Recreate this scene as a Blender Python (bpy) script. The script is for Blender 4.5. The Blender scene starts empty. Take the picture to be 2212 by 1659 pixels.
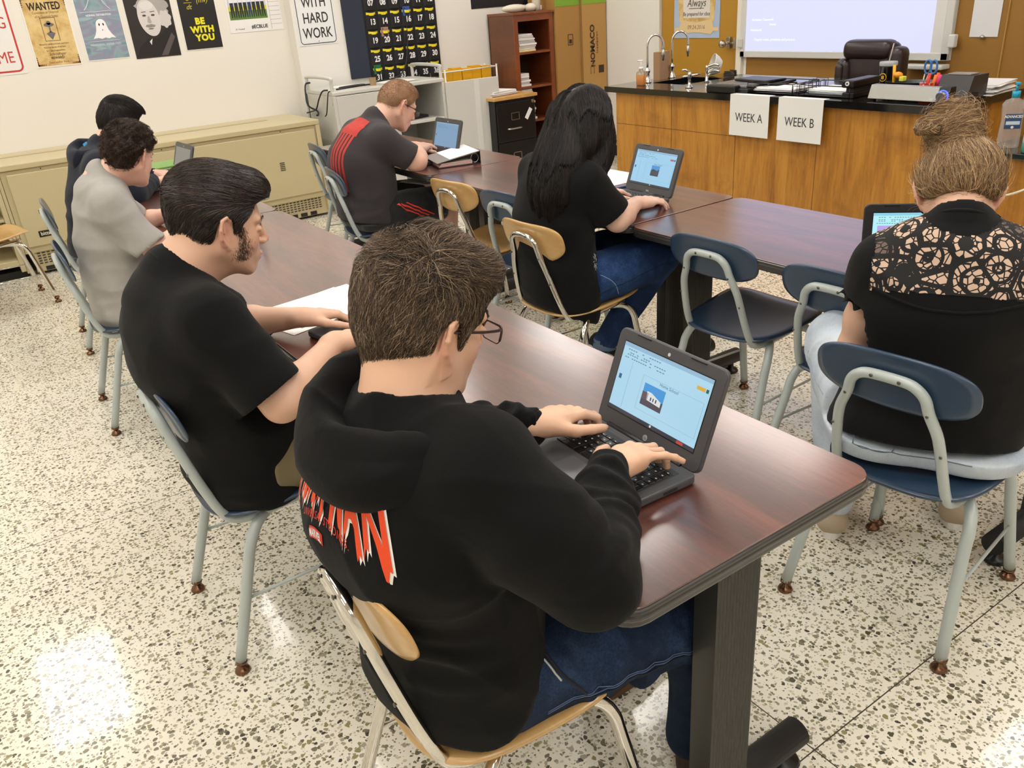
import bpy, bmesh, math, random
import numpy as np
from mathutils import Vector, Matrix, Euler
from mathutils.bvhtree import BVHTree
PI = math.pi
rnd = random.Random(7)
nrng = np.random.default_rng(5)
SC = bpy.context.scene
COL = SC.collection

def V(*a): return Vector(a)
def lin(c):
    return c/12.92 if c <= .04045 else ((c+.055)/1.055)**2.4
def hx(s, a=1.0):
    s = s.lstrip('#')
    return (lin(int(s[0:2],16)/255), lin(int(s[2:4],16)/255), lin(int(s[4:6],16)/255), a)

# ------------------------------------------------------------------ materials
def newmat(name):
    m = bpy.data.materials.new(name); m.use_nodes = True
    nt = m.node_tree; b = nt.nodes['Principled BSDF']
    return m, nt, b
def nd(nt, t, **kw):
    n = nt.nodes.new(t)
    for k, v in kw.items():
        if k.startswith('i_'):
            key = k[2:]
            n.inputs[int(key) if key.isdigit() else key.replace('_', ' ')].default_value = v
        else: setattr(n, k, v)
    return n
def lk(nt, a, b): nt.links.new(a, b)
def mixc(nt, fac, a, b, mode='MIX'):
    m = nt.nodes.new('ShaderNodeMix'); m.data_type = 'RGBA'; m.blend_type = mode
    for i, v in ((0, fac), (6, a), (7, b)):
        if hasattr(v, 'links'): lk(nt, v, m.inputs[i])
        else: m.inputs[i].default_value = v
    return m.outputs[2]
def math_(nt, op, a, b=0.0):
    m = nt.nodes.new('ShaderNodeMath'); m.operation = op
    for i, v in ((0, a), (1, b)):
        if hasattr(v, 'links'): lk(nt, v, m.inputs[i])
        else: m.inputs[i].default_value = v
    return m.outputs[0]
def ramp(nt, fac, stops, interp='LINEAR'):
    r = nt.nodes.new('ShaderNodeValToRGB'); r.color_ramp.interpolation = interp
    e = r.color_ramp.elements
    while len(e) < len(stops): e.new(.5)
    for i, (p, c) in enumerate(stops): e[i].position = p; e[i].color = c
    lk(nt, fac, r.inputs[0]); return r.outputs[0]
def coords(nt, scale=(1,1,1), rot=(0,0,0), kind='Object'):
    t = nt.nodes.new('ShaderNodeTexCoord'); mp = nt.nodes.new('ShaderNodeMapping')
    mp.inputs['Scale'].default_value = scale; mp.inputs['Rotation'].default_value = rot
    lk(nt, t.outputs[kind], mp.inputs[0]); return mp.outputs[0]
def geopos(nt, scale=(1,1,1)):
    t = nt.nodes.new('ShaderNodeNewGeometry'); mp = nt.nodes.new('ShaderNodeMapping')
    mp.inputs['Scale'].default_value = scale
    lk(nt, t.outputs['Position'], mp.inputs[0]); return mp.outputs[0]
def noise(nt, vec, scale, detail=3, rough=.5, dist=0):
    n = nd(nt, 'ShaderNodeTexNoise'); n.inputs['Scale'].default_value = scale
    n.inputs['Detail'].default_value = detail; n.inputs['Roughness'].default_value = rough
    n.inputs['Distortion'].default_value = dist
    lk(nt, vec, n.inputs['Vector']); return n.outputs[0]
def bump(nt, b, h, strength=.2, dist=.01):
    n = nd(nt, 'ShaderNodeBump'); n.inputs['Strength'].default_value = strength; n.inputs['Distance'].default_value = dist
    lk(nt, h, n.inputs['Height']); lk(nt, n.outputs[0], b.inputs['Normal'])
MC = {}
def P(col, rough=.5, metal=0.0, var=0.0, bmp=0.0, bscale=60, coat=0, spec=None, sheen=0, trans=0, alpha=1, emit=None, estr=0, sss=0):
    """plain principled material, slightly varied by object-space noise"""
    key = (col, rough, metal, var, bmp, bscale, coat, spec, sheen, trans, alpha, emit, estr, sss)
    if key in MC: return MC[key]
    m, nt, b = newmat('mat_' + col.strip('#'))
    c = hx(col); b.inputs['Base Color'].default_value = c
    b.inputs['Roughness'].default_value = rough; b.inputs['Metallic'].default_value = metal
    if coat: b.inputs['Coat Weight'].default_value = coat; b.inputs['Coat Roughness'].default_value = .15
    if spec is not None: b.inputs['Specular IOR Level'].default_value = spec
    if sheen: b.inputs['Sheen Weight'].default_value = sheen; b.inputs['Sheen Roughness'].default_value = .5
    if trans: b.inputs['Transmission Weight'].default_value = trans; b.inputs['IOR'].default_value = 1.4
    if alpha < 1: b.inputs['Alpha'].default_value = alpha
    if emit: b.inputs['Emission Color'].default_value = hx(emit); b.inputs['Emission Strength'].default_value = estr
    if sss: b.inputs['Subsurface Weight'].default_value = sss; b.inputs['Subsurface Scale'].default_value = .01; b.inputs['Subsurface Radius'].default_value = (1, .35, .2)
    if var or bmp:
        co = coords(nt)
        n = noise(nt, co, bscale, 4, .6)
        if var:
            d = tuple(x*(1-var) for x in c[:3]) + (1,); l = tuple(min(1, x*(1+var)) for x in c[:3]) + (1,)
            n2 = noise(nt, co, bscale*.25, 5, .65)
            lk(nt, mixc(nt, n2, d, l), b.inputs['Base Color'])
        if bmp: bump(nt, b, n, bmp, .004)
    MC[key] = m
    return m
def E(col, s=1.0):
    key = ('E', col, s)
    if key in MC: return MC[key]
    m, nt, b = newmat('glow_' + col.strip('#'))
    b.inputs['Base Color'].default_value = (0.02, 0.02, 0.02, 1); b.inputs['Roughness'].default_value = .25
    b.inputs['Emission Color'].default_value = hx(col); b.inputs['Emission Strength'].default_value = s
    MC[key] = m; return m

def wood(name, c1, c2, c3, scale=(1,1,1), rough=.35, coat=0, stretch=12, fine=90, band=3.0, bmp=.05):
    """streaky wood grain running along local Y"""
    m, nt, b = newmat(name)
    co = coords(nt, (scale[0], scale[1]/stretch, scale[2]))
    big = noise(nt, co, band, 4, .6, .6)
    fin = noise(nt, co, fine, 3, .7)
    f = math_(nt, 'ADD', math_(nt, 'MULTIPLY', big, .72), math_(nt, 'MULTIPLY', fin, .28))
    lk(nt, ramp(nt, f, [(.32, hx(c1)), (.5, hx(c2)), (.66, hx(c3))]), b.inputs['Base Color'])
    b.inputs['Roughness'].default_value = rough
    if coat: b.inputs['Coat Weight'].default_value = coat; b.inputs['Coat Roughness'].default_value = .2
    if bmp: bump(nt, b, fin, bmp, .002)
    return m

# ------------------------------------------------------------------ mesh builder
class MB:
    def __init__(s): s.v = []; s.f = []; s.sm = []
    def add(s, vs, fs, smooth=False, M=None):
        o = len(s.v)
        if M is not None: vs = [M @ Vector(p) for p in vs]
        s.v += [tuple(p) for p in vs]; s.f += [tuple(i+o for i in f) for f in fs]; s.sm += [smooth]*len(fs)
        return s
    def box(s, x0, x1, y0, y1, z0, z1, M=None, bv=0):
        if bv: return s.rbox(x0, x1, y0, y1, z0, z1, bv, M)
        vs = [(x, y, z) for x in (x0, x1) for y in (y0, y1) for z in (z0, z1)]
        fs = [(0,1,3,2),(4,6,7,5),(0,4,5,1),(2,3,7,6),(0,2,6,4),(1,5,7,3)]
        return s.add(vs, fs, False, M)
    def rbox(s, x0, x1, y0, y1, z0, z1, r, M=None, seg=2):
        bm = bmesh.new()
        bmesh.ops.create_cube(bm, size=1)
        for v in bm.verts: v.co = Vector(((x0+x1)/2+v.co.x*(x1-x0), (y0+y1)/2+v.co.y*(y1-y0), (z0+z1)/2+v.co.z*(z1-z0)))
        r = min(r, .49*min(abs(x1-x0), abs(y1-y0), abs(z1-z0)))
        bmesh.ops.bevel(bm, geom=bm.edges[:], offset=r, segments=seg, profile=.5, affect='EDGES')
        bm.verts.index_update()
        vs = [v.co.copy() for v in bm.verts]; fs = [[v.index for v in f.verts] for f in bm.faces]
        bm.free(); return s.add(vs, fs, False, M)
    def prism(s, pts, z0, z1, M=None, bv=0, seg=2):
        """closed 2D outline (x,y) extruded z0..z1"""
        bm = bmesh.new()
        n = len(pts)
        a = [bm.verts.new((p[0], p[1], z0)) for p in pts]
        f = bm.faces.new(a); 
        r = bmesh.ops.extrude_face_region(bm, geom=[f])
        for v in [g for g in r['geom'] if isinstance(g, bmesh.types.BMVert)]: v.co.z = z1
        bmesh.ops.recalc_face_normals(bm, faces=bm.faces[:])
        if bv:
            ed = [e for e in bm.edges if abs(e.verts[0].co.z - e.verts[1].co.z) < 1e-7]
            bmesh.ops.bevel(bm, geom=ed, offset=bv, segments=seg, profile=.5, affect='EDGES')
        bm.verts.index_update()
        s.add([v.co.copy() for v in bm.verts], [[v.index for v in f.verts] for f in bm.faces], False, M); bm.free(); return s
    def lathe(s, prof, n=24, M=None, cap=True, smooth=True):
        """profile [(r,z)] revolved about z"""
        vs = []; fs = []
        for r, z in prof:
            for i in range(n):
                a = 2*PI*i/n; vs.append((r*math.cos(a), r*math.sin(a), z))
        for k in range(len(prof)-1):
            for i in range(n):
                j = (i+1) % n; fs.append((k*n+i, k*n+j, (k+1)*n+j, (k+1)*n+i))
        s.add(vs, fs, smooth, M)
        if cap:
            o = len(s.v) - len(vs)
            for k, rev in ((0, True), (len(prof)-1, False)):
                if prof[k][0] > 1e-5:
                    f = [o+k*n+i for i in range(n)]
                    s.f.append(tuple(reversed(f)) if rev else tuple(f)); s.sm.append(False)
        return s
    def cyl(s, p0, p1, r0, r1=None, n=16, cap=True):
        r1 = r0 if r1 is None else r1
        p0 = Vector(p0); p1 = Vector(p1); d = p1-p0
        M = Matrix.Translation(p0) @ d.to_track_quat('Z', 'Y').to_matrix().to_4x4()
        return s.lathe([(r0, 0), (r1, d.length)], n, M, cap)
    def tube(s, path, r, n=12, cap=True, closed=False, sub=0, flat=None):
        """sweep a circle (or ellipse flat=(a,b)) along a path; sub>0 rounds it with catmull-rom"""
        P_ = [Vector(p) for p in path]
        rs = r if isinstance(r, (list, tuple)) else [r]*len(P_)
        if sub:
            Q = []; R_ = []
            m = len(P_)
            for i in range(m-1 if not closed else m):
                a = P_[(i-1) % m] if (closed or i > 0) else P_[0]*2-P_[1]
                b = P_[i]; c = P_[(i+1) % m]
                d = P_[(i+2) % m] if (closed or i < m-2) else P_[-1]*2-P_[-2]
                for k in range(sub):
                    t = k/sub
                    Q.append(.5*((2*b)+(c-a)*t+(2*a-5*b+4*c-d)*t*t+(3*b-a-3*c+d)*t**3))
                    R_.append(rs[i]*(1-t)+rs[(i+1) % m]*t)
            if not closed: Q.append(P_[-1]); R_.append(rs[-1])
            P_ = Q; rs = R_
        m = len(P_)
        T = []
        for i in range(m):
            if closed: t = P_[(i+1) % m]-P_[(i-1) % m]
            else: t = P_[min(i+1, m-1)]-P_[max(i-1, 0)]
            T.append(t.normalized())
        up = Vector((0, 0, 1)) if abs(T[0].z) < .9 else Vector((1, 0, 0))
        N = (up - T[0]*up.dot(T[0])).normalized()
        vs = []
        for i in range(m):
            if i:
                N = N - T[i]*N.dot(T[i]); N.normalize()
            B = T[i].cross(N)
            fa, fb = flat if flat else (1, 1)
            for k in range(n):
                a = 2*PI*k/n
                vs.append(P_[i] + (N*math.cos(a)*fa + B*math.sin(a)*fb)*rs[i])
        fs = []
        for i in range(m if closed else m-1):
            for k in range(n):
                l = (k+1) % n; j = (i+1) % m
                fs.append((i*n+k, i*n+l, j*n+l, j*n+k))
        s.add(vs, fs, True)
        if cap and not closed:
            o = len(s.v)-len(vs)
            s.f.append(tuple(o+k for k in reversed(range(n)))); s.sm.append(False)
            s.f.append(tuple(o+(m-1)*n+k for k in range(n))); s.sm.append(False)
        return s
    def ball(s, c, r, n=16, sc=(1,1,1), M=None):
        T = Matrix.Translation(Vector(c)) @ Matrix.Diagonal((sc[0], sc[1], sc[2], 1))
        if M is not None: T = M @ T
        k = n//2
        return s.lathe([(r*math.sin(PI*i/k) if 0 < i < k else 1e-6, -r*math.cos(PI*i/k)) for i in range(k+1)], n, T, False)
    def grid(s, fn, nu, nv, smooth=True):
        vs = [fn(u/(nu-1), v/(nv-1)) for u in range(nu) for v in range(nv)]
        fs = [(u*nv+v, (u+1)*nv+v, (u+1)*nv+v+1, u*nv+v+1) for u in range(nu-1) for v in range(nv-1)]
        return s.add(vs, fs, smooth)
    def quad(s, a, b, c, d): return s.add([a, b, c, d], [(0, 1, 2, 3)])
    def build(s, name, mat, parent=None, loc=None, rotz=None, **tags):
        me = bpy.data.meshes.new(name)
        me.from_pydata(s.v, [], s.f); me.update()
        me.polygons.foreach_set('use_smooth', s.sm)
        o = bpy.data.objects.new(name, me); COL.objects.link(o)
        for mm in (mat if isinstance(mat, (list, tuple)) else [mat]): me.materials.append(mm)
        if parent is not None: o.parent = parent
        if loc is not None: o.location = loc
        if rotz is not None: o.rotation_euler[2] = rotz
        for k, v in tags.items(): o[k] = v
        return o

def tag(o, label, cat, group=None, kind=None):
    o['label'] = label; o['category'] = cat
    if group: o['group'] = group
    if kind: o['kind'] = kind
    return o
def struct(o): o['kind'] = 'structure'; return o
def thing(name, label, cat, loc=(0,0,0), rotz=0, group=None):
    o = bpy.data.objects.new(name, None); COL.objects.link(o)
    o.empty_display_size = .05
    o.location = loc; o.rotation_euler = (0, 0, rotz)
    return tag(o, label, cat, group)
def dup(root, loc=None, rotz=None, label=None, group=None):
    def rec(o, par):
        c = o.copy(); COL.objects.link(c)
        if par is not None: c.parent = par
        for ch in list(o.children): rec(ch, c)
        return c
    r = rec(root, None)
    if loc is not None: r.location = loc
    if rotz is not None: r.rotation_euler = (0, 0, rotz)
    if label: r['label'] = label
    if group: r['group'] = group
    return r
def T3(x, y, z): return Matrix.Translation((x, y, z))
def RX(a): return Matrix.Rotation(a, 4, 'X')
def RY(a): return Matrix.Rotation(a, 4, 'Y')
def RZ(a): return Matrix.Rotation(a, 4, 'Z')
def frame(o, u, v, w):
    """matrix taking local x,y,z to directions u,v,w at origin o"""
    M = Matrix.Identity(4)
    for i, d in enumerate((u, v, w)):
        for r in range(3): M[r][i] = d[r]
    for r in range(3): M[r][3] = o[r]
    return M
def rrect(w, h, r, n=5, cx=0, cy=0, radii=None):
    out = []
    rr = radii or (r, r, r, r)
    for k, (sx, sy) in enumerate(((1,1), (-1,1), (-1,-1), (1,-1))):
        q = rr[k]
        for i in range(n+1):
            a = PI/2*k + PI/2*i/n
            out.append((cx+sx*(w/2-q)+q*math.cos(a), cy+sy*(h/2-q)+q*math.sin(a)))
    return out
_tc = {}
def textmesh(txt, size, M, extr=0.0006, bold=0.0, shear=0, sx=1.0, align='CENTER', res=3, space=1.0):
    """text as raw geometry (verts, faces) in the plane of M; cap height ~ size"""
    key = (txt, bold, shear, align, res, space, extr > 0)
    if key not in _tc:
        c = bpy.data.curves.new('t', 'FONT'); c.body = txt; c.size = 1.0; c.align_x = align; c.align_y = 'CENTER'
        c.extrude = .01 if extr else 0; c.offset = bold; c.shear = shear; c.resolution_u = res; c.space_character = space; c.space_line = .9
        o = bpy.data.objects.new('t', c); COL.objects.link(o)
        dg = bpy.context.evaluated_depsgraph_get(); dg.update()
        me = bpy.data.meshes.new_from_object(o.evaluated_get(dg))
        _tc[key] = ([v.co.copy() for v in me.vertices], [tuple(p.vertices) for p in me.polygons])
        bpy.data.meshes.remove(me); bpy.data.objects.remove(o); bpy.data.curves.remove(c)
    vs, fs = _tc[key]
    k = size/.7
    return [M @ Vector((v.x*k*sx, v.y*k, v.z*(extr/.01 if extr else 0))) for v in vs], fs
def text(name, txt, size, M, mat, parent=None, **kw):
    vs, fs = textmesh(txt, size, M, **kw)
    return MB().add(vs, fs).build(name, mat, parent)

# ------------------------------------------------------------------ common materials
M_gray = P('#b3bcb9', .3, coat=.3, var=.04, bscale=9)
M_grayd = P('#8f9a9c', .35, coat=.2, var=.04, bscale=9)
M_chrome = P('#d9d6d0', .09, 1.0)
M_steel = P('#b9b2a6', .3, 1.0)
M_glide = P('#7a5a44', .25, .9)
M_blue = P('#26384d', .3, coat=.35, var=.10, bscale=14)
M_tan = wood('mat_tan_ply', '#b98e52', '#c9a063', '#d3ae74', (1,1,1), .3, .5, 7, 60, 5)
M_black = P('#0d0d0e', .35, var=.1, bscale=30)
M_blackm = P('#161616', .6, bmp=.2, bscale=300)
M_white = P('#e9e7e1', .5)
M_paper = P('#f0efec', .8)
M_beige = P('#c3b68f', .38, var=.03, bscale=5, bmp=.03)
M_beiged = P('#a89b76', .45)
M_dark = P('#1c1a18', .6)
M_edge = P('#2c2a28', .3, coat=.3, bmp=.05, bscale=40)
M_cart = P('#cbcac3', .42, var=.02, bscale=12)
M_screw = P('#6a675f', .3, .9)

LIGHT = 10.0
BOARD = 1.05
# ------------------------------------------------------------------ room shell
XW = 5.68      # wall with the door and the projection board
YB = 7.23      # wall with the posters
YC = 7.10      # its continuation past the pilaster edge
XL = -3.2; YF = -3.4; ZC = 3.0
def mat_terrazzo():
    m, nt, b = newmat('mat_terrazzo')
    g = geopos(nt)
    warp = nd(nt, 'ShaderNodeTexNoise'); warp.inputs['Scale'].default_value = 70; warp.inputs['Detail'].default_value = 2
    lk(nt, g, warp.inputs['Vector'])
    wv = nd(nt, 'ShaderNodeVectorMath', operation='SCALE'); lk(nt, warp.outputs['Color'], wv.inputs[0]); wv.inputs['Scale'].default_value = .012
    va = nd(nt, 'ShaderNodeVectorMath', operation='ADD'); lk(nt, g, va.inputs[0]); lk(nt, wv.outputs[0], va.inputs[1])
    base = mixc(nt, noise(nt, g, 1.1, 4, .6), hx('#ebe5d3'), hx('#f4f0e4'))
    base = mixc(nt, math_(nt, 'MULTIPLY', noise(nt, g, 240, 2, .5), .30), base, hx('#d3cbb5'))
    def layer(col, sc, thr, stops, off, prob):
        mp = nd(nt, 'ShaderNodeMapping'); mp.inputs['Location'].default_value = (off, off*2, off); lk(nt, va.outputs[0], mp.inputs[0])
        vo = nd(nt, 'ShaderNodeTexVoronoi'); vo.inputs['Scale'].default_value = sc; vo.inputs['Randomness'].default_value = 1
        vo.voronoi_dimensions = '2D'
        lk(nt, mp.outputs[0], vo.inputs['Vector'])
        sep = nd(nt, 'ShaderNodeSeparateColor'); lk(nt, vo.outputs['Color'], sep.inputs[0])
        lim = math_(nt, 'MULTIPLY', sep.outputs[0], thr)
        mask = math_(nt, 'LESS_THAN', vo.outputs['Distance'], lim)
        gate = math_(nt, 'LESS_THAN', sep.outputs[1], prob)
        mask = math_(nt, 'MULTIPLY', mask, gate)
        c = ramp(nt, sep.outputs[2], stops, 'CONSTANT')
        return mixc(nt, mask, col, c)
    col = layer(base, 110, .52, [(0, hx('#c9c1a6')), (.35, hx('#9b9479')), (.65, hx('#b0ab9c')), (.85, hx('#7b7566'))], 3.3, .7)
    col = layer(col, 74, .50, [(0, hx('#8d8770')), (.3, hx('#a7a08b')), (.5, hx('#6c6756')), (.75, hx('#8f8a5e')), (.9, hx('#4b4640'))], 9.1, .50)
    col = layer(col, 50, .34, [(0, hx('#7b7660')), (.5, hx('#a29c88')), (.8, hx('#59543f'))], 17.7, .35)
    # worn and waxed patches
    col = mixc(nt, ramp(nt, noise(nt, g, .55, 4, .6), [(.48, (0,0,0,1)), (.75, (.22,.22,.22,1))]), col, hx('#d8b98a'), 'MULTIPLY')
    # divider strips every 2.1 m
    sp = nd(nt, 'ShaderNodeSeparateXYZ'); lk(nt, g, sp.inputs[0])
    def line(o, off):
        a = math_(nt, 'ADD', o, off); a = math_(nt, 'DIVIDE', a, 2.1); a = math_(nt, 'FRACT', math_(nt, 'ADD', a, 100.5))
        a = math_(nt, 'ABSOLUTE', math_(nt, 'SUBTRACT', a, .5)); return math_(nt, 'LESS_THAN', a, .0016/2.1)
    ln = math_(nt, 'MAXIMUM', line(sp.outputs[0], -1.206), line(sp.outputs[1], -.755))
    col = mixc(nt, ln, col, hx('#4e463c'))
    lk(nt, col, b.inputs['Base Color'])
    lk(nt, ramp(nt, noise(nt, g, 2.3, 3, .5), [(.3, (.16,.16,.16,1)), (.7, (.27,.27,.27,1))]), b.inputs['Roughness'])
    b.inputs['Coat Weight'].default_value = .5; b.inputs['Coat Roughness'].default_value = .05
    bump(nt, b, noise(nt, g, 45, 2, .5), .06, .001)
    return m
def mat_wall(name, c1, c2):
    m, nt, b = newmat(name); g = geopos(nt)
    lk(nt, mixc(nt, noise(nt, g, .9, 4, .6), hx(c1), hx(c2)), b.inputs['Base Color'])
    b.inputs['Roughness'].default_value = .55
    bump(nt, b, noise(nt, g, 130, 3, .6), .08, .002)
    return m
M_wall = mat_wall('mat_wall_cream', '#e6e1d8', '#eae6de')
M_wall2 = mat_wall('mat_wall_white', '#e4e1d9', '#eae7e0')
M_mustard = mat_wall('mat_mustard_paint', '#a97c22', '#b88a2c')
M_must_wall = mat_wall('mat_mustard_wall', '#8f6526', '#a0752e')
M_ceil = mat_wall('mat_ceiling', '#dcd8cd', '#e6e2d8')

def mk_room():
    struct(MB().box(XL-.2, XW+.2, YF-.2, YB+.2, -.1, 0).build('floor', mat_terrazzo()))
    struct(MB().box(XL-.2, XW+.2, YF-.2, YB+.2, ZC, ZC+.1).build('ceiling', M_ceil))
    struct(MB().box(XL-.2, 2.715, YB, YB+.2, 0, ZC).build('wall_back', M_wall))
    struct(MB().box(2.715, XW+.2, YC, YB+.2, 0, ZC).build('wall_back_alcove', M_wall2))
    struct(MB().box(XL-.2, XL, YF-.2, YB+.2, 0, ZC).build('wall_left', M_wall2))
    struct(MB().box(XL-.2, XW+.2, YF-.2, YF, 0, ZC).build('wall_front', M_wall2))
    # right wall: white part left of the door, mustard part behind the board; opening for the door
    DY0, DY1 = 4.985, 5.905
    w = MB().box(XW, XW+.2, DY1, YC, 0, ZC); w.box(XW, XW+.2, DY0, DY1, 2.13, ZC); w.box(XW, XW+.2, 4.90, DY0, 0, ZC)
    struct(w.build('wall_right', M_wall2))
    struct(MB().box(XW, XW+.2, YF, 4.90, 0, ZC).build('wall_right_mustard', M_must_wall))
    t = MB().box(XW-.012, XW, 2.848, 2.853, 0, ZC)
    struct(t.build('trim_1', P('#b8924a', .5)))
    struct(MB().box(XW-.03, XW, 4.93, 4.99, 0, 2.19, bv=.004).build('trim_2', P('#e6e1d2', .45)))
    struct(MB().box(XW-.02, XW, 5.90, 5.925, 0, 2.19, bv=.004).build('trim_3', P('#e9e5d8', .45)))
    struct(MB().box(XW-.015, XW, 5.925, YC, 0, .10, bv=.003).build('baseboard_right', M_dark))
    struct(MB().box(2.715, XW, YC-.015, YC, 0, .10, bv=.003).build('baseboard_back', M_dark))
    d = struct(MB().box(XW+.02, XW+.06, DY0+.004, DY1-.004, .01, 2.125).build('door_1', M_mustard))
    k = MB()
    k.cyl((XW+.02, 5.10, 1.06), (XW-.045, 5.10, 1.06), .016); k.ball((XW-.07, 5.10, 1.06), .032)
    k.box(XW-.01, XW+.03, 5.075, 5.115, 1.02, 1.11, bv=.006)
    k.cyl((XW+.0, 5.09, 1.06), (XW-.01, 4.99, 1.055), .011)
    k.build('door_knob', M_steel, d)
    h = MB().box(XW-.02, XW+.02, 4.99, 5.03, 1.02, 1.10, bv=.004).build('latch_plate', M_steel, d)
mk_room()

# ------------------------------------------------------------------ tables
M_lam = None
def mat_laminate():
    m, nt, b = newmat('mat_mahogany_laminate')
    co = geopos(nt)
    mp = nd(nt, 'ShaderNodeMapping'); mp.inputs['Scale'].default_value = (1, .10, 1); lk(nt, co, mp.inputs[0])
    big = noise(nt, mp.outputs[0], 11, 4, .55, 1.2)
    fin = noise(nt, mp.outputs[0], 130, 3, .75)
    wide = noise(nt, mp.outputs[0], 2.6, 3, .5, .5)
    f = math_(nt, 'ADD', math_(nt, 'ADD', math_(nt, 'MULTIPLY', big, .45), math_(nt, 'MULTIPLY', fin, .25)), math_(nt, 'MULTIPLY', wide, .30))
    lk(nt, ramp(nt, f, [(.34, hx('#33150f')), (.46, hx('#4d2118')), (.56, hx('#66301f')), (.68, hx('#7a402c'))]), b.inputs['Base Color'])
    b.inputs['Roughness'].default_value = .36; b.inputs['Specular IOR Level'].default_value = .65
    b.inputs['Coat Weight'].default_value = 1.0; b.inputs['Coat Roughness'].default_value = .17; b.inputs['Coat IOR'].default_value = 1.65
    bump(nt, b, noise(nt, co, 420, 2, .5), .12, .0006)
    return m
M_lam = mat_laminate()
def mk_table(name='classroom_table', label='', group=None, L=1.52, W=.606):
    t = thing(name, label, 'table', (0,0,0), 0, group)
    r = .045
    MB().prism(rrect(W-.006, L-.006, r), .7365, .740, bv=.001).build('tabletop', M_lam, t)
    e = MB().prism(rrect(W, L, r+.003), .704, .7368, bv=.006, seg=3)
    e.prism(rrect(W+.003, L+.003, r+.003), .716, .728, bv=.004)
    e.build('edge_band', M_edge, t)
    MB().box(-.03, .03, -L/2+.08, L/2-.08, .66, .704).build('center_rail', M_blackm, t)
    for sy in (-1, 1):
        y = sy*(L/2-.075)
        c = MB()
        # fluted column
        pts = []
        w, d = .108, .052
        n = 13
        for i in range(n*4+1):
            x = -w/2+w*i/(n*4); pts.append((x, -d/2-.0022*(.5-.5*math.cos(2*PI*i/4))))
        for i in range(n*4+1):
            x = w/2-w*i/(n*4); pts.append((x, d/2+.0022*(.5-.5*math.cos(2*PI*i/4))))
        c.prism([(p[0], p[1]+y) for p in pts], .06, .70)
        lg = c.build('leg', P('#35342f', .38, .3, coat=.2), t)
        f = MB().cyl((-.25, y, .072), (.25, y, .072), .032, n=20)
        f.build('foot_bar', M_blackm, lg)
        for sx in (-1, 1): MB().lathe([(.03, 0), (.033, .006), (.028, .016), (.012, .02), (.012, .045)], 18, T3(sx*.215, y, 0)).build('foot_pad', M_black, lg)
    return t
TABS = [(.914, .70+.76, 'wine-brown classroom table nearest the camera, with the open grey laptop on it'),
        (.914, 2.222+.76, 'middle wine-brown table of the left row, white paper lying on it'),
        (.914, 3.744+.76, 'far wine-brown table of the left row, near the beige wall heater'),
        (2.355, 2.30-.762, 'right-row table lit violet by the projection, second row nearest the camera'),
        (2.355, 2.30+.762, 'right-row table beneath the long-haired student, between two table seams'),
        (2.355, 3.824+.762, 'right-row table farthest from the camera, with the open ring binder on it')]
t0 = None
for x, y, lb in TABS:
    t0 = mk_table(label=lb, group='wine-brown tables in two rows') if t0 is None else dup(t0, label=lb)
    t0.location = (x, y, 0)
TABLE_Z = .740

# ------------------------------------------------------------------ chairs
def shell(mb, outline, fz, th, rings=9, n=64, M=None):
    """dished panel: outline(a)->(x,y), top height fz(x,y), rounded rim"""
    top = []; bot = []
    for k in range(rings+1):
        t = k/rings
        for i in range(n):
            x, y = outline(2*PI*i/n)
            e = 0
            if k == rings: e = th*.5
            top.append((x*t, y*t, fz(x*t, y*t)-e*.5)); bot.append((x*t*.995, y*t*.995, fz(x*t, y*t)-th+e*.5))
    vs = top+bot; N = (rings+1)*n; fs = []
    for k in range(rings):
        for i in range(n):
            j = (i+1) % n
            fs.append((k*n+i, (k+1)*n+i, (k+1)*n+j, k*n+j))
            fs.append((N+k*n+j, N+(k+1)*n+j, N+(k+1)*n+i, N+k*n+i))
    k = rings
    for i in range(n):
        j = (i+1) % n; fs.append((k*n+i, N+k*n+i, N+k*n+j, k*n+j))
    mb.add(vs, fs, True, M); return mb
def superell(a, b, p, taper=0):
    def f(t):
        c, s = math.cos(t), math.sin(t)
        r = (abs(c)**p+abs(s)**p)**(-1/p)
        x = a*r*c; y = b*r*s*(1+taper*c)
        return x, y
    return f
M_blueback = P('#2b4058', .32, coat=.35, var=.12, bscale=10)
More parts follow.
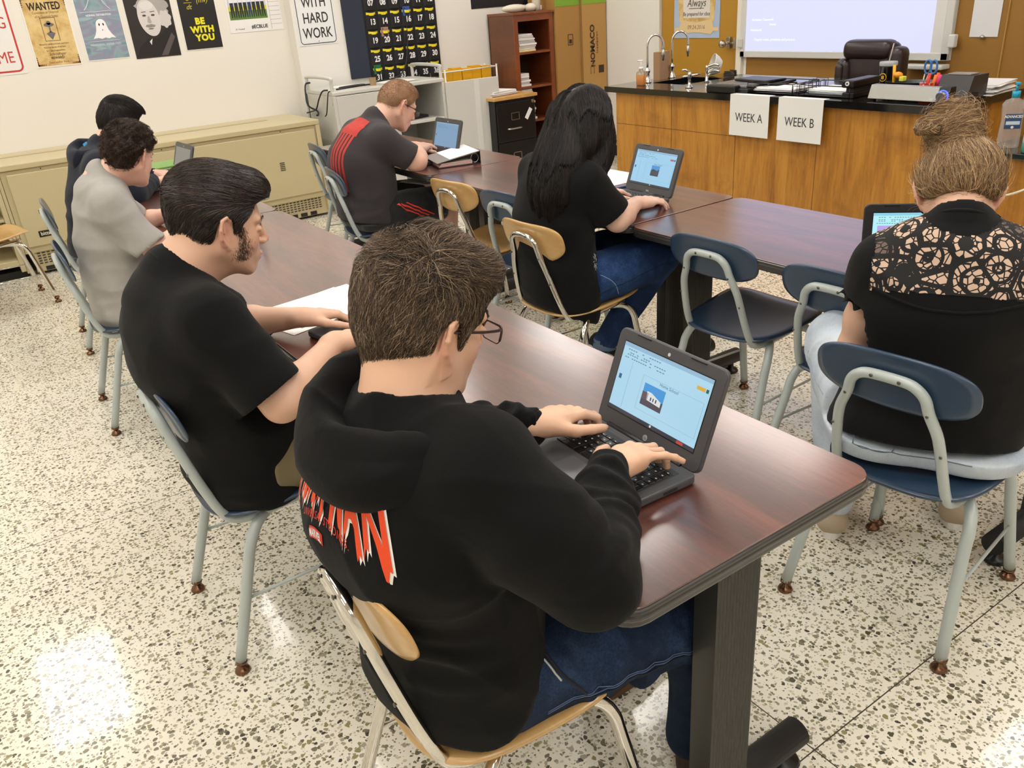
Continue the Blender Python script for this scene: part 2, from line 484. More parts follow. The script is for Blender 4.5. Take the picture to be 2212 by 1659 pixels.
def make_chair(kind, label):
    """local frame: faces +x, centre of footprint at origin"""
    t = thing('classroom_chair', label, 'chair')
    blue = kind == 'blue'
    fm = M_gray if blue else M_chrome
    sm = M_blueback if blue else M_tan
    # seat
    so = superell(.205, .205, 3.6, .10)
    def sz(x, y):
        d = .434 + .020*(x/.2) + .012*(y/.2)**2 + .012*(x/.2)**2
        if x > .12: d -= ((x-.12)/.085)**2*.020
        return d + (.0 if blue else .002)
    MB_ = MB(); shell(MB_, so, lambda x, y: sz(x, y), .012 if blue else .011, 12, 72, T3(.02, 0, 0))
    MB_.build('seat', sm, t)
    # backrest: panel in the (y,z) plane, leaning back, curved round the back
    if blue: bo = superell(.076, .190, 2.7); zc = .710
    else:
        def bo(a):
            x, y = superell(.078, .180, 3.4)(a)
            if x < 0: y *= 1-.30*(x/.078)**2
            return x, y
        zc = .712
    lean = math.radians(13)
    B = T3(-.213, 0, zc) @ RY(-lean) @ Matrix(((0, 0, 1, 0), (0, 1, 0, 0), (1, 0, 0, 0), (0, 0, 0, 1)))
    # local (x->z up, y->y, z->x forward)
    bk = MB(); shell(bk, bo, lambda x, y: (.30 if blue else .8)*y*y + 1.1*x*x*(1 if x > 0 else .4)*(-.35) + .006, .011, 10, 72, B)
    bk.build('backrest', sm, t)
    bw = .082 if blue else .066
    ztop = .727 if blue else .742
    # back frame: one bent tube, up one side, over, down the other and forward under the seat
    def bx(z): return -.226-(z-.675)*math.tan(lean)
    path = [(.16, .135, .413), (.06, .145, .408), (-.07, .148, .400), (-.125, .140, .402), (-.155, .136, .43),
            (bx(.50)+.004, .130 if blue else .122, .50), (bx(.60), .118 if blue else .10, .60), (bx(.66), bw+.014, .66), (bx(ztop-.03), bw+.004, ztop-.03), (bx(ztop-.008), bw-.016, ztop-.008), (bx(ztop)+.001, bw-.045, ztop)]
    path = path + [(p[0], -p[1], p[2]) for p in reversed(path)]
    MB().tube(path, .0125 if blue else .0115, 14, sub=5).build('back_frame', fm, t)
    lr = .0145 if blue else .0135
    for sy in (1, -1):
        for nm, pts in (('rear', [(.05, .06*sy, .398), (-.03, .125*sy, .396), (-.085, .168*sy, .388), (-.118, .186*sy, .345), (-.14, .19*sy, .28), (-.22, .212*sy, .03)]),
                        ('front', [(.02, .06*sy, .400), (.09, .115*sy, .398), (.145, .150*sy, .390), (.175, .163*sy, .35), (.192, .168*sy, .28), (.245, .188*sy, .03)])):
            lg = MB().tube(pts, lr, 14, sub=5).build('leg', fm, t)
            p = pts[-1]
            g = MB().lathe([(.019, 0), (.021, .004), (.017, .012), (.008, .017), (.008, .03)], 16, T3(p[0], p[1], 0))
            g.tube([(p[0]+.001*0, p[1], .026), (p[0]+(.003 if nm == 'rear' else -.003), p[1], .036)], .0155, 14)
            g.build('foot_glide', M_glide, lg)
        MB().tube([(-.165, .197*sy, .20), (.212, .177*sy, .19)], .0045, 8).build('stretcher', fm, t)
    MB().box(-.06, .09, -.135, .135, .394, .412, bv=.004).build('seat_bracket', fm if blue else M_steel, t)
    for sy in (1, -1):
        for z, yy in ((.66, bw+.014), (.56, .130 if blue else .11)):
            MB().ball((bx(z)-.0125, yy*sy, z), .0042, 8, (.5, 1, 1)).build('rivet', M_screw, t)
        MB().ball((bx(ztop)-.0125, .032*sy, ztop+.001), .0048, 8, (.5, 1, 1)).build('rivet', M_screw, t)
    return t
BL = make_chair('blue', 'x'); TN = make_chair('tan', 'x')
used = {}
def chair(kind, x, y, deg, label, group=None):
    src = BL if kind == 'blue' else TN
    if kind in used: c = dup(src)
    else: c = src; used[kind] = 1
    c.location = (x, y, 0); c.rotation_euler = (0, 0, math.radians(deg)); c['label'] = label
    c['group'] = group or ('blue plastic classroom chairs with grey frames' if kind == 'blue' else 'tan plywood classroom chairs with chrome frames')
    return c
chair('tan', .553, 1.035, -3, 'tan plywood chair with chrome frame under the student in the black printed hoodie')
chair('blue', .48, 2.03, 0, 'blue chair with grey frame under the student in the black t-shirt with slicked hair')
chair('blue', .505, 3.73, -3, 'blue chair with grey frame under the student in the light grey t-shirt')
chair('blue', .59, 4.82, -4, 'blue chair with grey frame under the student in the navy hoodie')
chair('blue', .72, 2.95, 4, 'empty blue chair between the grey t-shirt student and the slicked-hair student')
chair('tan', 1.95, 2.52, 3, 'tan plywood chair with chrome frame under the long-haired student')
chair('blue', 2.20, 3.05, 4, 'empty blue chair left of the long-haired student, behind her tan chair')
chair('tan', 2.16, 3.46, 6, 'empty tan plywood chair with chrome frame near the ring binder')
chair('blue', 2.25, 1.88, 2, 'empty blue chair with a dark glossy seat, right of the long-haired student')
chair('blue', 2.232, 1.38, 2, 'empty blue chair pushed in just left of the student with the hair bun')
chair('blue', 1.83, .955, 6, 'blue chair with light grey frame under the student with the blond hair bun')
chair('blue', 1.93, 4.25, -9, 'blue chair with grey frame under the student in dark grey t-shirt and glasses')
chair('blue', 2.22, 5.20, -6, 'empty blue chair beside the heater, behind the student in glasses')
chair('tan', .09, 5.93, 8, 'pale tan chair with thin chrome legs at the left edge, before the heater')
# ------------------------------------------------------------------ things on the back wall
def wallM(x, z, y, w=None):
    """local frame on a Y=const wall seen from the room: local x -> +X, local y -> +Z, local z -> -Y"""
    return frame((x, y, z), (1, 0, 0), (0, 0, 1), (0, -1, 0))
def poster(name, label, x0, x1, z0, h, y, col, margin=0, mcol='#efece4', curl=.004):
    t = thing(name, label, 'poster', ((x0+x1)/2, y, z0+h/2)); t.rotation_euler = (PI/2, 0, 0)
    w = x1-x0
    MB().box(-w/2, w/2, -h/2, h/2, .001, .0035).build('sheet', P(mcol, .45), t)
    if margin: MB().box(-w/2+margin, w/2-margin, -h/2+margin, h/2-margin, .0035, .0042).build('print', col if not isinstance(col, str) else P(col, .4, var=.15, bscale=14), t)
    return t, w, h
def flat(nm, t, pts, mat, z=.0048, th=.0006): return MB().prism(pts, z, z+th).build(nm, mat, t)
def blob(cx, cy, a, b, n=24, rot=0, f=None):
    out = []
    for i in range(n):
        th = 2*PI*i/n; k = f(th) if f else 1
        x, y = a*math.cos(th)*k, b*math.sin(th)*k
        out.append((cx+x*math.cos(rot)-y*math.sin(rot), cy+x*math.sin(rot)+y*math.cos(rot)))
    return out
def stroke(nm, t, pts, r, mat, z=.0052):
    return MB().tube([(p[0], p[1], z) for p in pts], r, 6, sub=3, flat=(.3, 1) if 0 else None).build(nm, mat, t)
def rect(x0, x1, y0, y1): return [(x0, y0), (x1, y0), (x1, y1), (x0, y1)]
# red bordered sign (cut by the left edge of the frame)
t, w, h = poster('poster', 'white poster with red border and red capitals, leftmost on the wall', .30, .715, 1.288, .60, YB, '', 0, '#e8e6e4')
R1 = P('#c2372e', .5)
def frame_ring(nm, t, w, h, off, th, r, mat, z=.0036):
    mb = MB(); o = rrect(w-2*off, h-2*off, r, 6); i = rrect(w-2*off-2*th, h-2*off-2*th, max(r-th, .002), 6)
    n = len(o); vs = [(p[0], p[1], z) for p in o]+[(p[0], p[1], z) for p in i]
    vs += [(p[0], p[1], z+.0008) for p in o]+[(p[0], p[1], z+.0008) for p in i]
    fs = []
    for k in range(n):
        j = (k+1) % n; fs += [(2*n+k, 2*n+j, 3*n+j, 3*n+k), (k, j, 2*n+j, 2*n+k)]
    return mb.add(vs, fs).build(nm, mat, t)
frame_ring('border', t, w, h, .014, .012, .04, R1)
for s_, y in (('NG', .035), ('Y', -.08), ('ME', -.19)):
    text('lettering', s_, .075, T3({'NG': .098, 'Y': .062, 'ME': .098}[s_], y, .0036), R1, t, sx=.80, bold=.0)
# old-west parchment
def mat_parch():
    m, nt, b = newmat('mat_parchment'); co = coords(nt)
    n = noise(nt, co, 9, 5, .65)
    lk(nt, ramp(nt, n, [(.3, hx('#b98f4c')), (.5, hx('#d8bb7d')), (.7, hx('#e4cd97'))]), b.inputs['Base Color']); b.inputs['Roughness'].default_value = .5
    return m
t, w, h = poster('poster', 'tan old-west poster headed WANTED, beside the red-lettered sign', .787, 1.087, 1.312, .47, YB, mat_parch(), .008)
BK = P('#241a12', .5); BR = P('#5a3d1e', .5)
text('headline', 'WANTED', .048, T3(0, .165, .0044), BK, t, sx=.72, bold=.03)
text('lettering', 'Conviction or Disproof', .016, T3(0, .126, .0044), BR, t, sx=.8)
text('lettering', 'of its Quantum Status', .015, T3(0, .100, .0044), BR, t, sx=.8)
frame_ring('picture_frame', t, .098, .155, 0, .003, .001, BR, .0044).location = (0, .015, 0)
gy = P('#6d6a6c', .5)
flat('figure', t, blob(0, .045, .033, .013), gy); flat('figure', t, blob(0, .057, .014, .014), gy)
flat('figure', t, [(-.004, .035), (.004, .035), (.006, -.005), (-.006, -.005)], gy)
flat('figure', t, [(-.03, -.012), (.0, .002), (.03, -.012), (.0, -.055)], gy)
for i, (s_, sz) in enumerate((('Wanted for deciding and state experiment', .011), ('More than the fate of one feline', .011), ('for a state in superposition', .011))):
    text('lettering', s_, sz, T3(0, -.082-.022*i, .0044), BR, t, sx=.72)
text('signature', 'Schrodinger', .018, T3(.005, -.150, .0044), BR, t, shear=.4, sx=.9)
text('lettering', 'REWARD', .016, T3(0, -.176, .0044), BK, t, sx=.9, bold=.02)
text('lettering', 'Dead and/or Alive', .014, T3(0, -.205, .0044), P('#8a4a20', .5), t, sx=.9)
for sx in (-1, 1):
    for sy in (-1, 1):
        mb = MB()
        for k in range(5):
            a = k/4; mb.prism(blob(sx*(.136-a*.045), sy*(.222-.004), .008*(1-a*.6), .006), .0048, .0054)
            mb.prism(blob(sx*.138, sy*(.218-a*.05), .005, .008*(1-a*.6)), .0048, .0054)
        mb.build('corner_ornament', P('#7a4a20', .5), t)
# statistics ghost poster
def mat_waves():
    m, nt, b = newmat('mat_poster_waves'); co = coords(nt, (1, 1.6, 1), (0, 0, .5))
    n = noise(nt, co, 4.5, 2, .4, 1.6)
    lk(nt, ramp(nt, n, [(.3, hx('#6f8a97')), (.42, hx('#8ba7ad')), (.5, hx('#948ea8')), (.58, hx('#7c96a2')), (.7, hx('#a9bfc4'))]), b.inputs['Base Color']); b.inputs['Roughness'].default_value = .4
    return m
t, w, h = poster('poster', 'blue-violet poster with a bell curve above a white ghost', 1.133, 1.434, 1.325, .47, YB, mat_waves(), .006)
WH = P('#efeff2', .5)
def bell(x): return math.exp(-(x/.055)**2*.9)
stroke('curve_line', t, [(-.09+.18*i/24, .098+.135*bell(-.09+.18*i/24)) for i in range(25)], .0022, WH)
stroke('axis_line', t, [(-.125, .095), (0, .096), (.125, .097)], .0015, WH)
text('lettering', 'NORMAL DISTRIBUTION', .013, T3(0, .072, .0044), WH, t, sx=.85, bold=.02)
gh = []
for i in range(21):
    a = PI*i/20; gh.append((.036*math.cos(a)*-1, .020+.030*math.sin(a)))
gh = [(-.038, .0), *gh, (.038, .0)]
g = [(-.075, -.085), (-.055, -.06), (-.042, -.03)] + [(-.036*math.cos(PI*i/16), .005+.040*math.sin(PI*i/16)) for i in range(17)] + [(.044, -.03), (.060, -.06), (.083, -.088), (.055, -.083), (.035, -.09), (.01, -.082), (-.015, -.09), (-.04, -.082)]
flat('ghost', t, list(reversed(g)), WH)
for bx_, by, a, b in ((-.013, .008, .005, .009), (.015, .008, .005, .009), (.002, -.03, .003, .004)): flat('ghost_eye', t, blob(bx_, by, a, b), BK, .0056)
stroke('axis_line', t, [(-.12, -.105), (0, -.104), (.12, -.103)], .0013, WH)
text('lettering', 'PARANORMAL DISTRIBUTION', .013, T3(.0, -.128, .0044), P('#d6d3e2', .5), t, sx=.85)
# monochrome portrait print: plain generic stand-in
t, w, h = poster('poster', 'black and white portrait poster of a white-haired person in dark coat', 1.475, 1.81, 1.308, .47, YB, '#2b2523', .002, '#2b2523')
gr = lambda c: P(c, .45)
flat('coat', t, [(-.16, -.225), (.16, -.225), (.16, -.02), (.10, -.03), (.02, -.10), (-.05, -.10), (-.12, -.15)], gr('#1b1817'), .0044)
flat('hair', t, blob(.028, .115, .118, .100, 40, 0, lambda a: 1+.07*math.sin(9*a)+.05*math.sin(17*a+1)), gr('#a9a4a2'), .0049)
flat('hair', t, blob(.105, .03, .045, .06, 30, 0, lambda a: 1+.1*math.sin(7*a)), gr('#cfcac8'), .0053)
flat('face', t, blob(-.01, .045, .078, .130, 36, .12), gr('#d4cfcd'), .0057)
flat('face_shade', t, blob(-.012, .13, .05, .03, 24), gr('#dedad8'), .0061)
for ex in (-.042, .022):
    flat('eye', t, blob(ex, .062, .014, .007), gr('#4a4341'), .0066)
    flat('brow', t, [(ex-.018, .082), (ex+.018, .085), (ex+.016, .091), (ex-.016, .088)], gr('#6e6765'), .0066)
flat('nose', t, [(-.018, .055), (-.006, .055), (.003, .012), (-.012, .004), (-.028, .014)], gr('#aca6a4'), .0066)
flat('moustache', t, blob(-.012, -.012, .036, .012, 24, 0, lambda a: 1+.1*math.sin(6*a)), gr('#8e8886'), .0066)
flat('mouth', t, blob(-.012, -.032, .020, .004), gr('#544c4a'), .0066)
flat('lapel', t, [(.02, -.225), (.07, -.225), (.15, -.10), (.13, -.07)], gr('#57504d'), .0052)
flat('collar', t, [(-.045, -.12), (-.02, -.10), (-.035, -.145)], gr('#dad6d2'), .0052)
# black and yellow physics pun
t, w, h = poster('poster', 'black poster with yellow fraction and the words BE WITH YOU', 1.858, 2.153, 1.331, .47, YB, '#1b1a1a', .006)
YL = P('#e6df22', .45); YM = P('#c9b92a', .5)
text('lettering', 'd', .035, T3(-.065, .135, .0044), YM, t, shear=.3); text('lettering', 'dt', .035, T3(-.062, .075, .0044), YM, t, shear=.3)
flat('fraction_bar', t, rect(-.095, -.035, .104, .108), YM)
text('lettering', '(mv)', .036, T3(.045, .118, .0044), YM, t, shear=.3, sx=.95)
flat('fraction_bar', t, rect(-.0, .10, .166, .172), YM)
text('lettering', 'may the', .02, T3(0, .20, .0044), YM, t)
for s_, x, y in (('BE', .0, -.030), ('WITH', .008, -.090), ('YOU', .018, -.150)): text('lettering', s_, .044, T3(x, y, .0044), YL, t, bold=.055, sx=1.02, space=1.12)
# team schedule
t, w, h = poster('team_schedule', 'team photo schedule sheet marked #ECBLUE with a column of boxes', 2.231, 2.675, 1.428, .36, YB, '', 0, '#eceae8')
t['category'] = 'poster'
flat('photo_sky', t, rect(-.205, .105, .0, .17), P('#c9cdd0', .5), .0037)
flat('photo_field', t, rect(-.205, .105, -.085, .0), P('#5d7f36', .5, var=.3, bscale=40), .0037)
flat('photo_field_bright', t, rect(-.205, .105, -.02, .012), P('#c9c520', .5, var=.2, bscale=30), .0040)
for i in range(8):
    x = -.175+.036*i; mb = MB()
    mb.prism(blob(x, .118, .010, .012), .0045, .005); jersey = MB().prism([(x-.016, .04), (x+.016, .04), (x+.019, .10), (x-.019, .10)], .0045, .0051)
    mb.build('player_head', P('#8d5f4a', .6), t); jersey.build('player_shirt', P('#e4e6ee', .6) if i != 4 else P('#dfe2f2', .6), t)
    MB().prism([(x-.014, -.07), (x-.006, -.07), (x, -.01), (x+.006, -.07), (x+.014, -.07), (x+.014, .045), (x-.014, .045)], .0045, .0050).build('player_trousers', P('#22345f' if i == 4 else '#26262a', .6), t)
text('lettering', '#ECBLUE', .026, T3(.025, -.145, .0037), P('#31343c', .5), t, bold=.03, sx=.9)
text('lettering', 'EC Football', .011, T3(-.14, -.155, .0037), P('#31343c', .5), t)
for k in range(9): flat('table_line', t, rect(.125, .215, .13-.033*k, .1315-.033*k), P('#44464c', .5), .0037)
flat('table_line', t, rect(.124, .1255, -.17, .17), P('#44464c', .5), .0037)
# WITH HARD WORK
t, w, h = poster('wall_sign', 'white sign with black rounded border reading WITH HARD WORK', 2.745, 3.085, 1.285, .50, YC, '', 0, '#e6e7e8')
t['category'] = 'sign'
BL_ = P('#2c2b2b', .5)
frame_ring('border', t, w, h, .010, .006, .03, BL_)
for s_, y in (('WITH', .075), ('HARD', -.045), ('WORK', -.160)): text('lettering', s_, .078, T3(0, y, .0036), BL_, t, sx=.74, bold=.012)
MB().cyl((0, -.222, .0035), (0, -.222, .006), .005).build('screw', M_steel, t)
# dark space poster behind the bookcase
t, w, h = poster('poster', 'dark star-field poster behind the objects on the bookcase', 4.445, 5.10, 1.455, .5, YC, mat_waves(), .0, '#16161c')
def mat_stars():
    m, nt, b = newmat('mat_star_print'); co = coords(nt)
    n = noise(nt, co, 40, 4, .7)
    lk(nt, ramp(nt, n, [(.5, hx('#17161b')), (.68, hx('#2a2b36')), (.78, hx('#8d9aa6'))]), b.inputs['Base Color']); b.inputs['Roughness'].default_value = .4
    return m
MB().box(-w/2+.01, w/2-.01, -h/2+.01, h/2-.01, .0035, .0042).build('print', mat_stars(), t)
# navy board and the numbered pocket chart
tag(MB().box(3.155, 4.0, YC-.021, YC-.002, .985, 2.0, bv=.004).build('pin_board', P('#252c3d', .75, bmp=.2, bscale=250)), 'dark navy fabric board on the white wall behind the pocket chart', 'board')
pc = thing('pocket_chart', 'black hanging chart of numbered pockets with yellow rims', 'pocket chart', (3.351, YC-.021, .955)); pc.rotation_euler = (PI/2, 0, 0)
PW, PH = .1155, .149
MB().box(-.01, PW*6+.01, .0, 1.05, 0, .003).build('backing', P('#131315', .8, bmp=.2, bscale=300), pc)
npk = P('#1a191c', .75, bmp=.25, bscale=250); nyl = P('#e3d21c', .6); nwh = P('#e9e9ea', .5)
num = 37
for r in range(6):
    for c in range(6):
        n_ = 36-6*r-(5-c)
        if n_ < 1: continue
        x0 = c*PW+.006; y0 = r*PH-.035
        pts = [(x0, y0), (x0+PW-.012, y0), (x0+PW-.008, y0+PH-.04), (x0-.002, y0+PH-.04)]
        pk = MB()
        def gp(u, v, x0=x0, y0=y0):
            return (x0+u*(PW-.012), y0+v*(PH-.035), .004+.018*math.sin(PI*u)**.6*(0.35+.65*v)+.001)
        pk.grid(gp, 9, 5); 
        p_ = pk.build('pocket', npk, pc)
        ry = MB().grid(lambda u, v: (x0+.008+u*(PW-.028), y0+PH-.037+v*.022-(.006*math.sin(PI*u)), .005+.019*math.sin(PI*u)**.6), 9, 3)
        ry.build('pocket_rim', nyl, p_)
        text('pocket_number', '%02d' % n_, .045, T3(x0+PW*.47, y0+.055, .0245), nwh, p_, bold=.03, sx=.85)
# things tucked in pockets
def phone(nm, lb, c, r, col, w=.07, h=.075):
    t = thing(nm, lb, 'phone', (3.351+(c+.45)*PW, YC-.03, .955+r*PH+.085)); t.rotation_euler = (PI/2, 0, 0)
    MB().box(-w/2, w/2, -h/2, h/2, .001, .010, bv=.003).build('body', P(col, .3), t)
    MB().ball((-w/2+.015, h/2-.015, .0105), .006, 10, (1, 1, .3)).build('camera_lens', M_black, t)
    return t
phone('phone', 'blue phone sticking out of a pocket above number 16', 3, 3, '#2b4f9c')
phone('phone', 'dusty pink phone with round ring grip in the pocket numbered 20', 1, 2, '#a07a6c')
phone('phone', 'black phone in bright green case at the bottom left pocket', 0, 0, '#1f6a3a')

# ------------------------------------------------------------------ beige wall heater
YR = 6.545
ht = thing('wall_heater', 'long beige metal wall heater under the posters', 'heater', (0, YR, 0))
MB().box(.30, 2.56, .02, YB-YR-.001, .16, .725, bv=.004).build('body', M_beige, ht)
MB().box(.12, 2.58, 0, YB-YR-.001, .727, .765, bv=.006).build('top', M_beige, ht)
MB().box(.335, 2.53, .002, .022, .205, .70, bv=.005).build('front_panel', M_beige, ht, label='wide beige front panel')
MB().box(2.545, 2.58, .0, .66, .05, .727, bv=.005).build('end_panel', M_beige, ht)
g = MB()
for x0, x1 in ((.2, .95), (1.25, 2.30)):
    MB().box(x0, x1, .40, .47, .7655, .768, bv=.001).build('air_outlet', P('#b7a981', .45), ht)
g = MB().box(.34, 2.56, .035, .05, .02, .165)
g.build('kick_panel', M_beige, ht)
lv = MB(); lt = MB()
for i in range(70):
    x = .37+i*.031
    if x > 2.5: break
    for k in range(5): lt.box(x, x+.020, .0305, .0355, .074+.018*k, .081+.018*k)
lt.build('louvre_slots', P('#3a352a', .7), ht)
for i in range(26):
    x = .40+.083*i
    if x+.05 < 2.5: MB().box(x, x+.055, .030, .0355, .024, .052).build('vent_opening', M_dark, ht)
sl = MB()
for k in range(5): sl.box(2.20, 2.24, -.0005, .003, .42+.014*k, .426+.014*k)
sl.build('vent_slits', P('#3b3423', .7), ht)
pl = MB().box(.418, .540, -.002, .004, .262, .305, bv=.001).build('name_plate', P('#17150f', .4), ht)
text('lettering', 'bittaire', .024, frame((.479, -.0022, .284), (1, 0, 0), (0, 0, 1), (0, -1, 0)), P('#d9d4bd', .5), pl, bold=.02)
for x in (.55, 1.35, 2.25): MB().cyl((x, .001, .715), (x, -.003, .715), .004).build('screw', M_dark, ht)
# open shelf cabinet left of the heater
sh = thing('shelf_unit', 'beige metal open shelf unit at the left end of the heater', 'shelf unit', (0, YR, 0))
for nm, a in (('side_panel', (-1.2, -1.17, 0, .66, .05, .725)), ('side_panel', (.245, .275, 0, .66, .05, .725)), ('back_panel', (-1.17, .245, .62, .65, .05, .725)), ('shelf', (-1.17, .245, .02, .62, .40, .42)), ('bottom_shelf', (-1.17, .245, .0, .62, .10, .135)), ('top', (-1.2, .118, 0, .684, .727, .765))):
    MB().box(*a, bv=.004).build(nm, M_beige, sh)
MB().box(-1.2, .29, .06, .60, 0, .05).build('plinth', M_dark, sh)
MB().box(.277, .298, .01, .66, .03, .725, bv=.003).build('filler_panel', M_beige, sh)

# ------------------------------------------------------------------ white charging cart with open door
CX0, CX1, CY0, CY1 = 2.70, 3.72, 6.47, 7.03
ct = thing('laptop_cart', 'white metal laptop cart with its door swung open', 'cart', (0, 0, 0))
CZ = .955
MB().box(CX0, CX1, CY0, CY1, CZ-.03, CZ, bv=.006).build('top', M_cart, ct)
MB().box(CX0, CX0+.025, CY0, CY1, .12, CZ-.03, bv=.003).build('side_panel', M_cart, ct)
MB().box(CX1-.025, CX1, CY0, CY1, .12, CZ-.03, bv=.003).build('side_panel', M_cart, ct)
MB().box(CX0, CX1, CY1-.02, CY1, .12, CZ-.03).build('back_panel', M_cart, ct)
MB().box(CX0+.025, CX0+.53, CY0-.003, CY0+.02, .14, CZ-.035, bv=.004).build('closed_door', M_cart, ct)
for z in (.12, .38, .62): MB().box(CX0+.53, CX1-.025, CY0+.01, CY1-.02, z, z+.025, bv=.003).build('shelf', M_cart, ct)
MB().box(CX0+.53, CX0+.56, CY0, CY0+.03, .14, CZ-.03).build('upright', M_cart, ct)
MB().box(3.45, 3.48, CY0+.2, CY0+.22, .64, CZ-.03).build('upright', P('#a9a69d', .5), ct)
pg = MB()
for i in range(14):
    for k in range(3): pg.box(CX0-.0012, CX0+.001, CY0+.08+.03*i, CY0+.085+.03*i, .22+.14*k, .29+.14*k)
pg.build('side_perforation', P('#8e8c85', .6), ct)
# open door panel
ang = math.radians(-8)
D = T3(CX1, CY0, 0) @ RZ(ang)
MB().box(0, .50, -.022, 0, .14, CZ-.035, M=D, bv=.004).build('open_door', M_cart, ct)
MB().box(.26, .31, -.026, -.022, .15, CZ-.04, M=D).build('door_channel', P('#d9d8d2', .4), ct)
for x in (CX0+.012, CX1-.012):
    MB().tube([(x, CY0+.03, CZ-.1), (x, CY0+.03, CZ+.06), (x, CY0+.06, CZ+.10), (x, CY1-.06, CZ+.10), (x, CY1-.03, CZ+.06), (x, CY1-.03, CZ-.1)], .014, 12, sub=5).build('handle', M_cart, ct)
for x in (CX0+.06, CX1-.06):
    for y in (CY0+.06, CY1-.06):
        cs = MB().cyl((x-.014, y, .05), (x+.014, y, .05), .05, n=20); cs.build('caster', M_black, ct)
        MB().box(x-.02, x+.02, y-.02, y+.02, .09, .125).build('caster_fork', M_steel, ct)
def cable(name, label, pts, r, mat=None, parent=None, cat='cable', group=None):
    o = MB().tube(pts, r, 8, sub=6).build(name, mat or M_black, parent)
    if parent is None: tag(o, label, cat, group)
    return o
cable('power_cable', 'black power cable looping down the left end of the cart', [(2.72, 6.95, 1.01), (2.68, 6.96, 1.0), (2.655, 6.93, .92), (2.65, 6.9, .84), (2.68, 6.80, .80), (2.66, 6.74, .775), (2.64, 6.72, .775)], .007)
cable('power_cable', 'black power cable sagging beside the cart handle', [(2.72, 6.60, .965), (2.68, 6.62, .96), (2.655, 6.66, .90), (2.66, 6.76, .82), (2.665, 6.90, .79), (2.66, 6.98, .776)], .006)
cable('power_cable', 'black power cable hanging straight behind the heater end', [(2.70, 6.52, .962), (2.675, 6.50, .95), (2.655, 6.50, .87), (2.65, 6.53, .80), (2.655, 6.58, .775)], .005)
cable('power_cable', 'long black cable coiled across the cart top up to the chart', [(2.80, 6.62, CZ+.006), (2.95, 6.66, CZ+.006), (3.10, 6.72, CZ+.008), (3.02, 6.78, CZ+.006), (2.88, 6.74, CZ+.006), (2.92, 6.66, CZ+.012), (3.15, 6.70, CZ+.006), (3.30, 6.86, CZ+.007), (3.50, 6.96, CZ+.007), (3.62, 6.99, CZ+.06), (3.70, 7.04, CZ+.20), (3.74, 7.065, CZ+.42), (3.76, 7.065, CZ+.7)], .006)
def sheets(name, label, x, y, z, w, d, n, deg=0, cat='papers', cols=('#f0efea',), jit=.01, th=.0012, group=None):
    t = thing(name, label, cat, (x, y, z), math.radians(deg), group)
    for i in range(n):
        M = T3(rnd.uniform(-jit, jit), rnd.uniform(-jit, jit), th*i*1.05) @ RZ(rnd.uniform(-jit, jit)*4)
        MB().box(-w/2, w/2, -d/2, d/2, 0.0004, th, M=M).build('sheet', P(cols[i % len(cols)], .8), t)
    return t
sheets('loose_papers', 'white loose papers spread on top of the cart', 3.38, 6.68, CZ+.0005, .28, .21, 5, 20, jit=.03)
sheets('loose_papers', 'white sheet under the coiled cable on the cart', 2.98, 6.86, CZ+.0005, .22, .15, 2, -5)
tag(MB().lathe([(.024, 0), (.030, .06), (.030, .062), (.024, .006)], 20, cap=False).box(-.02, .02, -.02, .02, 0, .004).build('paper_cup', P('#a58a63', .7), None, (3.13, 6.62, CZ)), 'small tan cup standing on the white cart top', 'cup')
lp = thing('closed_laptop', 'closed black laptop lying on the cart shelf', 'laptop', (3.42, 6.66, .647), .25)
MB().box(-.16, .16, -.11, .11, 0, .012, bv=.003).build('base', M_black, lp); MB().box(-.16, .16, -.11, .11, .0125, .021, bv=.003).build('lid', M_black, lp)
cable('charger_cable', 'black charger cable heaped on the closed laptop in the cart', [(3.40+.05*math.cos(i*1.1)+.002*i, 6.69+.035*math.sin(i*1.1), .677+.002*i) for i in range(16)], .005)
cable('charger_cable', 'thin black cable dangling over the cart shelf edge', [(3.25, 6.60, .655), (3.24, 6.50, .655), (3.24, 6.462, .62), (3.26, 6.455, .55), (3.22, 6.455, .50)], .003)

# ------------------------------------------------------------------ filing cabinet, wire basket, bookcase, cardboard box
fc = thing('filing_cabinet', 'black two-drawer filing cabinet with light wooden top', 'cabinet', (4.16, 6.30, 0), 0)
MB().box(-.06, .37, 0, .54, 0, .725, bv=.004).build('body', M_black, fc)
MB().box(-.08, .39, -.02, .56, .725, .752, bv=.003).build('wooden_top', wood('mat_oak_top', '#b98848', '#c99a58', '#d6a968', (1,1,1), .4, .2, 8, 60, 6), fc)
for z0, z1 in ((.04, .36), (.375, .70)):
    dr = MB().box(-.05, .36, -.014, 0, z0, z1, bv=.004).build('drawer', M_black, fc)
    frame_o = MB(); cx, cz = .14, z1-.12
    for a in ((-.045, .045, .026, .032), (-.045, .045, -.032, -.026), (-.045, -.038, -.032, .032), (.038, .045, -.032, .032)):
        frame_o.box(cx+a[0], cx+a[1], -.019, -.014, cz+a[2], cz+a[3])
    frame_o.build('label_holder', M_steel, dr)
    MB().tube([(.05, -.014, cz-.10), (.055, -.036, cz-.10), (.14, -.04, cz-.10), (.185, -.036, cz-.10), (.19, -.014, cz-.10)], .007, 8, sub=4).build('handle', M_steel, dr)
MB().cyl((.335, -.014, .685), (.335, -.024, .685), .014).build('lock', M_steel, fc)
st = MB().box(-.018, .018, -.0165, -.014, -.05, .05, M=T3(.285, 0, .585) @ RY(.6)).build('sticker', M_paper, fc)
sheets('paper_stack', 'pile of white papers on the wooden cabinet top', 4.26, 6.50, .7525, .28, .22, 9, 12, cols=('#e9e6e2', '#e6dfe2', '#f0eeea'), th=.004, jit=.015)
wb = thing('wire_basket', 'white wire basket rack holding yellow boxes behind the cart door', 'basket', (4.25, 6.98, .0))
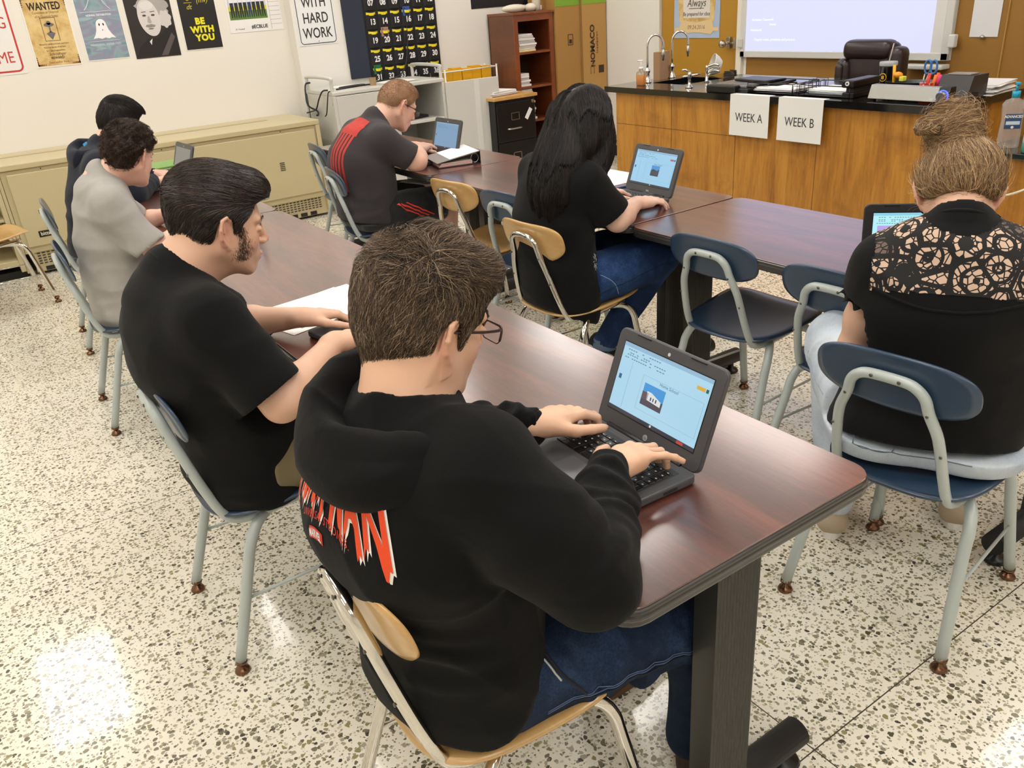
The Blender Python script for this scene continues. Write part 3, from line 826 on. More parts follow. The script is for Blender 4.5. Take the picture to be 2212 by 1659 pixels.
for x in (-.28, .28):
    for y in (-.10, .10): MB().cyl((x, y, 0), (x, y, .98), .008, n=8).build('post', M_white, wb)
for z in (.80, .96): MB().tube([(-.28, -.10, z), (.28, -.10, z), (.28, .10, z), (-.28, .10, z)], .006, 8, closed=True).build('rim_wire', M_white, wb)
for i in range(6): MB().cyl((-.28+.112*i, -.10, .80), (-.28+.112*i, .10, .80), .004, n=6).build('floor_wire', M_white, wb)
YLW = P('#e0a912', .5, var=.05, bscale=20)
for i in range(5):
    tag(MB().box(-.05, .05, -.04, .04, 0, .165+.012*(i % 2), bv=.003).build('yellow_box', YLW, None, (4.03+.105*i, 6.97+.01*(i % 2), .806)), 'yellow cardboard box in the white wire basket, one of five in a row', 'box', 'yellow boxes in the wire basket')
bc = thing('bookcase', 'reddish brown wooden bookcase with open shelves of papers', 'bookcase', (4.603, 6.658, 0))
M_cherry = wood('mat_cherry', '#6b3417', '#7e4120', '#8f4e28', (1,1,1), .35, .3, 6, 50, 4)
M_cherry2 = wood('mat_cherry_side', '#5f351c', '#6f4022', '#7c4a29', (1,1,1), .42, .1, 3, 50, 4)
W_, D_, H_ = .445, .42, 1.40
MB().box(0, .02, .02, D_, 0, H_-.02).build('side_panel', M_cherry2, bc)
MB().box(W_-.02, W_, .02, D_, 0, H_-.02).build('side_panel', M_cherry, bc)
MB().box(0, W_, D_-.01, D_, 0, H_-.02).build('back_panel', P('#3c2416', .6), bc)
MB().box(-.008, W_+.012, -.012, D_, H_-.02, H_, bv=.003).build('top', M_cherry, bc)
MB().box(0, .045, 0, .02, 0, H_-.02, bv=.002).box(W_-.045, W_, 0, .02, 0, H_-.02, bv=.002).box(.045, W_-.045, 0, .02, H_-.075, H_-.02).build('face_frame', M_cherry, bc)
SZ = (.12, .46, .765, 1.065)
for z in SZ: MB().box(.02, W_-.02, .005, D_-.01, z-.02, z, bv=.002).build('shelf', M_cherry, bc)
def pile(name, label, x, y, z, w, d, n, th, cols, jit=.01, group=None, slope=0):
    for i in range(n):
        o = MB().box(-w/2, w/2, -d/2, d/2, 0, th*.93, bv=.0015).build(name, P(cols[i % len(cols)], .75), None, (x+rnd.uniform(-jit, jit)+slope*i, y+rnd.uniform(-jit, jit), z+th*i), rnd.uniform(-.05, .05))
        tag(o, label, 'booklet', group)
pile('booklet', 'white booklet stacked flat on the lowest bookcase shelf in view', 4.603+.13, 6.658+.17, .461, .17, .28, 13, .0215, ('#dcdccf', '#d3d4c6', '#e0e0d4'), .012, 'white booklets on the lowest visible shelf', -.002)
pile('booklet', 'white booklet stacked on the middle bookcase shelf', 4.603+.10, 6.658+.15, .766, .13, .24, 6, .019, ('#e8e6e4', '#dcd5d3'), .012, 'white booklets on the middle shelf')
pile('booklet', 'cream and white booklet stacked on the top bookcase shelf', 4.603+.150, 6.658+.16, 1.066, .20, .26, 4, .018, ('#e3cf9b', '#dedcd8', '#d5d3cf', '#e6e4e0'), .015, 'booklets at the bottom of the top-shelf pile')
pile('newspaper', 'folded white paper slumped on the top-shelf pile', 4.603+.155, 6.658+.17, 1.139, .20, .26, 6, .013, ('#ddd9d8', '#cfcac8', '#e7e4e2'), .012, 'folded papers on the top-shelf pile', -.004)
# foam pieces and pot on the bookcase
fo = tag(MB().ball((0, 0, .035), .035, 20, (4.2, 1.6, 1)).build('foam_block', P('#ddd6c6', .8), None, (4.72, 6.80, 1.40), .1), 'long cream foam piece lying on the bookcase', 'foam piece')
fo2 = tag(MB().ball((0, 0, .035), .035, 20, (1.5, 1.5, 1)).build('foam_block', P('#ddd6c6', .8), None, (4.86, 6.74, 1.40), 0), 'short rounded foam piece at the middle of the bookcase top', 'foam piece')
MBv = MB().lathe([(.03, 0), (.037, .02), (.04, .08), (.036, .16), (.034, .2), (.030, .2), (.032, .16), (.034, .03)], 24)
tag(MBv.build('ceramic_pot', P('#c9c0af', .5), None, (4.94, 6.76, 1.40)), 'grey-cream pot standing on the bookcase', 'pot')
tag(MB().box(-.12, .12, -.09, .09, 0, .045, bv=.01).build('foam_block', P('#e9e6dc', .7), None, (4.94, 6.92, 1.40)), 'white flat foam block behind the pot', 'foam piece')
cb = thing('cardboard_box', 'tall cardboard box printed NOMACO Insulation with green ends', 'box', (5.36, 6.84, 0), 0)
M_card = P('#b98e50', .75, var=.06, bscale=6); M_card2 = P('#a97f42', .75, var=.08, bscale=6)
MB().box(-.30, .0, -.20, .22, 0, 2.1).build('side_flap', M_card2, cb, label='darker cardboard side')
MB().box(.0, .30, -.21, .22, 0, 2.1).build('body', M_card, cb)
MB().box(-.301, .0, -.202, -.2, 1.42, 2.1).build('green_band', P('#7aa531', .6), cb)
MB().box(.0, .301, -.212, -.2, 1.42, 2.1).build('green_band', P('#86a82e', .6), cb)
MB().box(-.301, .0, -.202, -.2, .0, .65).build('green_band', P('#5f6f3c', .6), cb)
MB().box(-.012, .006, -.213, -.2, 0, 2.1).build('perforated_edge', P('#8f6a35', .8), cb)
def boxM(x, z): return frame((x, -.2125, z), (0, 0, 1), (-1, 0, 0), (0, -1, 0))
INK = P('#3c2a18', .7)
text('brand_lettering', 'NOMACO', .052, boxM(.13, 1.05), INK, cb, bold=.03, sx=1.12)
text('brand_lettering', 'Insulation', .026, boxM(.185, 1.08), INK, cb, sx=1.1, space=1.2)
MB().box(.20, .265, -.2125, -.211, .80, .87, bv=.001).build('printed_icon', INK, cb)
MB().tube([(.10, -.213, .80), (.10, -.213, .87), (.12, -.213, .885), (.14, -.213, .87), (.14, -.213, .80)], .004, 6, sub=3).build('printed_mark', P('#96713b', .7), cb)
frame_b = MB()
for a in ((-.16, -.10, 1.08, 1.085), (-.16, -.10, 1.17, 1.175), (-.16, -.155, 1.08, 1.175), (-.105, -.10, 1.08, 1.175), (-.145, -.115, 1.095, 1.13)): frame_b.box(a[0], a[1], -.2025, -.2, a[2], a[3])
frame_b.build('printed_icon', INK, cb)
# ------------------------------------------------------------------ teacher's bench
DX, DZ_ = 4.10, .91
bench = thing('demonstration_bench', 'long orange-brown wooden teacher bench with glossy black top and sink', 'bench', (0, 0, 0))
def mat_benchwood():
    m, nt, b = newmat('mat_bench_veneer')
    g = geopos(nt)
    mp = nd(nt, 'ShaderNodeMapping'); mp.inputs['Scale'].default_value = (1, 1, .12); lk(nt, g, mp.inputs[0])
    big = noise(nt, mp.outputs[0], 7, 4, .6, .8); fin = noise(nt, mp.outputs[0], 60, 3, .7)
    f = math_(nt, 'ADD', math_(nt, 'MULTIPLY', big, .7), math_(nt, 'MULTIPLY', fin, .3))
    c = ramp(nt, f, [(.32, hx('#7d4f1e')), (.46, hx('#a56f26')), (.58, hx('#bb8333')), (.72, hx('#c99443'))])
    st = noise(nt, geopos(nt, (1, 1.4, 2.2)), 1.6, 5, .65)
    c = mixc(nt, ramp(nt, st, [(.55, (0,0,0,1)), (.78, (.55,.55,.55,1))]), c, hx('#5d371a'))
    lk(nt, c, b.inputs['Base Color']); b.inputs['Roughness'].default_value = .4
    return m
M_bench = mat_benchwood()
BY0, BY1, BX1 = 2.33, 4.74, 4.98
MB().box(DX+.03, DX+.05, BY0, BY1, .10, .872, bv=.002).build('front_panel', M_bench, bench)
MB().box(DX+.05, BX1-.03, BY1-.02, BY1, .10, .872).build('end_panel', M_bench, bench)
MB().box(DX+.05, BX1-.03, BY0, BY0+.02, .10, .872).build('end_panel', M_bench, bench)
MB().box(BX1-.04, BX1-.02, BY0+.02, BY1-.02, .10, .872).build('back_panel', M_bench, bench)
MB().box(DX+.07, BX1-.05, BY0+.02, BY1-.02, 0, .10).build('plinth', M_dark, bench)
for y in (4.18, 3.62, 3.02): MB().box(DX+.0285, DX+.031, y, y+.002, .11, .87).build('panel_joint', P('#5b3717', .6), bench)
MB().box(DX+.0285, DX+.031, 3.62, BY1-.01, .655, .657).build('panel_joint', P('#5b3717', .6), bench)
M_slate = P('#101112', .07, coat=.5)
SX0, SX1, SY0, SY1 = 4.36, 4.76, 4.30, 4.62
tp = MB()
for a in ((DX-.01, SX0, BY0-.03, BY1+.08), (SX1, BX1+.01, BY0-.03, BY1+.08), (SX0, SX1, BY0-.03, SY0), (SX0, SX1, SY1, BY1+.08)): tp.box(*a, DZ_-.038, DZ_)
tp.build('top', M_slate, bench)
bs = MB()
for a in ((SX0, SX1, SY0, SY1, .66, .67), (SX0-.008, SX0, SY0, SY1, .66, .873), (SX1, SX1+.008, SY0, SY1, .66, .873), (SX0, SX1, SY0-.008, SY0, .66, .873), (SX0, SX1, SY1, SY1+.008, .66, .873)): bs.box(*a)
bs.build('sink_basin', P('#1b1c1c', .35), bench)
# gooseneck faucets
def faucet(x, y, h, reach, dirv, label):
    t = thing('faucet', label, 'faucet', (x, y, DZ_), math.atan2(dirv[1], dirv[0]), 'gooseneck faucets at the bench sink')
    MB().lathe([(.030, 0), (.030, .006), (.020, .025), (.013, .06), (.020, .075), (.020, .085), (.012, .095), (.009, .10)], 20).build('base', M_chrome, t)
    pts = [(0, 0, .09), (0, 0, h-.09)]
    for i in range(9):
        a = PI-PI*i/8; pts.append((reach/2+reach/2*math.cos(a), 0, h-.07+.07*math.sin(a)))
    pts += [(reach, 0, h-.10)]
    MB().tube(pts, .0075, 12, sub=3).build('gooseneck', M_chrome, t)
    MB().lathe([(.011, 0), (.012, -.02), (.014, -.03), (.013, -.045), (.008, -.055), (.006, -.075)][::-1], 16, T3(reach, 0, h-.10)).build('nozzle', M_steel, t)
    MB().tube([(0, 0, .075), (0, .035, .075), (0, .045, .072), (-.01, .055, .04)], .007, 10).build('handle', M_steel, t)
    return t
faucet(4.36, 4.66, .315, .115, (.9, -.45), 'left chrome gooseneck faucet beside the amber soap bottle')
faucet(4.66, 4.72, .315, .115, (.75, -.65), 'right chrome gooseneck faucet in front of the mustard door')
gv = thing('gas_valve', 'small chrome gas valve with lever on the black bench top', 'valve', (4.24, 4.13, DZ_))
MB().lathe([(.026, 0), (.024, .008), (.010, .02), (.009, .06), (.014, .065), (.014, .09), (.009, .10)], 18).build('base', M_chrome, gv)
MB().cyl((0, 0, .075), (.05, -.05, .085), .008, .005, 12).build('outlet', M_chrome, gv); MB().tube([(0, 0, .10), (-.02, .02, .115), (-.035, .035, .112)], .006, 8).build('lever', M_chrome, gv)
MB().cyl((0, 0, .075), (-.03, .04, .07), .009, .006, 12).build('outlet', M_chrome, gv)
gv2 = thing('gas_valve', 'chrome triple-arm valve behind the first, before the white bowl', 'valve', (4.52, 4.24, DZ_))
MB().lathe([(.022, 0), (.010, .015), (.009, .09), (.013, .10), (.006, .11)], 16).build('base', M_chrome, gv2)
for dz, dx in ((.10, .07), (.085, .08), (.06, .08)): MB().tube([(0, 0, dz), (dx*.5, -.03, dz+.015), (dx*.8, -.06, dz+.005)], .0075, 10, sub=3).build('arm', M_chrome, gv2)
# soap bottle
sb = thing('soap_bottle', 'clear pump bottle half full of amber soap on the bench', 'bottle', (4.225, 4.58, DZ_))
bo_ = rrect(.075, .042, .014, 5)
def loft(secs, name, mat, par, n=None, cap=True):
    """secs: [(outline pts, z)] all same length"""
    m = MB(); n = len(secs[0][0]); vs = []
    for pts, z in secs: vs += [(p[0], p[1], z) for p in pts]
    fs = []
    for k in range(len(secs)-1):
        for i in range(n):
            j = (i+1) % n; fs.append((k*n+i, k*n+j, (k+1)*n+j, (k+1)*n+i))
    m.add(vs, fs, True)
    m.f.append(tuple(reversed(range(n)))); m.sm.append(False)
    m.f.append(tuple((len(secs)-1)*n+i for i in range(n))); m.sm.append(False)
    return m.build(name, mat, par)
sc_ = lambda pts, k, ky=None: [(p[0]*k, p[1]*(ky or k)) for p in pts]
loft([(sc_(bo_, .92), 0), (bo_, .006), (bo_, .075), (sc_(bo_, .9), .088), (sc_(bo_, .35, .55), .10), (sc_(bo_, .3, .5), .108)], 'bottle', P('#f2efe8', .05, trans=.85, alpha=.45), sb).rotation_euler[2] = PI/2
loft([(sc_(bo_, .88), .002), (sc_(bo_, .95), .008), (sc_(bo_, .95), .068)], 'liquid', P('#e08a0e', .15, trans=.25, emit='#e08a0e', estr=0), sb).rotation_euler[2] = PI/2
pm = MB().cyl((0, 0, .108), (0, 0, .122), .014); pm.cyl((0, 0, .122), (0, 0, .160), .005); pm.box(-.008, .008, -.012, .012, .158, .168, bv=.003); pm.tube([(0, 0, .163), (0, .03, .163), (0, .038, .157)], .0045, 8)
pm.build('pump', P('#f0efec', .35), sb)
# paper bag
pb = thing('paper_bag', 'plain kraft paper bag standing behind the left faucet', 'bag', (4.58, 4.745, DZ_), .3)
MB().prism(rrect(.15, .055, .004, 2), 0, .19).build('bag', P('#a98560', .8, bmp=.3, bscale=40), pb)
wbw = thing('strainer_bowl', 'white translucent bowl propped up on its side near the sink', 'bowl', (4.86, 4.50, DZ_+.0))
wbw.rotation_euler = (0, 0, 0)
Mt = T3(0, 0, .075) @ RZ(-.6) @ RY(-1.25)
MB().lathe([(.02, -.055), (.045, -.048), (.065, -.02), (.075, .01), (.078, .012), (.078, .006), (.067, -.024), (.046, -.053)], 28, Mt, False).build('bowl', P('#e3dfd3', .4, alpha=.9), wbw)
cable('cable_heap', 'small heap of black cables on the bench before the door', [(4.80+.045*math.cos(i*1.35)*(1-.02*i), 4.28+.05*math.sin(i*1.35), DZ_+.006+.0022*i) for i in range(20)], .004)
# stacked black electronics
dv = thing('black_device', 'black flat electronic docks stacked on the left part of the bench', 'device', (4.27, 3.72, DZ_))
MB().box(-.13, .11, -.17, .12, 0, .028, bv=.006).build('lower_unit', M_black, dv)
MB().box(-.16, -.10, -.09, .14, .0, .045, bv=.008).build('front_bar', M_black, dv)
MB().box(-.09, .15, -.15, .12, .030, .050, M=RZ(.1), bv=.006).build('upper_unit', P('#6f6d68', .35), dv)
MB().box(.0, .17, -.22, .06, .052, .066, M=RZ(-.12), bv=.006).build('upper_unit', M_black, dv)
MB().box(-.10, -.02, -.13, -.02, .029, .043, bv=.003).build('clear_tray', P('#a7aab0', .2, alpha=.6), dv)
dv2 = thing('calculator_case', 'black cases leaning in a row beside the stacked docks', 'case', (4.40, 3.50, DZ_))
for i in range(3): MB().box(-.10, .10, -.035, .035, .002+.017*i, .017+.017*i, M=RZ(.12*i-.1), bv=.005).build('case', P(('#141416', '#1d1f28', '#101012')[i], .3), dv2)
# wire trays
def wire_tray(x, y, label):
    t = thing('wire_tray', label, 'tray', (x, y, DZ_), 0, 'black wire letter trays on the bench')
    w, d, h = .24, .33, .06
    mesh = MB().box(-w/2, w/2, -d/2, d/2, .004, .007); mesh.build('mesh_floor', P('#16171a', .6), t)
    for z in (.006, h): MB().tube([(-w/2, -d/2, z), (w/2, -d/2, z), (w/2, d/2, z), (-w/2, d/2, z)], .0028, 6, closed=True).build('rim_wire', M_black, t)
    for sx in (-1, 1):
        for sy in (-1, 1): MB().cyl((sx*w/2, sy*d/2, 0), (sx*w/2, sy*d/2, h), .0025, n=6).build('corner_wire', M_black, t)
    return t
wire_tray(4.30, 3.42, 'left black wire letter tray full of white papers')
wire_tray(4.31, 3.05, 'right black wire letter tray next to the hole punch')
rk = thing('file_rack', 'small black wire file rack with stepped dividers between the trays', 'rack', (4.30, 3.235, DZ_))
for i in range(7): MB().tube([(-.10+.035*i, -.05, .002), (-.10+.035*i, -.05, .05+.004*i), (-.10+.035*i, .03, .05+.004*i), (-.10+.035*i, .03, .002)], .002, 6).build('divider', M_black, rk)
MB().tube([(-.11, -.05, .003), (.12, -.05, .003), (.12, .03, .003), (-.11, .03, .003)], .0025, 6, closed=True).build('base_wire', M_black, rk)
sheets('letter_papers', 'loose white papers lying in the left wire tray', 4.32, 3.42, DZ_+.009, .21, .28, 7, 3, cols=('#f1f0ee', '#dfe0ea', '#f4f3f1'), th=.003, jit=.012)
sheets('letter_papers', 'loose white papers lying in the right wire tray', 4.34, 3.06, DZ_+.009, .21, .27, 7, -4, cols=('#f1f0ee', '#e6e3dc', '#c9dfe8'), th=.003, jit=.012)
# desk signs
def week(y1, y0, z0, s_, label):
    t = thing('paper_sign', label, 'sign', (DX-.012, (y0+y1)/2, DZ_))
    w = y1-y0
    MB().box(-.0015, 0, -w/2, w/2, z0-DZ_, .001).build('sheet', P('#e2e2df', .7), t)
    MB().box(-.0015, .05, -w/2, w/2, .0005, .002).build('folded_flap', P('#e6e6e3', .7), t)
    text('lettering', s_, .050, frame((-.002, -.0, (z0-DZ_)*.55), (0, -1, 0), (0, 0, 1), (-1, 0, 0)), P('#3c3c3e', .6), t, sx=.80)
week(3.635, 3.337, .672, 'WEEK A', 'white paper sign reading WEEK A hanging from the bench edge')
week(3.272, 2.967, .672, 'WEEK B', 'white paper sign reading WEEK B hanging from the bench edge')
# hole punch, soundbar, organiser etc.
hp = thing('hole_punch', 'black hole punch with a silver dot on its end cap', 'hole punch', (4.27, 2.90, DZ_), .05)
MB().box(-.08, .17, -.035, .035, 0, .03, bv=.005).build('base', M_black, hp)
MB().box(-.09, .17, -.038, .038, .055, .095, bv=.008).build('handle', M_black, hp)
MB().box(-.06, .15, -.022, .022, .03, .055).build('mechanism', M_dark, hp); MB().cyl((-.088, 0, .078), (-.093, 0, .078), .012, n=20).build('end_dot', M_white, hp); MB().cyl((-.093, 0, .078), (-.0945, 0, .078), .005, n=12).build('dot_center', M_black, hp)
sd = thing('soundbar', 'silver-grey slanted speaker bar with a glowing blue knob', 'speaker', (4.20, 2.545, DZ_), 0)
def wedge(x0, x1, y0, y1, z0, z1, sl, bv=.003):
    bm = bmesh.new(); vs = [bm.verts.new(p) for p in ((x0, y0, z0), (x1, y0, z0), (x1, y0, z1), (x0+sl, y0, z1), (x0, y1, z0), (x1, y1, z0), (x1, y1, z1), (x0+sl, y1, z1))]
    for f in ((0,1,2,3), (7,6,5,4), (0,4,5,1), (1,5,6,2), (2,6,7,3), (3,7,4,0)): bm.faces.new([vs[i] for i in f])
    bmesh.ops.recalc_face_normals(bm, faces=bm.faces[:]); bmesh.ops.bevel(bm, geom=bm.edges[:], offset=bv, segments=2, profile=.5, affect='EDGES'); bm.verts.index_update()
    m = MB().add([v.co.copy() for v in bm.verts], [[v.index for v in f.verts] for f in bm.faces]); bm.free(); return m
wedge(-.03, .04, -.165, .215, .010, .078, .025).build('grille', P('#a3a29c', .35, .5, bmp=.2, bscale=500), sd)
wedge(-.028, .045, -.222, -.165, .008, .080, .025).build('end_cap', M_black, sd)
MB().cyl((-.018, -.195, .045), (-.045, -.195, .037), .024, n=28).build('knob', P('#8d8f96', .3, .8), sd)
MB().tube([(-.0245+.0*i, -.195+.027*math.cos(i*PI/12), .040+.027*math.sin(i*PI/12)) for i in range(24)], .003, 8, closed=True).build('light_ring', E('#2848ff', 5), sd)
for y in (-.14, .19): MB().cyl((.0, y, 0), (.0, y, .012), .008).build('foot', M_black, sd)
lg_ = MB().box(-.0260, -.0245, -.150, -.130, .016, .026); lg_.build('logo_mark', M_white, sd)
og = thing('pen_organizer', 'round black desk organizer holding highlighters', 'organizer', (4.43, 2.66, DZ_), .3)
MB().lathe([(.085, 0), (.098, .07), (.100, .072), (.095, .072), (.082, .006), (.001, .006)], 30, Matrix.Diagonal((.8, 1.5, 1, 1)), False).build('tray', M_black, og)
cols = [('#ef6a1e', 0, -.09), ('#e8358c', .02, -.105), ('#f0762a', -.02, -.11), ('#e9521f', .03, -.08), ('#d93a2c', -.03, -.075)]
for i, (c, dx, dy) in enumerate(cols):
    hl = MB().cyl((4.40+dx, 2.60+dy*.6, DZ_+.012), (4.40+dx*1.3, 2.60+dy*.8, DZ_+.105+.004*i), .0085, n=12)
    tag(hl.build('highlighter', P(c, .4)), 'orange or pink highlighter in the organizer cup, one of a cluster', 'highlighter', 'highlighters in the black organizer')
cu_ = tag(MB().cyl((4.37, 2.555, DZ_+.012), (4.37, 2.555, DZ_+.075), .03, .036, n=20).build('red_pen_cup', P('#a82a1c', .15, alpha=.85)), 'translucent red pen cup at the front of the organizer', 'cup')
tag(MB().cyl((4.40, 2.76, DZ_+.03), (4.395, 2.765, DZ_+.155), .008, n=10).build('yellow_marker', P('#f4b312', .4)), 'tall yellow marker standing in the organizer', 'marker')
tag(MB().ball((4.39, 2.735, DZ_+.105), .022, 12, (1, 1.2, .8)).build('orange_bow_clip', P('#f29a1a', .4)), 'orange bow-shaped clip leaning on the organizer rim', 'clip')
tag(MB().box(4.375, 4.41, 2.695, 2.72, DZ_+.075, DZ_+.10, bv=.004).build('sticky_pad', P('#dfe34a', .5)), 'pale yellow-green pad on the organizer rim', 'notepad')
cp = thing('travel_tumbler', 'black tumbler with clear lid and straw and a yellow emblem', 'tumbler', (4.55, 2.90, DZ_))
MB().lathe([(.034, 0), (.037, .01), (.045, .13), (.046, .135)], 28).build('body', P('#131110', .2, coat=.5), cp)
MB().lathe([(.046, .135), (.049, .138), (.049, .152), (.045, .157), (.001, .158)], 28, None, False).build('lid', P('#cfd2d4', .1, alpha=.6), cp)
MB().cyl((0, 0, .155), (.01, -.012, .25), .0035, n=8).build('straw', P('#d9d4ca', .2, alpha=.5), cp)
MB().tube([(-.0435, .021*math.cos(i*PI/8), .075+.021*math.sin(i*PI/8)) for i in range(16)], .002, 6, closed=True).box(-.045, -.0425, -.008, .008, .067, .083).build('emblem', P('#d6a52a', .4), cp)
sx_ = thing('scissors', 'blue-handled scissors standing in the organizer', 'scissors', (4.50, 2.66, DZ_+.012))
MB().tube([(0, 0, 0), (0, -.012, .09)], .004, 6).build('blade', M_steel, sx_); MB().tube([(.006, -.004, 0), (.006, -.03, .09)], .004, 6).build('blade', M_steel, sx_)
for y in (-.012, -.045): MB().tube([(.003, y-.002+.018*math.cos(a_)+(-.008), .125+.034*math.sin(a_)) for a_ in [i*PI/8 for i in range(16)]], .0055, 8, closed=True).build('handle_loop', P('#3a78bd', .35), sx_)
tdv = thing('card_reader', 'dark grey slanted desk machine behind the speaker knob', 'device', (4.42, 2.40, DZ_))
wedge(-.09, .10, -.085, .085, 0, .115, .05).build('housing', P('#2f2d2e', .35), tdv)
MB().box(-.03, .05, -.06, .06, .115, .122, bv=.003).build('top_plate', P('#8f8b8a', .35), tdv)
mo = tag(MB().ball((0, 0, .018), .018, 16, (3, 1.7, 1)).build('computer_mouse', M_black, None, (4.40, 2.325, DZ_)), 'black mouse-shaped gadget at the right bench corner', 'mouse')
sheets('paper_heap', 'messy heap of white papers at the right end of the bench', 4.66, 2.43, DZ_+.0005, .30, .24, 12, 10, cols=('#efeeeb', '#f5f4f1', '#dcdddf'), th=.004, jit=.03)
# leather chair
lc = thing('office_chair', 'dark brown leather office chair behind the bench', 'chair', (5.27, 3.45, 0), 0)
M_leather = P('#2a1c1c', .35, var=.15, bmp=.25, bscale=120, coat=.15)
def cush(name, x0, x1, y0, y1, z0, z1, r, par, M=None):
    o = MB().rbox(x0, x1, y0, y1, z0, z1, r, M, 4); 
    ob = o.build(name, M_leather, par); ob.data.polygons.foreach_set('use_smooth', [True]*len(ob.data.polygons)); return ob
cush('backrest', -.09, .05, -.17, .18, .52, 1.115, .06, lc)
cush('backrest_wing', -.11, .02, .14, .245, .53, 1.01, .045, lc); cush('backrest_wing', -.11, .02, -.235, -.13, .53, 1.085, .045, lc)
cush('wing_fold', -.135, -.03, .17, .225, .56, .98, .025, lc)
cush('headrest_roll', -.115, .03, -.15, .20, 1.00, 1.125, .05, lc)
cush('seat', -.27, .05, -.24, .24, .42, .54, .05, lc)
MB().cyl((-.08, 0, .10), (-.08, 0, .43), .03).build('gas_lift', M_black, lc)
for i in range(5):
    a = 2*PI*i/5; lg = MB().tube([(-.08, 0, .12), (-.08+.21*math.cos(a), .21*math.sin(a), .07)], [.025, .016], 8).build('leg', M_black, lc)
    MB().ball((-.08+.21*math.cos(a), .21*math.sin(a), .028), .028, 12).build('caster', M_black, lg)
# projection board
pb_ = thing('projection_board', 'large white-framed board lit lavender by the projector', 'whiteboard', (XW, 0, 0))
BYa, BYb, BZ0, BZ1 = 3.175, 4.935, .957, 2.20
MB().box(-.035, -.0, BYa, BYb, BZ0, BZ1, bv=.004).build('panel', P('#cfd0cc', .4), pb_)
for a in ((BYa, BYb, BZ0, BZ0+.05), (BYa, BYb, BZ1-.05, BZ1), (BYa, BYa+.055, BZ0, BZ1), (BYb-.05, BYb, BZ0, BZ1)): MB().box(-.045, -.03, a[0], a[1], a[2], a[3], bv=.006).build('frame_bar', P('#d3d3cd', .4), pb_)
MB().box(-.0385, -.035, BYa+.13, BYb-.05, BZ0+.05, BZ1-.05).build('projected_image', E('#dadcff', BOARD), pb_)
MB().box(-.0385, -.035, BYa+.055, BYa+.129, BZ0+.05, BZ1-.05).build('unlit_strip', P('#e0dfdc', .4), pb_)
bm_ = lambda y, z: frame((-.0390, y, z), (0, -1, 0), (0, 0, 1), (-1, 0, 0))
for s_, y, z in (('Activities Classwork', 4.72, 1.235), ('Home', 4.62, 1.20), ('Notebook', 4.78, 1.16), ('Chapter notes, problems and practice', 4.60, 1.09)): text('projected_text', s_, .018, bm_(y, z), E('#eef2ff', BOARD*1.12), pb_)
MB().box(-.075, -.03, BYa-.045, BYa+.0, 1.04, 1.12, bv=.008).build('pen_holder', P('#d8d8d4', .4), pb_)
MB().box(-.06, -.03, BYb-.03, BYb+.018, 1.03, 1.10, bv=.008).build('corner_sensor', P('#c9c9c4', .4), pb_)
tag(MB().box(XW-.10, XW, 3.175, 3.46, .905, .935, bv=.008).build('pen_tray', P('#d6d5cf', .4)), 'white plastic pen tray mounted below the projection board', 'tray')
# paper notices
np_ = thing('wall_notice', 'long white paper clipped to the mustard wall right of the board', 'paper', (XW-.004, 2.985, 1.10), 0)
MB().box(-.001, .001, -.09, .09, 0, .42).build('sheet', P('#dedfe0', .7), np_)
MB().ball((-.012, 0, .0), .014, 12).build('clip', M_steel, np_)
dp = thing('door_poster', 'parchment scroll poster on blue, reading Always be prepared for class', 'poster', (XW+.015, 5.48, 1.10))
MB().box(0, .003, -.265, .265, 0, .60).build('sheet', P('#a9bcd6', .6, var=.12, bscale=20), dp)
def pd(pts, nm, mat, dx): return MB().prism(pts, 0, .0006, frame((-.0008-dx, 0, 0), (0, -1, 0), (0, 0, 1), (-1, 0, 0))).build(nm, mat, dp)
pd([(-.20, .13), (.20, .13), (.215, .3), (.20, .58), (-.20, .58), (-.215, .3)], 'scroll', mat_parch(), 0)
pd([(-.15, .16), (.15, .16), (.17, .56), (-.17, .56)], 'scroll_center', P('#dcd7cf', .6), .0007)
pd([(-.255, .055), (-.19, .055), (-.17, .035), (0, .045), (.17, .03), (.20, .055), (.255, .055), (.255, .085), (.20, .085), (.18, .145), (0, .125), (-.17, .145), (-.20, .085), (-.255, .085)], 'banner', P('#dfc596', .6), .0014)
fm_ = lambda y, z: frame((-.0030, y, z), (0, -1, 0), (0, 0, 1), (-1, 0, 0))
ink = P('#55504a', .7)
text('lettering', 'Always', .062, fm_(0, .275), ink, dp, shear=.25, sx=.85); pd(rect(-.085, .085, .232, .237), 'underline', ink, .002)
text('lettering', 'Be prepared for class', .030, fm_(0, .19), ink, dp, shear=.2, sx=.85); text('lettering', '09.24.2016', .032, fm_(0, .085), P('#8a7a60', .7), dp, shear=.15)
# ------------------------------------------------------------------ side counter at the right edge
sc = thing('side_counter', 'dark-topped lower side counter at the right edge of the view', 'counter', (0, 0, 0))
MB().box(3.93, 4.85, .6, 2.02, .735, .762, bv=.004).build('top', P('#1c2724', .2, coat=.3), sc)
MB().box(3.96, 3.98, .62, 2.0, .0, .735).build('front_panel', M_bench, sc); MB().box(3.98, 4.83, 1.98, 2.0, 0, .735).build('end_panel', M_bench, sc)
tb_ = thing('document_box', 'low grey-cream box between bench and side counter', 'box', (4.55, 1.90, .7625), 0)
MB().box(-.14, .14, -.10, .09, 0, .07, bv=.004).build('box', P('#6f706b', .5), tb_); MB().box(-.145, -.12, -.105, .095, 0, .085, bv=.003).build('front_lip', P('#c9c6b4', .5), tb_)
sa = thing('sanitizer_bottle', 'clear hand sanitizer bottle with turquoise pump and blue label', 'bottle', (4.05, 1.94, .7625), -.9)
ob_ = rrect(.095, .058, .022, 6)
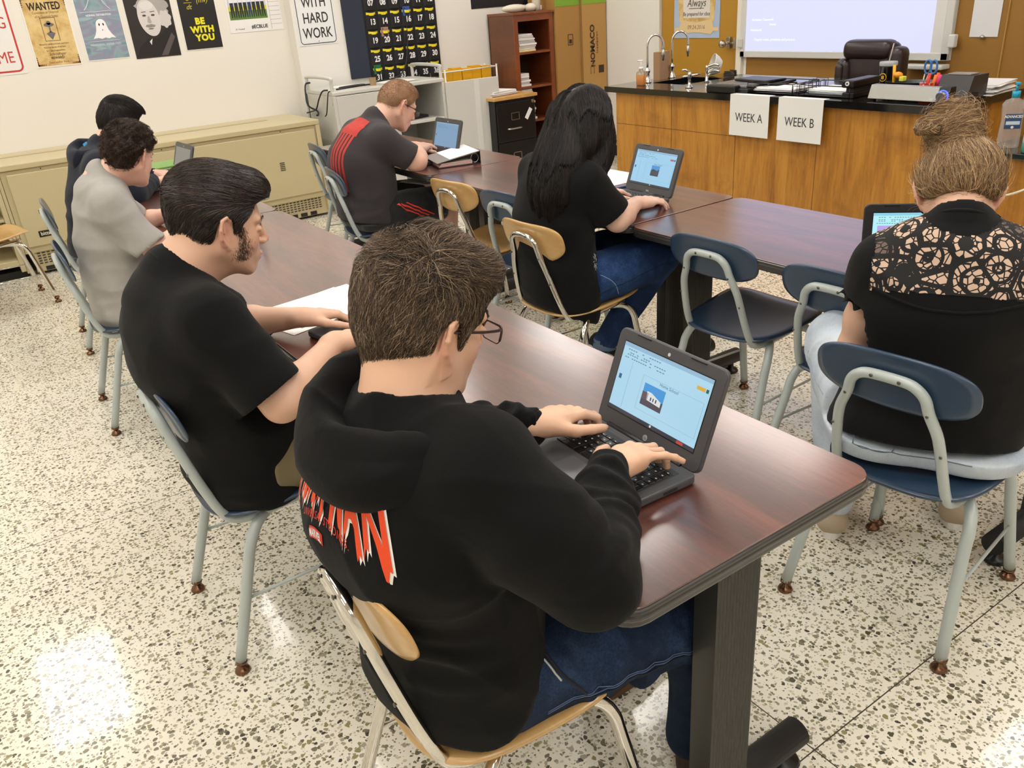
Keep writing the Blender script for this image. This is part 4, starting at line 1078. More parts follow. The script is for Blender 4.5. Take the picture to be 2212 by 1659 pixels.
loft([(sc_(ob_, .85), 0), (sc_(ob_, .95), .006), (sc_(ob_, .93), .06), (sc_(ob_, .86), .12), (sc_(ob_, .98), .17), (sc_(ob_, .98), .19), (sc_(ob_, .75), .205), (sc_(ob_, .32, .5), .214), (sc_(ob_, .3, .46), .222)], 'bottle', P('#f4f7f8', .05, trans=.6, alpha=.40), sa)
lb_ = MB().box(-.033, .033, -.0285, -.0275, .085, .15, bv=.0004); lb_.build('label', P('#2b4a70', .4), sa)
text('lettering', 'ADVANCED', .011, frame((0, -.0288, .138), (1, 0, 0), (0, 0, 1), (0, -1, 0)), M_white, sa, bold=.03, sx=.85)
MB().box(-.028, .028, -.0295, -.0285, .103, .118, bv=.0003).build('label_stripe', P('#c9d6e2', .4), sa); MB().cyl((0, -.0285, .092), (0, -.0295, .092), .006).build('label_dot', M_white, sa)
TQ = P('#1f9dc0', .3)
pq = MB().cyl((0, 0, .218), (0, 0, .245), .017); pq.cyl((0, 0, .245), (0, 0, .275), .006); pq.box(-.009, .009, -.02, .012, .272, .283, bv=.003); pq.build('pump', TQ, sa)
mn = thing('monitor', 'black computer monitor cut by the right edge of the frame', 'monitor', (4.12, 1.72, .7625), math.radians(-25))
MB().rbox(-.03, .03, -.30, .03, .10, .44, .02).build('housing', M_blackm, mn); MB().box(-.02, .02, -.16, -.10, 0, .2, bv=.005).build('stand', M_black, mn); MB().box(-.10, .10, -.23, -.03, 0, .015, bv=.005).build('base', M_black, mn)
ts = thing('spray_bottle', 'white and teal rounded bottle by the black monitor', 'bottle', (3.97, 1.80, .7625))
MB().lathe([(.001, .0), (.033, .0), (.037, .01), (.036, .045)], 24).build('lower_half', P('#2f7d6c', .35), ts); MB().lathe([(.036, .045), (.035, .08), (.026, .115), (.012, .13), (.001, .133)], 24, T3(0, 0, 0)).build('upper_half', P('#e7e7e2', .35), ts)
cable('white_cable', 'white cable curving over the side counter front', [(3.93, 1.62, .75), (3.90, 1.66, .70), (3.88, 1.74, .63), (3.885, 1.85, .58), (3.92, 1.92, .60)], .005, P('#d9d3c2', .5))

# ------------------------------------------------------------------ laptops
M_lap = P('#4a4a4d', .42, bmp=.06, bscale=500)
M_lap2 = P('#232427', .42)
def screen_doc(scr, w, h, kind):
    """application window on the panel; local x right, y up, centred, z out"""
    B = {'doc': '#a9d3e8', 'sky': '#9ccdec', 'dim': '#7da8cf', 'cyan': '#b4f0f6', 'off': '#85857f'}[kind]
    S = {'doc': 1.0, 'sky': .95, 'dim': .75, 'cyan': 1.0, 'off': .6}[kind]
    def R(x0, x1, y0, y1, c, s=None, z=.0002, nm='screen_mark'):
        return MB().box((x0-.5)*w, (x1-.5)*w, (y0-.5)*h, (y1-.5)*h, 0, z).build(nm, E(c, s if s is not None else S), scr)
    R(0, 1, 0, 1, B, nm='screen_page')
    if kind == 'off': return
    z = .0005
    R(0, 1, .945, 1, '#8fb4cf' if kind != 'cyan' else '#8fd0e6', z=z); R(.0, 1, .0, .055, '#3b4350', .6, z=z)
    k = '#5d86a0'
    for x0, x1, y in ((.03, .45, .905), (.06, .33, .86), (.06, .52, .83), (.04, .36, .785), (.42, .55, .785)):
        n = int((x1-x0)*38)
        m = MB()
        for i in range(n):
            if rnd.random() < .75: m.box((x0+(x1-x0)*i/n-.5)*w, (x0+(x1-x0)*(i+.65)/n-.5)*w, (y-.5)*h, (y+.012-.5)*h, 0, z)
        m.build('screen_text', E(k, .8), scr)
    if kind == 'cyan':
        for i in range(4): R(.05, .28, .60-.19*i, .745-.19*i, '#b9a6ea', z=z)
        for i in range(4): R(.11, .22, .66-.19*i, .675-.19*i, '#7f5fc0', z=.0008)
        R(.35, .92, .12, .74, '#c3a9ea', z=z); return
    R(.145, .148, .08, .76, '#86b4cd', .9, z=z)
    R(.03, .06, .46, .53, '#2b5f8f', z=z)
    if kind in ('doc', 'sky'):
        px = (.34, .58, .26, .57) if kind == 'doc' else (.46, .66, .30, .60)
        R(*px, '#3f93d4', z=z)
        R(px[0], px[1], px[2], px[2]+(px[3]-px[2])*.45, '#4a4450' if kind == 'doc' else '#2c3a4c', z=.0007)
        a, b, c, d = px; m = MB()
        if kind == 'doc':
            m.prism([((a+.06-.5)*w, (c+.09-.5)*h), ((b-.02-.5)*w, (c+.07-.5)*h), ((b-.02-.5)*w, (c+.14-.5)*h), ((a+.10-.5)*w, (d-.10-.5)*h), ((a+.05-.5)*w, (d-.10-.5)*h)], 0, .0009); m.build('screen_picture', E('#e3e6ea', .9), scr)
            R(a, a+.07, c+.08, c+.19, '#6b5560', .8, z=.0009)
            for x, w_ in ((a+.10, .012), (a+.13, .01), (a+.16, .012)): R(x, x+w_, c+.10, c+.15, '#39414c', .8, z=.0011)
        else:
            m.prism([((a-.5)*w, (c+.05-.5)*h), ((b-.5)*w, (c+.05-.5)*h), ((b-.5)*w, (c+.21-.5)*h), ((b-.05-.5)*w, (c+.16-.5)*h), ((a+.05-.5)*w, (c+.20-.5)*h), ((a-.5)*w, (c+.15-.5)*h)], 0, .0009); m.build('screen_picture', E('#3c4656', .8), scr)
        o = MB(); x0, x1, y0, y1 = .30, .97, .17, .66
        for q in ((x0, x1, y0, y0+.003), (x0, x1, y1, y1+.003), (x0, x0+.002, y0, y1), (x1, x1+.002, y0, y1)): o.box((q[0]-.5)*w, (q[1]-.5)*w, (q[2]-.5)*h, (q[3]-.5)*h, 0, .0004)
        o.build('selection_frame', E('#7fa9c0', .9), scr)
        vs, fs = textmesh('Home School', .0065, T3((.60-.5)*w, (.63-.5)*h, .0004), extr=0); MB().add(vs, fs).build('screen_text', E('#3f6f8e', .8), scr)
        R(.86, .945, .80, .85, '#d8a93a' if kind == 'doc' else '#b05a6a', z=z); R(.955, .98, .80, .85, '#1f5f4e', z=z)
        if kind == 'doc': R(.82, .89, .005, .045, '#c2453c', .9, z=.0008)
    MB().cyl(((.52-.5)*w, (.03-.5)*h, 0), ((.52-.5)*w, (.03-.5)*h, .0009), .0025).build('screen_mark', E('#d9dde2', .9), scr)
def laptop(label, x, y, yaw, tilt, kind, dark=False, brand='hp', W=.295, D=.205, z=TABLE_Z, lidH=.198):
    """origin at hinge centre on the table; faces +x (user at -x)"""
    t = thing('laptop', label, 'laptop', (x, y, z), math.radians(yaw), 'open laptops on the tables')
    ml = M_lap2 if dark else M_lap
    Mb = frame((-D/2, 0, 0), (1, 0, 0), (0, 1, 0), (0, 0, 1))
    MB().prism(rrect(D, W, .012), .003, .0185, Mb, bv=.003).build('base', ml, t)
    MB().prism(rrect(D-.006, W-.006, .012), .0008, .0032, Mb).build('underside', M_black, t)
    kb = MB().box(-.115, -.022, -.125, .125, .0185, .0188); kb.build('keyboard_well', P('#303134', .5), t)
    rows = [(13, .0), (13, .5), (12, .3), (12, .7), (11, .2)]
    ks = MB(); sy = MB()
    kx = -.034
    for r in range(6):
        hgt = .009 if r == 0 else .0145
        n = 13; pitch = .244/n
        yy = .122
        if r == 5:
            for wd in (1, 1, 1, 1.2, 5, 1.2, 1.1, 1, .7):
                ks.rbox(kx-hgt+.0012, kx, yy-pitch*wd+.0016, yy, .0188, .0205, .0006, None, 1); yy -= pitch*wd
        else:
            for k in range(n):
                ks.rbox(kx-hgt+.0012, kx, yy-pitch+.0016, yy, .0188, .0205, .0006, None, 1)
                sy.box(kx-hgt*.62, kx-hgt*.42, yy-pitch*.6, yy-pitch*.40, .0205, .0207); yy -= pitch
        kx -= hgt+.001
    ks.build('keys', M_black if not dark else P('#3a3b3d', .5), t); sy.build('key_legends', P('#c9c9c9', .6), t)
    MB().prism(rrect(.052, .098, .005), .0185, .0190, frame((-.158, 0, 0), (1, 0, 0), (0, 1, 0), (0, 0, 1))).build('trackpad', P('#55565a', .3) if not dark else P('#303133', .3), t)
    MB().box(-.080, -.048, -W/2-.0006, -W/2+.001, .007, .012).build('port', P('#050505', .3), t)
    # hinge and lid
    MB().cyl((0, -W*.36, .016), (0, W*.36, .016), .0075, n=14).build('hinge', M_black, t)
    a = math.radians(tilt)
    up = Vector((math.sin(a), 0, math.cos(a))); nrm = Vector((-math.cos(a), 0, math.sin(a)))
    L = frame(Vector((0, 0, .016)), (0, -1, 0), up, nrm)   # lid local: x right as user sees, y up, z towards user
    lid = bpy.data.objects.new('lid', None)
    lm = MB().prism(rrect(W, lidH, .016, 6, 0, lidH/2), -.009, .0, None, bv=.002)
    lid = lm.build('lid', ml, t); lid.matrix_local = L
    bz = MB().prism(rrect(W-.004, lidH-.004, .015, 6, 0, lidH/2), .0, .0016, None, bv=.0007).build('bezel', M_lap if not dark else M_lap2, lid)
    sw, sh = .245, .138
    if brand == 'dell': sw, sh = .25, .142
    s_ = MB().box(-sw/2-.002, sw/2+.002, -sh/2-.002, sh/2+.002, 0, .0003).build('screen', M_black, lid)
    s_.location = (0, lidH*.525, .0017)
    scr = s_
    k0 = len(scr.children)
    screen_doc(scr, sw, sh, kind)
    for c in scr.children: c.location = (0, 0, .0004)
    MB().cyl((0, lidH-.016, .0015), (0, lidH-.016, .0024), .0035, n=16).cyl((0, lidH-.016, .0024), (0, lidH-.016, .0027), .0015, n=12).build('webcam', P('#d2d3d5', .3), lid)
    if brand == 'hp':
        MB().cyl((0, .0135, .0015), (0, .0135, .0022), .0062, n=24).build('logo_disc', P('#d7d8da', .25, .6), lid)
        vs, fs = textmesh('hp', .0055, T3(0, .0135, .0024), extr=0, shear=.3); MB().add(vs, fs).build('logo_letters', P('#3b3d42', .4), lid)
    elif brand == 'dell':
        vs, fs = textmesh('DELL', .006, T3(0, .0125, .0022), extr=0, bold=.03); MB().add(vs, fs).build('logo_letters', P('#c9cbce', .3, .5), lid)
    for yy in (-.075, .075): MB().box(yy-.02, yy+.02, lidH-.006, lidH-.003, .0016, .0032, bv=.0006).build('bumper', M_black, lid)
    return t
laptop('open grey laptop before the student in the printed hoodie, slide on its screen', .955, 1.032, -2.5, 21, 'doc')
laptop('open grey laptop under the hands of the student in the black t-shirt', .925, 2.005, 12, 18, 'doc')
laptop('open grey laptop of the long-haired student with a mountain picture on screen', 2.415, 2.585, -3, 20, 'sky', brand='dell')
laptop('black laptop with bright cyan screen before the student with the hair bun', 2.19, 1.24, 42, 9, 'cyan', dark=True, brand=None)
laptop('open dark laptop with plain blue screen, behind the ring binder', 2.385, 4.235, 0, 16, 'dim', dark=False)
laptop('open laptop with greyish screen at the far left table by the coloured folders', 1.07, 4.90, 3, 20, 'off')
laptop('open laptop hidden behind the student in the light grey t-shirt', 1.02, 3.70, 0, 15, 'doc', dark=True)
# ------------------------------------------------------------------ things on the tables
sp = thing('worksheet', 'white worksheet with a small grey box beside the slicked-hair student', 'paper', (.800, 2.305, TABLE_Z+.0006), math.radians(14))
MB().box(-.165, .165, -.125, .125, 0, .0006).build('sheet', P('#f6f6f5', .6), sp)
MB().box(-.12, -.055, -.10, -.055, .0006, .0008).build('grey_box', P('#8d8e90', .7), sp)
sp2 = thing('worksheet', 'second white sheet peeking out above the first worksheet', 'paper', (.86, 2.33, TABLE_Z+.0016), math.radians(8))
MB().box(-.14, .13, -.11, .115, 0, .0006).build('sheet', P('#f6f6f5', .6), sp2)
tag(MB().cyl((.60, 2.37, TABLE_Z+.0045), (.66, 2.475, TABLE_Z+.0045), .004, n=10).build('pen', M_black), 'black pen lying at the table edge by the worksheet', 'pen')
bd = thing('ring_binder', 'black ring binder with papers lying wedge-like on the far right table', 'binder', (2.325, 4.045, TABLE_Z), math.radians(-14))
BW, BD_, BH = .245, .27, .068
MB().box(-BW/2, BW/2, -BD_/2, BD_/2, .0005, .004, bv=.001).build('bottom_cover', M_black, bd)
MB().box(BW/2-.003, BW/2+.001, -BD_/2, BD_/2, .0005, BH, bv=.001).build('spine', M_black, bd)
wa = math.atan2(BH-.030, BW)
Mc = T3(-BW/2, 0, .026) @ RY(-wa)
MB().box(0, BW/math.cos(wa), -BD_/2, BD_/2, 0, .004, M=Mc, bv=.001).build('top_cover', P('#8b8480', .4), bd, label='grey cover with white insert')
MB().box(.075, BW/math.cos(wa)-.004, -BD_/2+.004, BD_/2-.004, .0042, .0052, M=Mc).build('cover_sheet', P('#f2f3f6', .6), bd)
for i, c in enumerate(('#d9a29a', '#b58fb8', '#efece6', '#d98a2c', '#e6e2dc', '#c9474c', '#efe9e2')):
    MB().box(-BW/2+.012+.002*i, BW/2-.045, -BD_/2+.01, BD_/2-.012, .005+.0026*i, .0072+.0026*i).build('page_bundle', P(c, .7), bd)
for y in (-.11, .0, .11): MB().tube([(BW/2-.025+.022*math.cos(a_), y, .030+.024*math.sin(a_)) for a_ in [i*PI/8 for i in range(16)]], .0018, 6, closed=True).build('ring', M_chrome, bd)
nb = thing('notebook_stack', 'white notebook pile with a blue folder left of the long-haired student laptop', 'notebooks', (2.50, 2.90, TABLE_Z), math.radians(-6))
for i, (c, th_) in enumerate((('#2f63b4', .006), ('#1d3a7a', .008), ('#5b8fd0', .004), ('#dcd4ea', .010), ('#f3f1f5', .003))):
    z0 = .0005+[0, .0065, .0150, .0195, .030][i]
    MB().box(-.11, .11, -.14, .14, z0, z0+th_, M=RZ(.03*i), bv=.001).build('book', P(c, .5), nb)
tag(MB().box(-.10, .10, -.14, .14, 0, .0012).build('worksheet', M_paper, None, (2.135, 2.63, TABLE_Z+.0006), .2), 'white sheet at the table edge under the long-haired student arm', 'paper')
bk = thing('folder_stack', 'pile of coloured folders, green on top and blue below, by the far laptop', 'folders', (1.03, 5.12, TABLE_Z), math.radians(4))
zz = .0005
for c, th_ in (('#8a3b30', .012), ('#b9bc3e', .004), ('#cfc9d6', .016), ('#3f8fcb', .010), ('#1f4f74', .003), ('#52a8dd', .009), ('#6d7076', .010), ('#d9dcdd', .006), ('#78a84c', .010)):
    MB().box(-.16, .16, -.115, .115, zz, zz+th_*.95, M=RZ(rnd.uniform(-.05, .05)), bv=.0012).build('folder', P(c, .4), bk); zz += th_
for x in (-.10, .11): MB().tube([(x, -.11, zz-.012), (x, -.118, zz+.002), (x, -.112, zz+.012)], .003, 6).build('binder_clip', M_chrome, bk)
# ------------------------------------------------------------------ implicit-surface modelling of people
def npv(p): return np.array(p, dtype=np.float64)
class F:
    """signed-distance field sampled on a regular grid"""
    def __init__(s, lo, hi, res):
        s.res = res; s.lo = npv(lo); s.n = np.maximum(4, np.ceil((npv(hi)-s.lo)/res).astype(int)+1)
        s.D = np.full(s.n, .2, np.float32)
        s.ax = [s.lo[i]+res*np.arange(s.n[i]) for i in range(3)]
    def sl(s, lo, hi):
        a = np.clip(np.floor((npv(lo)-s.lo)/s.res).astype(int), 0, s.n); b = np.clip(np.ceil((npv(hi)-s.lo)/s.res).astype(int)+1, 0, s.n)
        if (b <= a).any(): return None, None
        S = tuple(slice(a[i], b[i]) for i in range(3))
        return S, np.meshgrid(*[s.ax[i][S[i]] for i in range(3)], indexing='ij', sparse=True)
    def comb(s, S, d, k, op):
        A = s.D[S]
        if op == 'u':
            if k > 0:
                h = np.clip(.5+.5*(A-d)/k, 0, 1); s.D[S] = A+(d-A)*h-k*h*(1-h)
            else: s.D[S] = np.minimum(A, d)
        elif op == 's':
            h = np.clip(.5-.5*(A+d)/k, 0, 1); s.D[S] = A+(-d-A)*h+k*h*(1-h)
        elif op == 'i':
            h = np.clip(.5-.5*(A-d)/k, 0, 1) if k > 0 else None
            s.D[S] = np.maximum(A, d) if k <= 0 else -( -A+( -d+A)*np.clip(.5+.5*(-A+d)/k,0,1)-k*np.clip(.5+.5*(-A+d)/k,0,1)*(1-np.clip(.5+.5*(-A+d)/k,0,1)))
    def cap(s, a, b, ra, rb=None, k=.01, op='u', flat=None, fold=None):
        rb = ra if rb is None else rb; a = npv(a); b = npv(b)
        m = max(ra, rb)*(max(1, flat[1]) if flat else 1)+k+3*s.res+.004
        S, G = s.sl(np.minimum(a, b)-m, np.maximum(a, b)+m)
        if S is None: return s
        x, y, z = [G[i]-a[i] for i in range(3)]; ba = b-a; sc = 1.0
        if flat:
            n = npv(flat[0]); n /= np.linalg.norm(n); q = (1/flat[1]-1)
            t = (x*n[0]+y*n[1]+z*n[2])*q; x = x+t*n[0]; y = y+t*n[1]; z = z+t*n[2]
            ba = ba+n*np.dot(ba, n)*q; sc = min(1, flat[1])
        L = float(ba@ba)+1e-12
        h = np.clip((x*ba[0]+y*ba[1]+z*ba[2])/L, 0, 1)
        r = ra+(rb-ra)*h
        if fold is not None: r = r+fold(h, x, y, z)
        d = (np.sqrt((x-h*ba[0])**2+(y-h*ba[1])**2+(z-h*ba[2])**2)-r)*sc
        s.comb(S, d, k, op); return s
    def ell(s, c, r, R=None, k=.01, op='u'):
        c = npv(c); r = npv(r); m = r.max()+k+3*s.res+.004
        S, G = s.sl(c-m, c+m)
        if S is None: return s
        x, y, z = [G[i]-c[i] for i in range(3)]
        if R is not None:
            R = np.array(R)[:3, :3]; x, y, z = [x*R[0, i]+y*R[1, i]+z*R[2, i] for i in range(3)]
        k0 = np.sqrt((x/r[0])**2+(y/r[1])**2+(z/r[2])**2); k1 = np.sqrt((x/r[0]**2)**2+(y/r[1]**2)**2+(z/r[2]**2)**2)+1e-9
        s.comb(S, k0*(k0-1)/k1, k, op); return s
    def path(s, pts, rs, k=.01, op='u', flat=None, sub=4, fold=None):
        P_, R_ = crom(pts, rs, sub)
        T = F.__new__(F); T.res = s.res; T.lo = s.lo; T.n = s.n; T.ax = s.ax
        m = max(rs)*(max(1, flat[1]) if flat else 1)+k+3*s.res+.006
        S, G = s.sl(P_.min(0)-m, P_.max(0)+m)
        if S is None: return s
        T.D = np.full([q.stop-q.start for q in S], .2, np.float32); T.lo = s.lo+s.res*npv([q.start for q in S]); T.n = np.array(T.D.shape); T.ax = [s.ax[i][S[i]] for i in range(3)]
        for i in range(len(P_)-1):
            T.cap(P_[i], P_[i+1], R_[i], R_[i+1], 0 if rs[0] else 0, 'u', flat)
        d = T.D
        if fold is not None: d = d-fold(*G)
        s.comb(S, d, k, op); return s
    def plane(s, p, n, k=0.0):
        """keep the side n points away from"""
        n = npv(n)/np.linalg.norm(n); G = np.meshgrid(*s.ax, indexing='ij', sparse=True)
        d = (G[0]-p[0])*n[0]+(G[1]-p[1])*n[1]+(G[2]-p[2])*n[2]
        S = (slice(None),)*3; s.comb(S, d.astype(np.float32), k, 'i'); return s
    def disp(s, fn, lo=None, hi=None):
        S, G = s.sl(s.lo if lo is None else lo, (s.lo+s.res*s.n) if hi is None else hi)
        if S is not None: s.D[S] -= fn(*G)
        return s
    def blur(s, n=1):
        for _ in range(n):
            for a in range(3):
                D = s.D; s.D = .5*D+.25*np.roll(D, 1, a)+.25*np.roll(D, -1, a)
        return s
    def sample(s, P_):
        q = (P_-s.lo)/s.res; i = np.clip(np.floor(q).astype(int), 0, s.n-2); f = np.clip(q-i, 0, 1)
        o = 0
        for dx in (0, 1):
            for dy in (0, 1):
                for dz in (0, 1):
                    w = (f[:, 0] if dx else 1-f[:, 0])*(f[:, 1] if dy else 1-f[:, 1])*(f[:, 2] if dz else 1-f[:, 2])
                    o = o+w*s.D[i[:, 0]+dx, i[:, 1]+dy, i[:, 2]+dz]
        return o
    def grad(s, P_, e=None):
        e = e or s.res*1.2; g = np.zeros_like(P_)
        for a in range(3):
            d = np.zeros(3); d[a] = e; g[:, a] = s.sample(P_+d)-s.sample(P_-d)
        return g/(np.linalg.norm(g, axis=1, keepdims=True)+1e-9)
    def mesh(s):
        """naive surface nets"""
        D = s.D; n = D.shape
        ins = D < 0
        c = np.zeros((n[0]-1, n[1]-1, n[2]-1), np.int8)
        for dx in (0, 1):
            for dy in (0, 1):
                for dz in (0, 1): c += ins[dx:n[0]-1+dx, dy:n[1]-1+dy, dz:n[2]-1+dz]
        act = (c > 0) & (c < 8)
        I = np.argwhere(act); idx = -np.ones(act.shape, np.int64); idx[act] = np.arange(len(I))
        acc = np.zeros((len(I), 3)); cnt = np.zeros(len(I))
        cor = [(0,0,0),(1,0,0),(0,1,0),(1,1,0),(0,0,1),(1,0,1),(0,1,1),(1,1,1)]
        for a in range(8):
            for b in range(a+1, 8):
                if sum(abs(cor[a][q]-cor[b][q]) for q in range(3)) != 1: continue
                va = D[I[:, 0]+cor[a][0], I[:, 1]+cor[a][1], I[:, 2]+cor[a][2]]; vb = D[I[:, 0]+cor[b][0], I[:, 1]+cor[b][1], I[:, 2]+cor[b][2]]
                m = (va < 0) != (vb < 0); t = np.where(m, va/(va-vb+1e-12), 0)
                for q in range(3): acc[:, q] += np.where(m, cor[a][q]+(cor[b][q]-cor[a][q])*t, 0)
                cnt += m
        Vv = s.lo+s.res*(I+acc/cnt[:, None])
        fs = []
        for ax in range(3):
            u, v = (ax+1) % 3, (ax+2) % 3
            sh = [slice(None)]*3; sh2 = [slice(None)]*3
            sh[ax] = slice(0, n[ax]-1); sh2[ax] = slice(1, n[ax])
            for q in (u, v): sh[q] = slice(1, n[q]-1); sh2[q] = slice(1, n[q]-1)
            A = ins[tuple(sh)]; B = ins[tuple(sh2)]
            E_ = np.argwhere(A != B); 
            if not len(E_): continue
            fl = A[E_[:, 0], E_[:, 1], E_[:, 2]]
            base = E_.copy(); base[:, u] += 1; base[:, v] += 1
            def at(du, dv):
                q = base.copy(); q[:, u] += du; q[:, v] += dv; return idx[q[:, 0], q[:, 1], q[:, 2]]
            q4 = np.stack([at(-1, -1), at(0, -1), at(0, 0), at(-1, 0)], 1)
            q4[~fl] = q4[~fl][:, ::-1]
            fs.append(q4)
        Fc = np.concatenate(fs) if fs else np.zeros((0, 4), int)
        Fc = Fc[(Fc >= 0).all(1)]
        return Vv, Fc
def crom(pts, rs, sub):
    P0 = [npv(p) for p in pts]; n = len(P0)
    if n == 2 or sub <= 1: return np.array(P0), np.array(rs)
    Q = []; R_ = []
    for i in range(n-1):
        a = P0[i-1] if i else P0[0]*2-P0[1]; b, c = P0[i], P0[i+1]; d = P0[i+2] if i < n-2 else P0[-1]*2-P0[-2]
        for k in range(sub):
            t = k/sub; Q.append(.5*(2*b+(c-a)*t+(2*a-5*b+4*c-d)*t*t+(3*b-a-3*c+d)*t**3)); R_.append(rs[i]*(1-t)+rs[i+1]*t)
    Q.append(P0[-1]); R_.append(rs[-1]); return np.array(Q), np.array(R_)
def npmesh(name, mat, parent, Vv, Fc, col=None, smooth=True):
    """fast mesh from numpy arrays; Fc (n,3|4) or list of such"""
    me = bpy.data.meshes.new(name)
    parts = Fc if isinstance(Fc, list) else [Fc]
    me.vertices.add(len(Vv)); me.vertices.foreach_set('co', Vv.astype(np.float32).ravel())
    tot = np.concatenate([np.full(len(f), f.shape[1]) for f in parts]); lv = np.concatenate([f.ravel() for f in parts])
    me.loops.add(len(lv)); me.loops.foreach_set('vertex_index', lv.astype(np.int32))
    me.polygons.add(len(tot)); st = np.concatenate([[0], np.cumsum(tot)[:-1]])
    me.polygons.foreach_set('loop_start', st.astype(np.int32))
    me.polygons.foreach_set('use_smooth', np.full(len(tot), smooth))
    me.update(calc_edges=True)
    if col is not None:
        at = me.color_attributes.new('Col', 'FLOAT_COLOR', 'POINT')
        c4 = np.ones((len(Vv), 4), np.float32); c4[:, :3] = col; at.data.foreach_set('color', c4.ravel())
    me.materials.append(mat)
    o = bpy.data.objects.new(name, me); COL.objects.link(o); o.parent = parent
    return o
def join_arrays(lst):
    Vs = []; Fs = []; o = 0
    for v, f in lst: Vs.append(v); Fs.append(f+o); o += len(v)
    return np.concatenate(Vs), np.concatenate(Fs)
def msm(Vv, Fc, it=2, lam=.5):
    """light laplacian smoothing"""
    n = len(Vv)
    E_ = np.concatenate([Fc[:, [0, 1]], Fc[:, [1, 2]], Fc[:, [2, 3]], Fc[:, [3, 0]]])
    cnt = np.bincount(E_[:, 0], minlength=n)+np.bincount(E_[:, 1], minlength=n)
    for _ in range(it):
        a = np.zeros_like(Vv)
        for q in range(3): a[:, q] = np.bincount(E_[:, 0], Vv[E_[:, 1], q], n)+np.bincount(E_[:, 1], Vv[E_[:, 0], q], n)
        Vv = Vv+lam*(a/np.maximum(cnt, 1)[:, None]-Vv)
    return Vv
def wav(seed, n=5, f=20, stretch=(1, 1, 1)):
    r = np.random.default_rng(seed); K = r.normal(size=(n, 3)); K /= np.linalg.norm(K, axis=1, keepdims=True); K = K*f*r.uniform(.6, 1.6, (n, 1))*npv(stretch); ph = r.uniform(0, 6.28, n)
    def fn(x, y, z):
        o = 0
        for i in range(n): o = o+np.sin(K[i, 0]*x+K[i, 1]*y+K[i, 2]*z+ph[i]+.8*np.sin(K[(i+1) % n, 1]*x*.7+K[(i+1) % n, 2]*y*.7+K[(i+1) % n, 0]*z*.7))
        return o/n
    return fn
def folds(seed, f, amp, stretch=(1, 1, 1)):
    w = wav(seed, 3, f, stretch)
    def fn(x, y, z): return amp*(1-2*np.abs(w(x, y, z))**.7)
    return fn

# -- materials for people
def mat_skin(name, tone, red='#c06a55'):
    m, nt, b = newmat(name)
    at = nd(nt, 'ShaderNodeAttribute', attribute_name='Col'); co = coords(nt)
    base = mixc(nt, 1.0, hx(tone), at.outputs['Color'], 'MULTIPLY')
    base = mixc(nt, ramp(nt, noise(nt, co, 22, 4, .6), [(.45, (0,0,0,1)), (.8, (.14,.14,.14,1))]), base, hx(red))
    lk(nt, base, b.inputs['Base Color'])
    b.inputs['Roughness'].default_value = .48; b.inputs['Subsurface Weight'].default_value = .12; b.inputs['Subsurface Scale'].default_value = .012
    b.inputs['Subsurface Radius'].default_value = (1, .35, .2)
    bump(nt, b, noise(nt, co, 420, 3, .6), .12, .0008)
    return m
def mat_cloth(name, c, var=.15, weave=900, rough=.9, big=9, bst=.25, c2=None, sheen=.25):
    m, nt, b = newmat(name); co = coords(nt)
    a = hx(c); d = hx(c2) if c2 else tuple(v*(1-var) for v in a[:3])+(1,)
    n1 = noise(nt, co, big, 4, .6)
    lk(nt, mixc(nt, n1, a, d), b.inputs['Base Color'])
    b.inputs['Roughness'].default_value = rough
    b.inputs['Sheen Weight'].default_value = sheen; b.inputs['Sheen Roughness'].default_value = .6; b.inputs['Specular IOR Level'].default_value = .2
    h = math_(nt, 'ADD', math_(nt, 'MULTIPLY', noise(nt, co, weave, 2, .5), .25), math_(nt, 'MULTIPLY', noise(nt, co, 26, 4, .6, .8), 1.0))
    bump(nt, b, h, bst, .006)
    return m
def mat_denim(name, c1, c2, c3):
    m, nt, b = newmat(name); co = coords(nt)
    n1 = noise(nt, co, 6, 4, .65); n2 = noise(nt, coords(nt, (1, 1, 1), (0, .7, 0)), 260, 2, .5)
    f = math_(nt, 'ADD', math_(nt, 'MULTIPLY', n1, .75), math_(nt, 'MULTIPLY', n2, .25))
    lk(nt, ramp(nt, f, [(.35, hx(c1)), (.52, hx(c2)), (.72, hx(c3))]), b.inputs['Base Color'])
    b.inputs['Roughness'].default_value = .85; b.inputs['Specular IOR Level'].default_value = .2
    bump(nt, b, math_(nt, 'ADD', noise(nt, co, 24, 4, .6, .6), math_(nt, 'MULTIPLY', n2, .3)), .3, .006)
    return m
def mat_hair(name, rough=.45, spec=.45):
    m, nt, b = newmat(name)
    at = nd(nt, 'ShaderNodeAttribute', attribute_name='Col')
    lk(nt, at.outputs['Color'], b.inputs['Base Color'])
    b.inputs['Roughness'].default_value = rough; b.inputs['Specular IOR Level'].default_value = spec
    b.inputs['Anisotropic'].default_value = .5
    return m
M_hair = mat_hair('mat_hair')
def rgb(s): return np.array(hx(s)[:3])

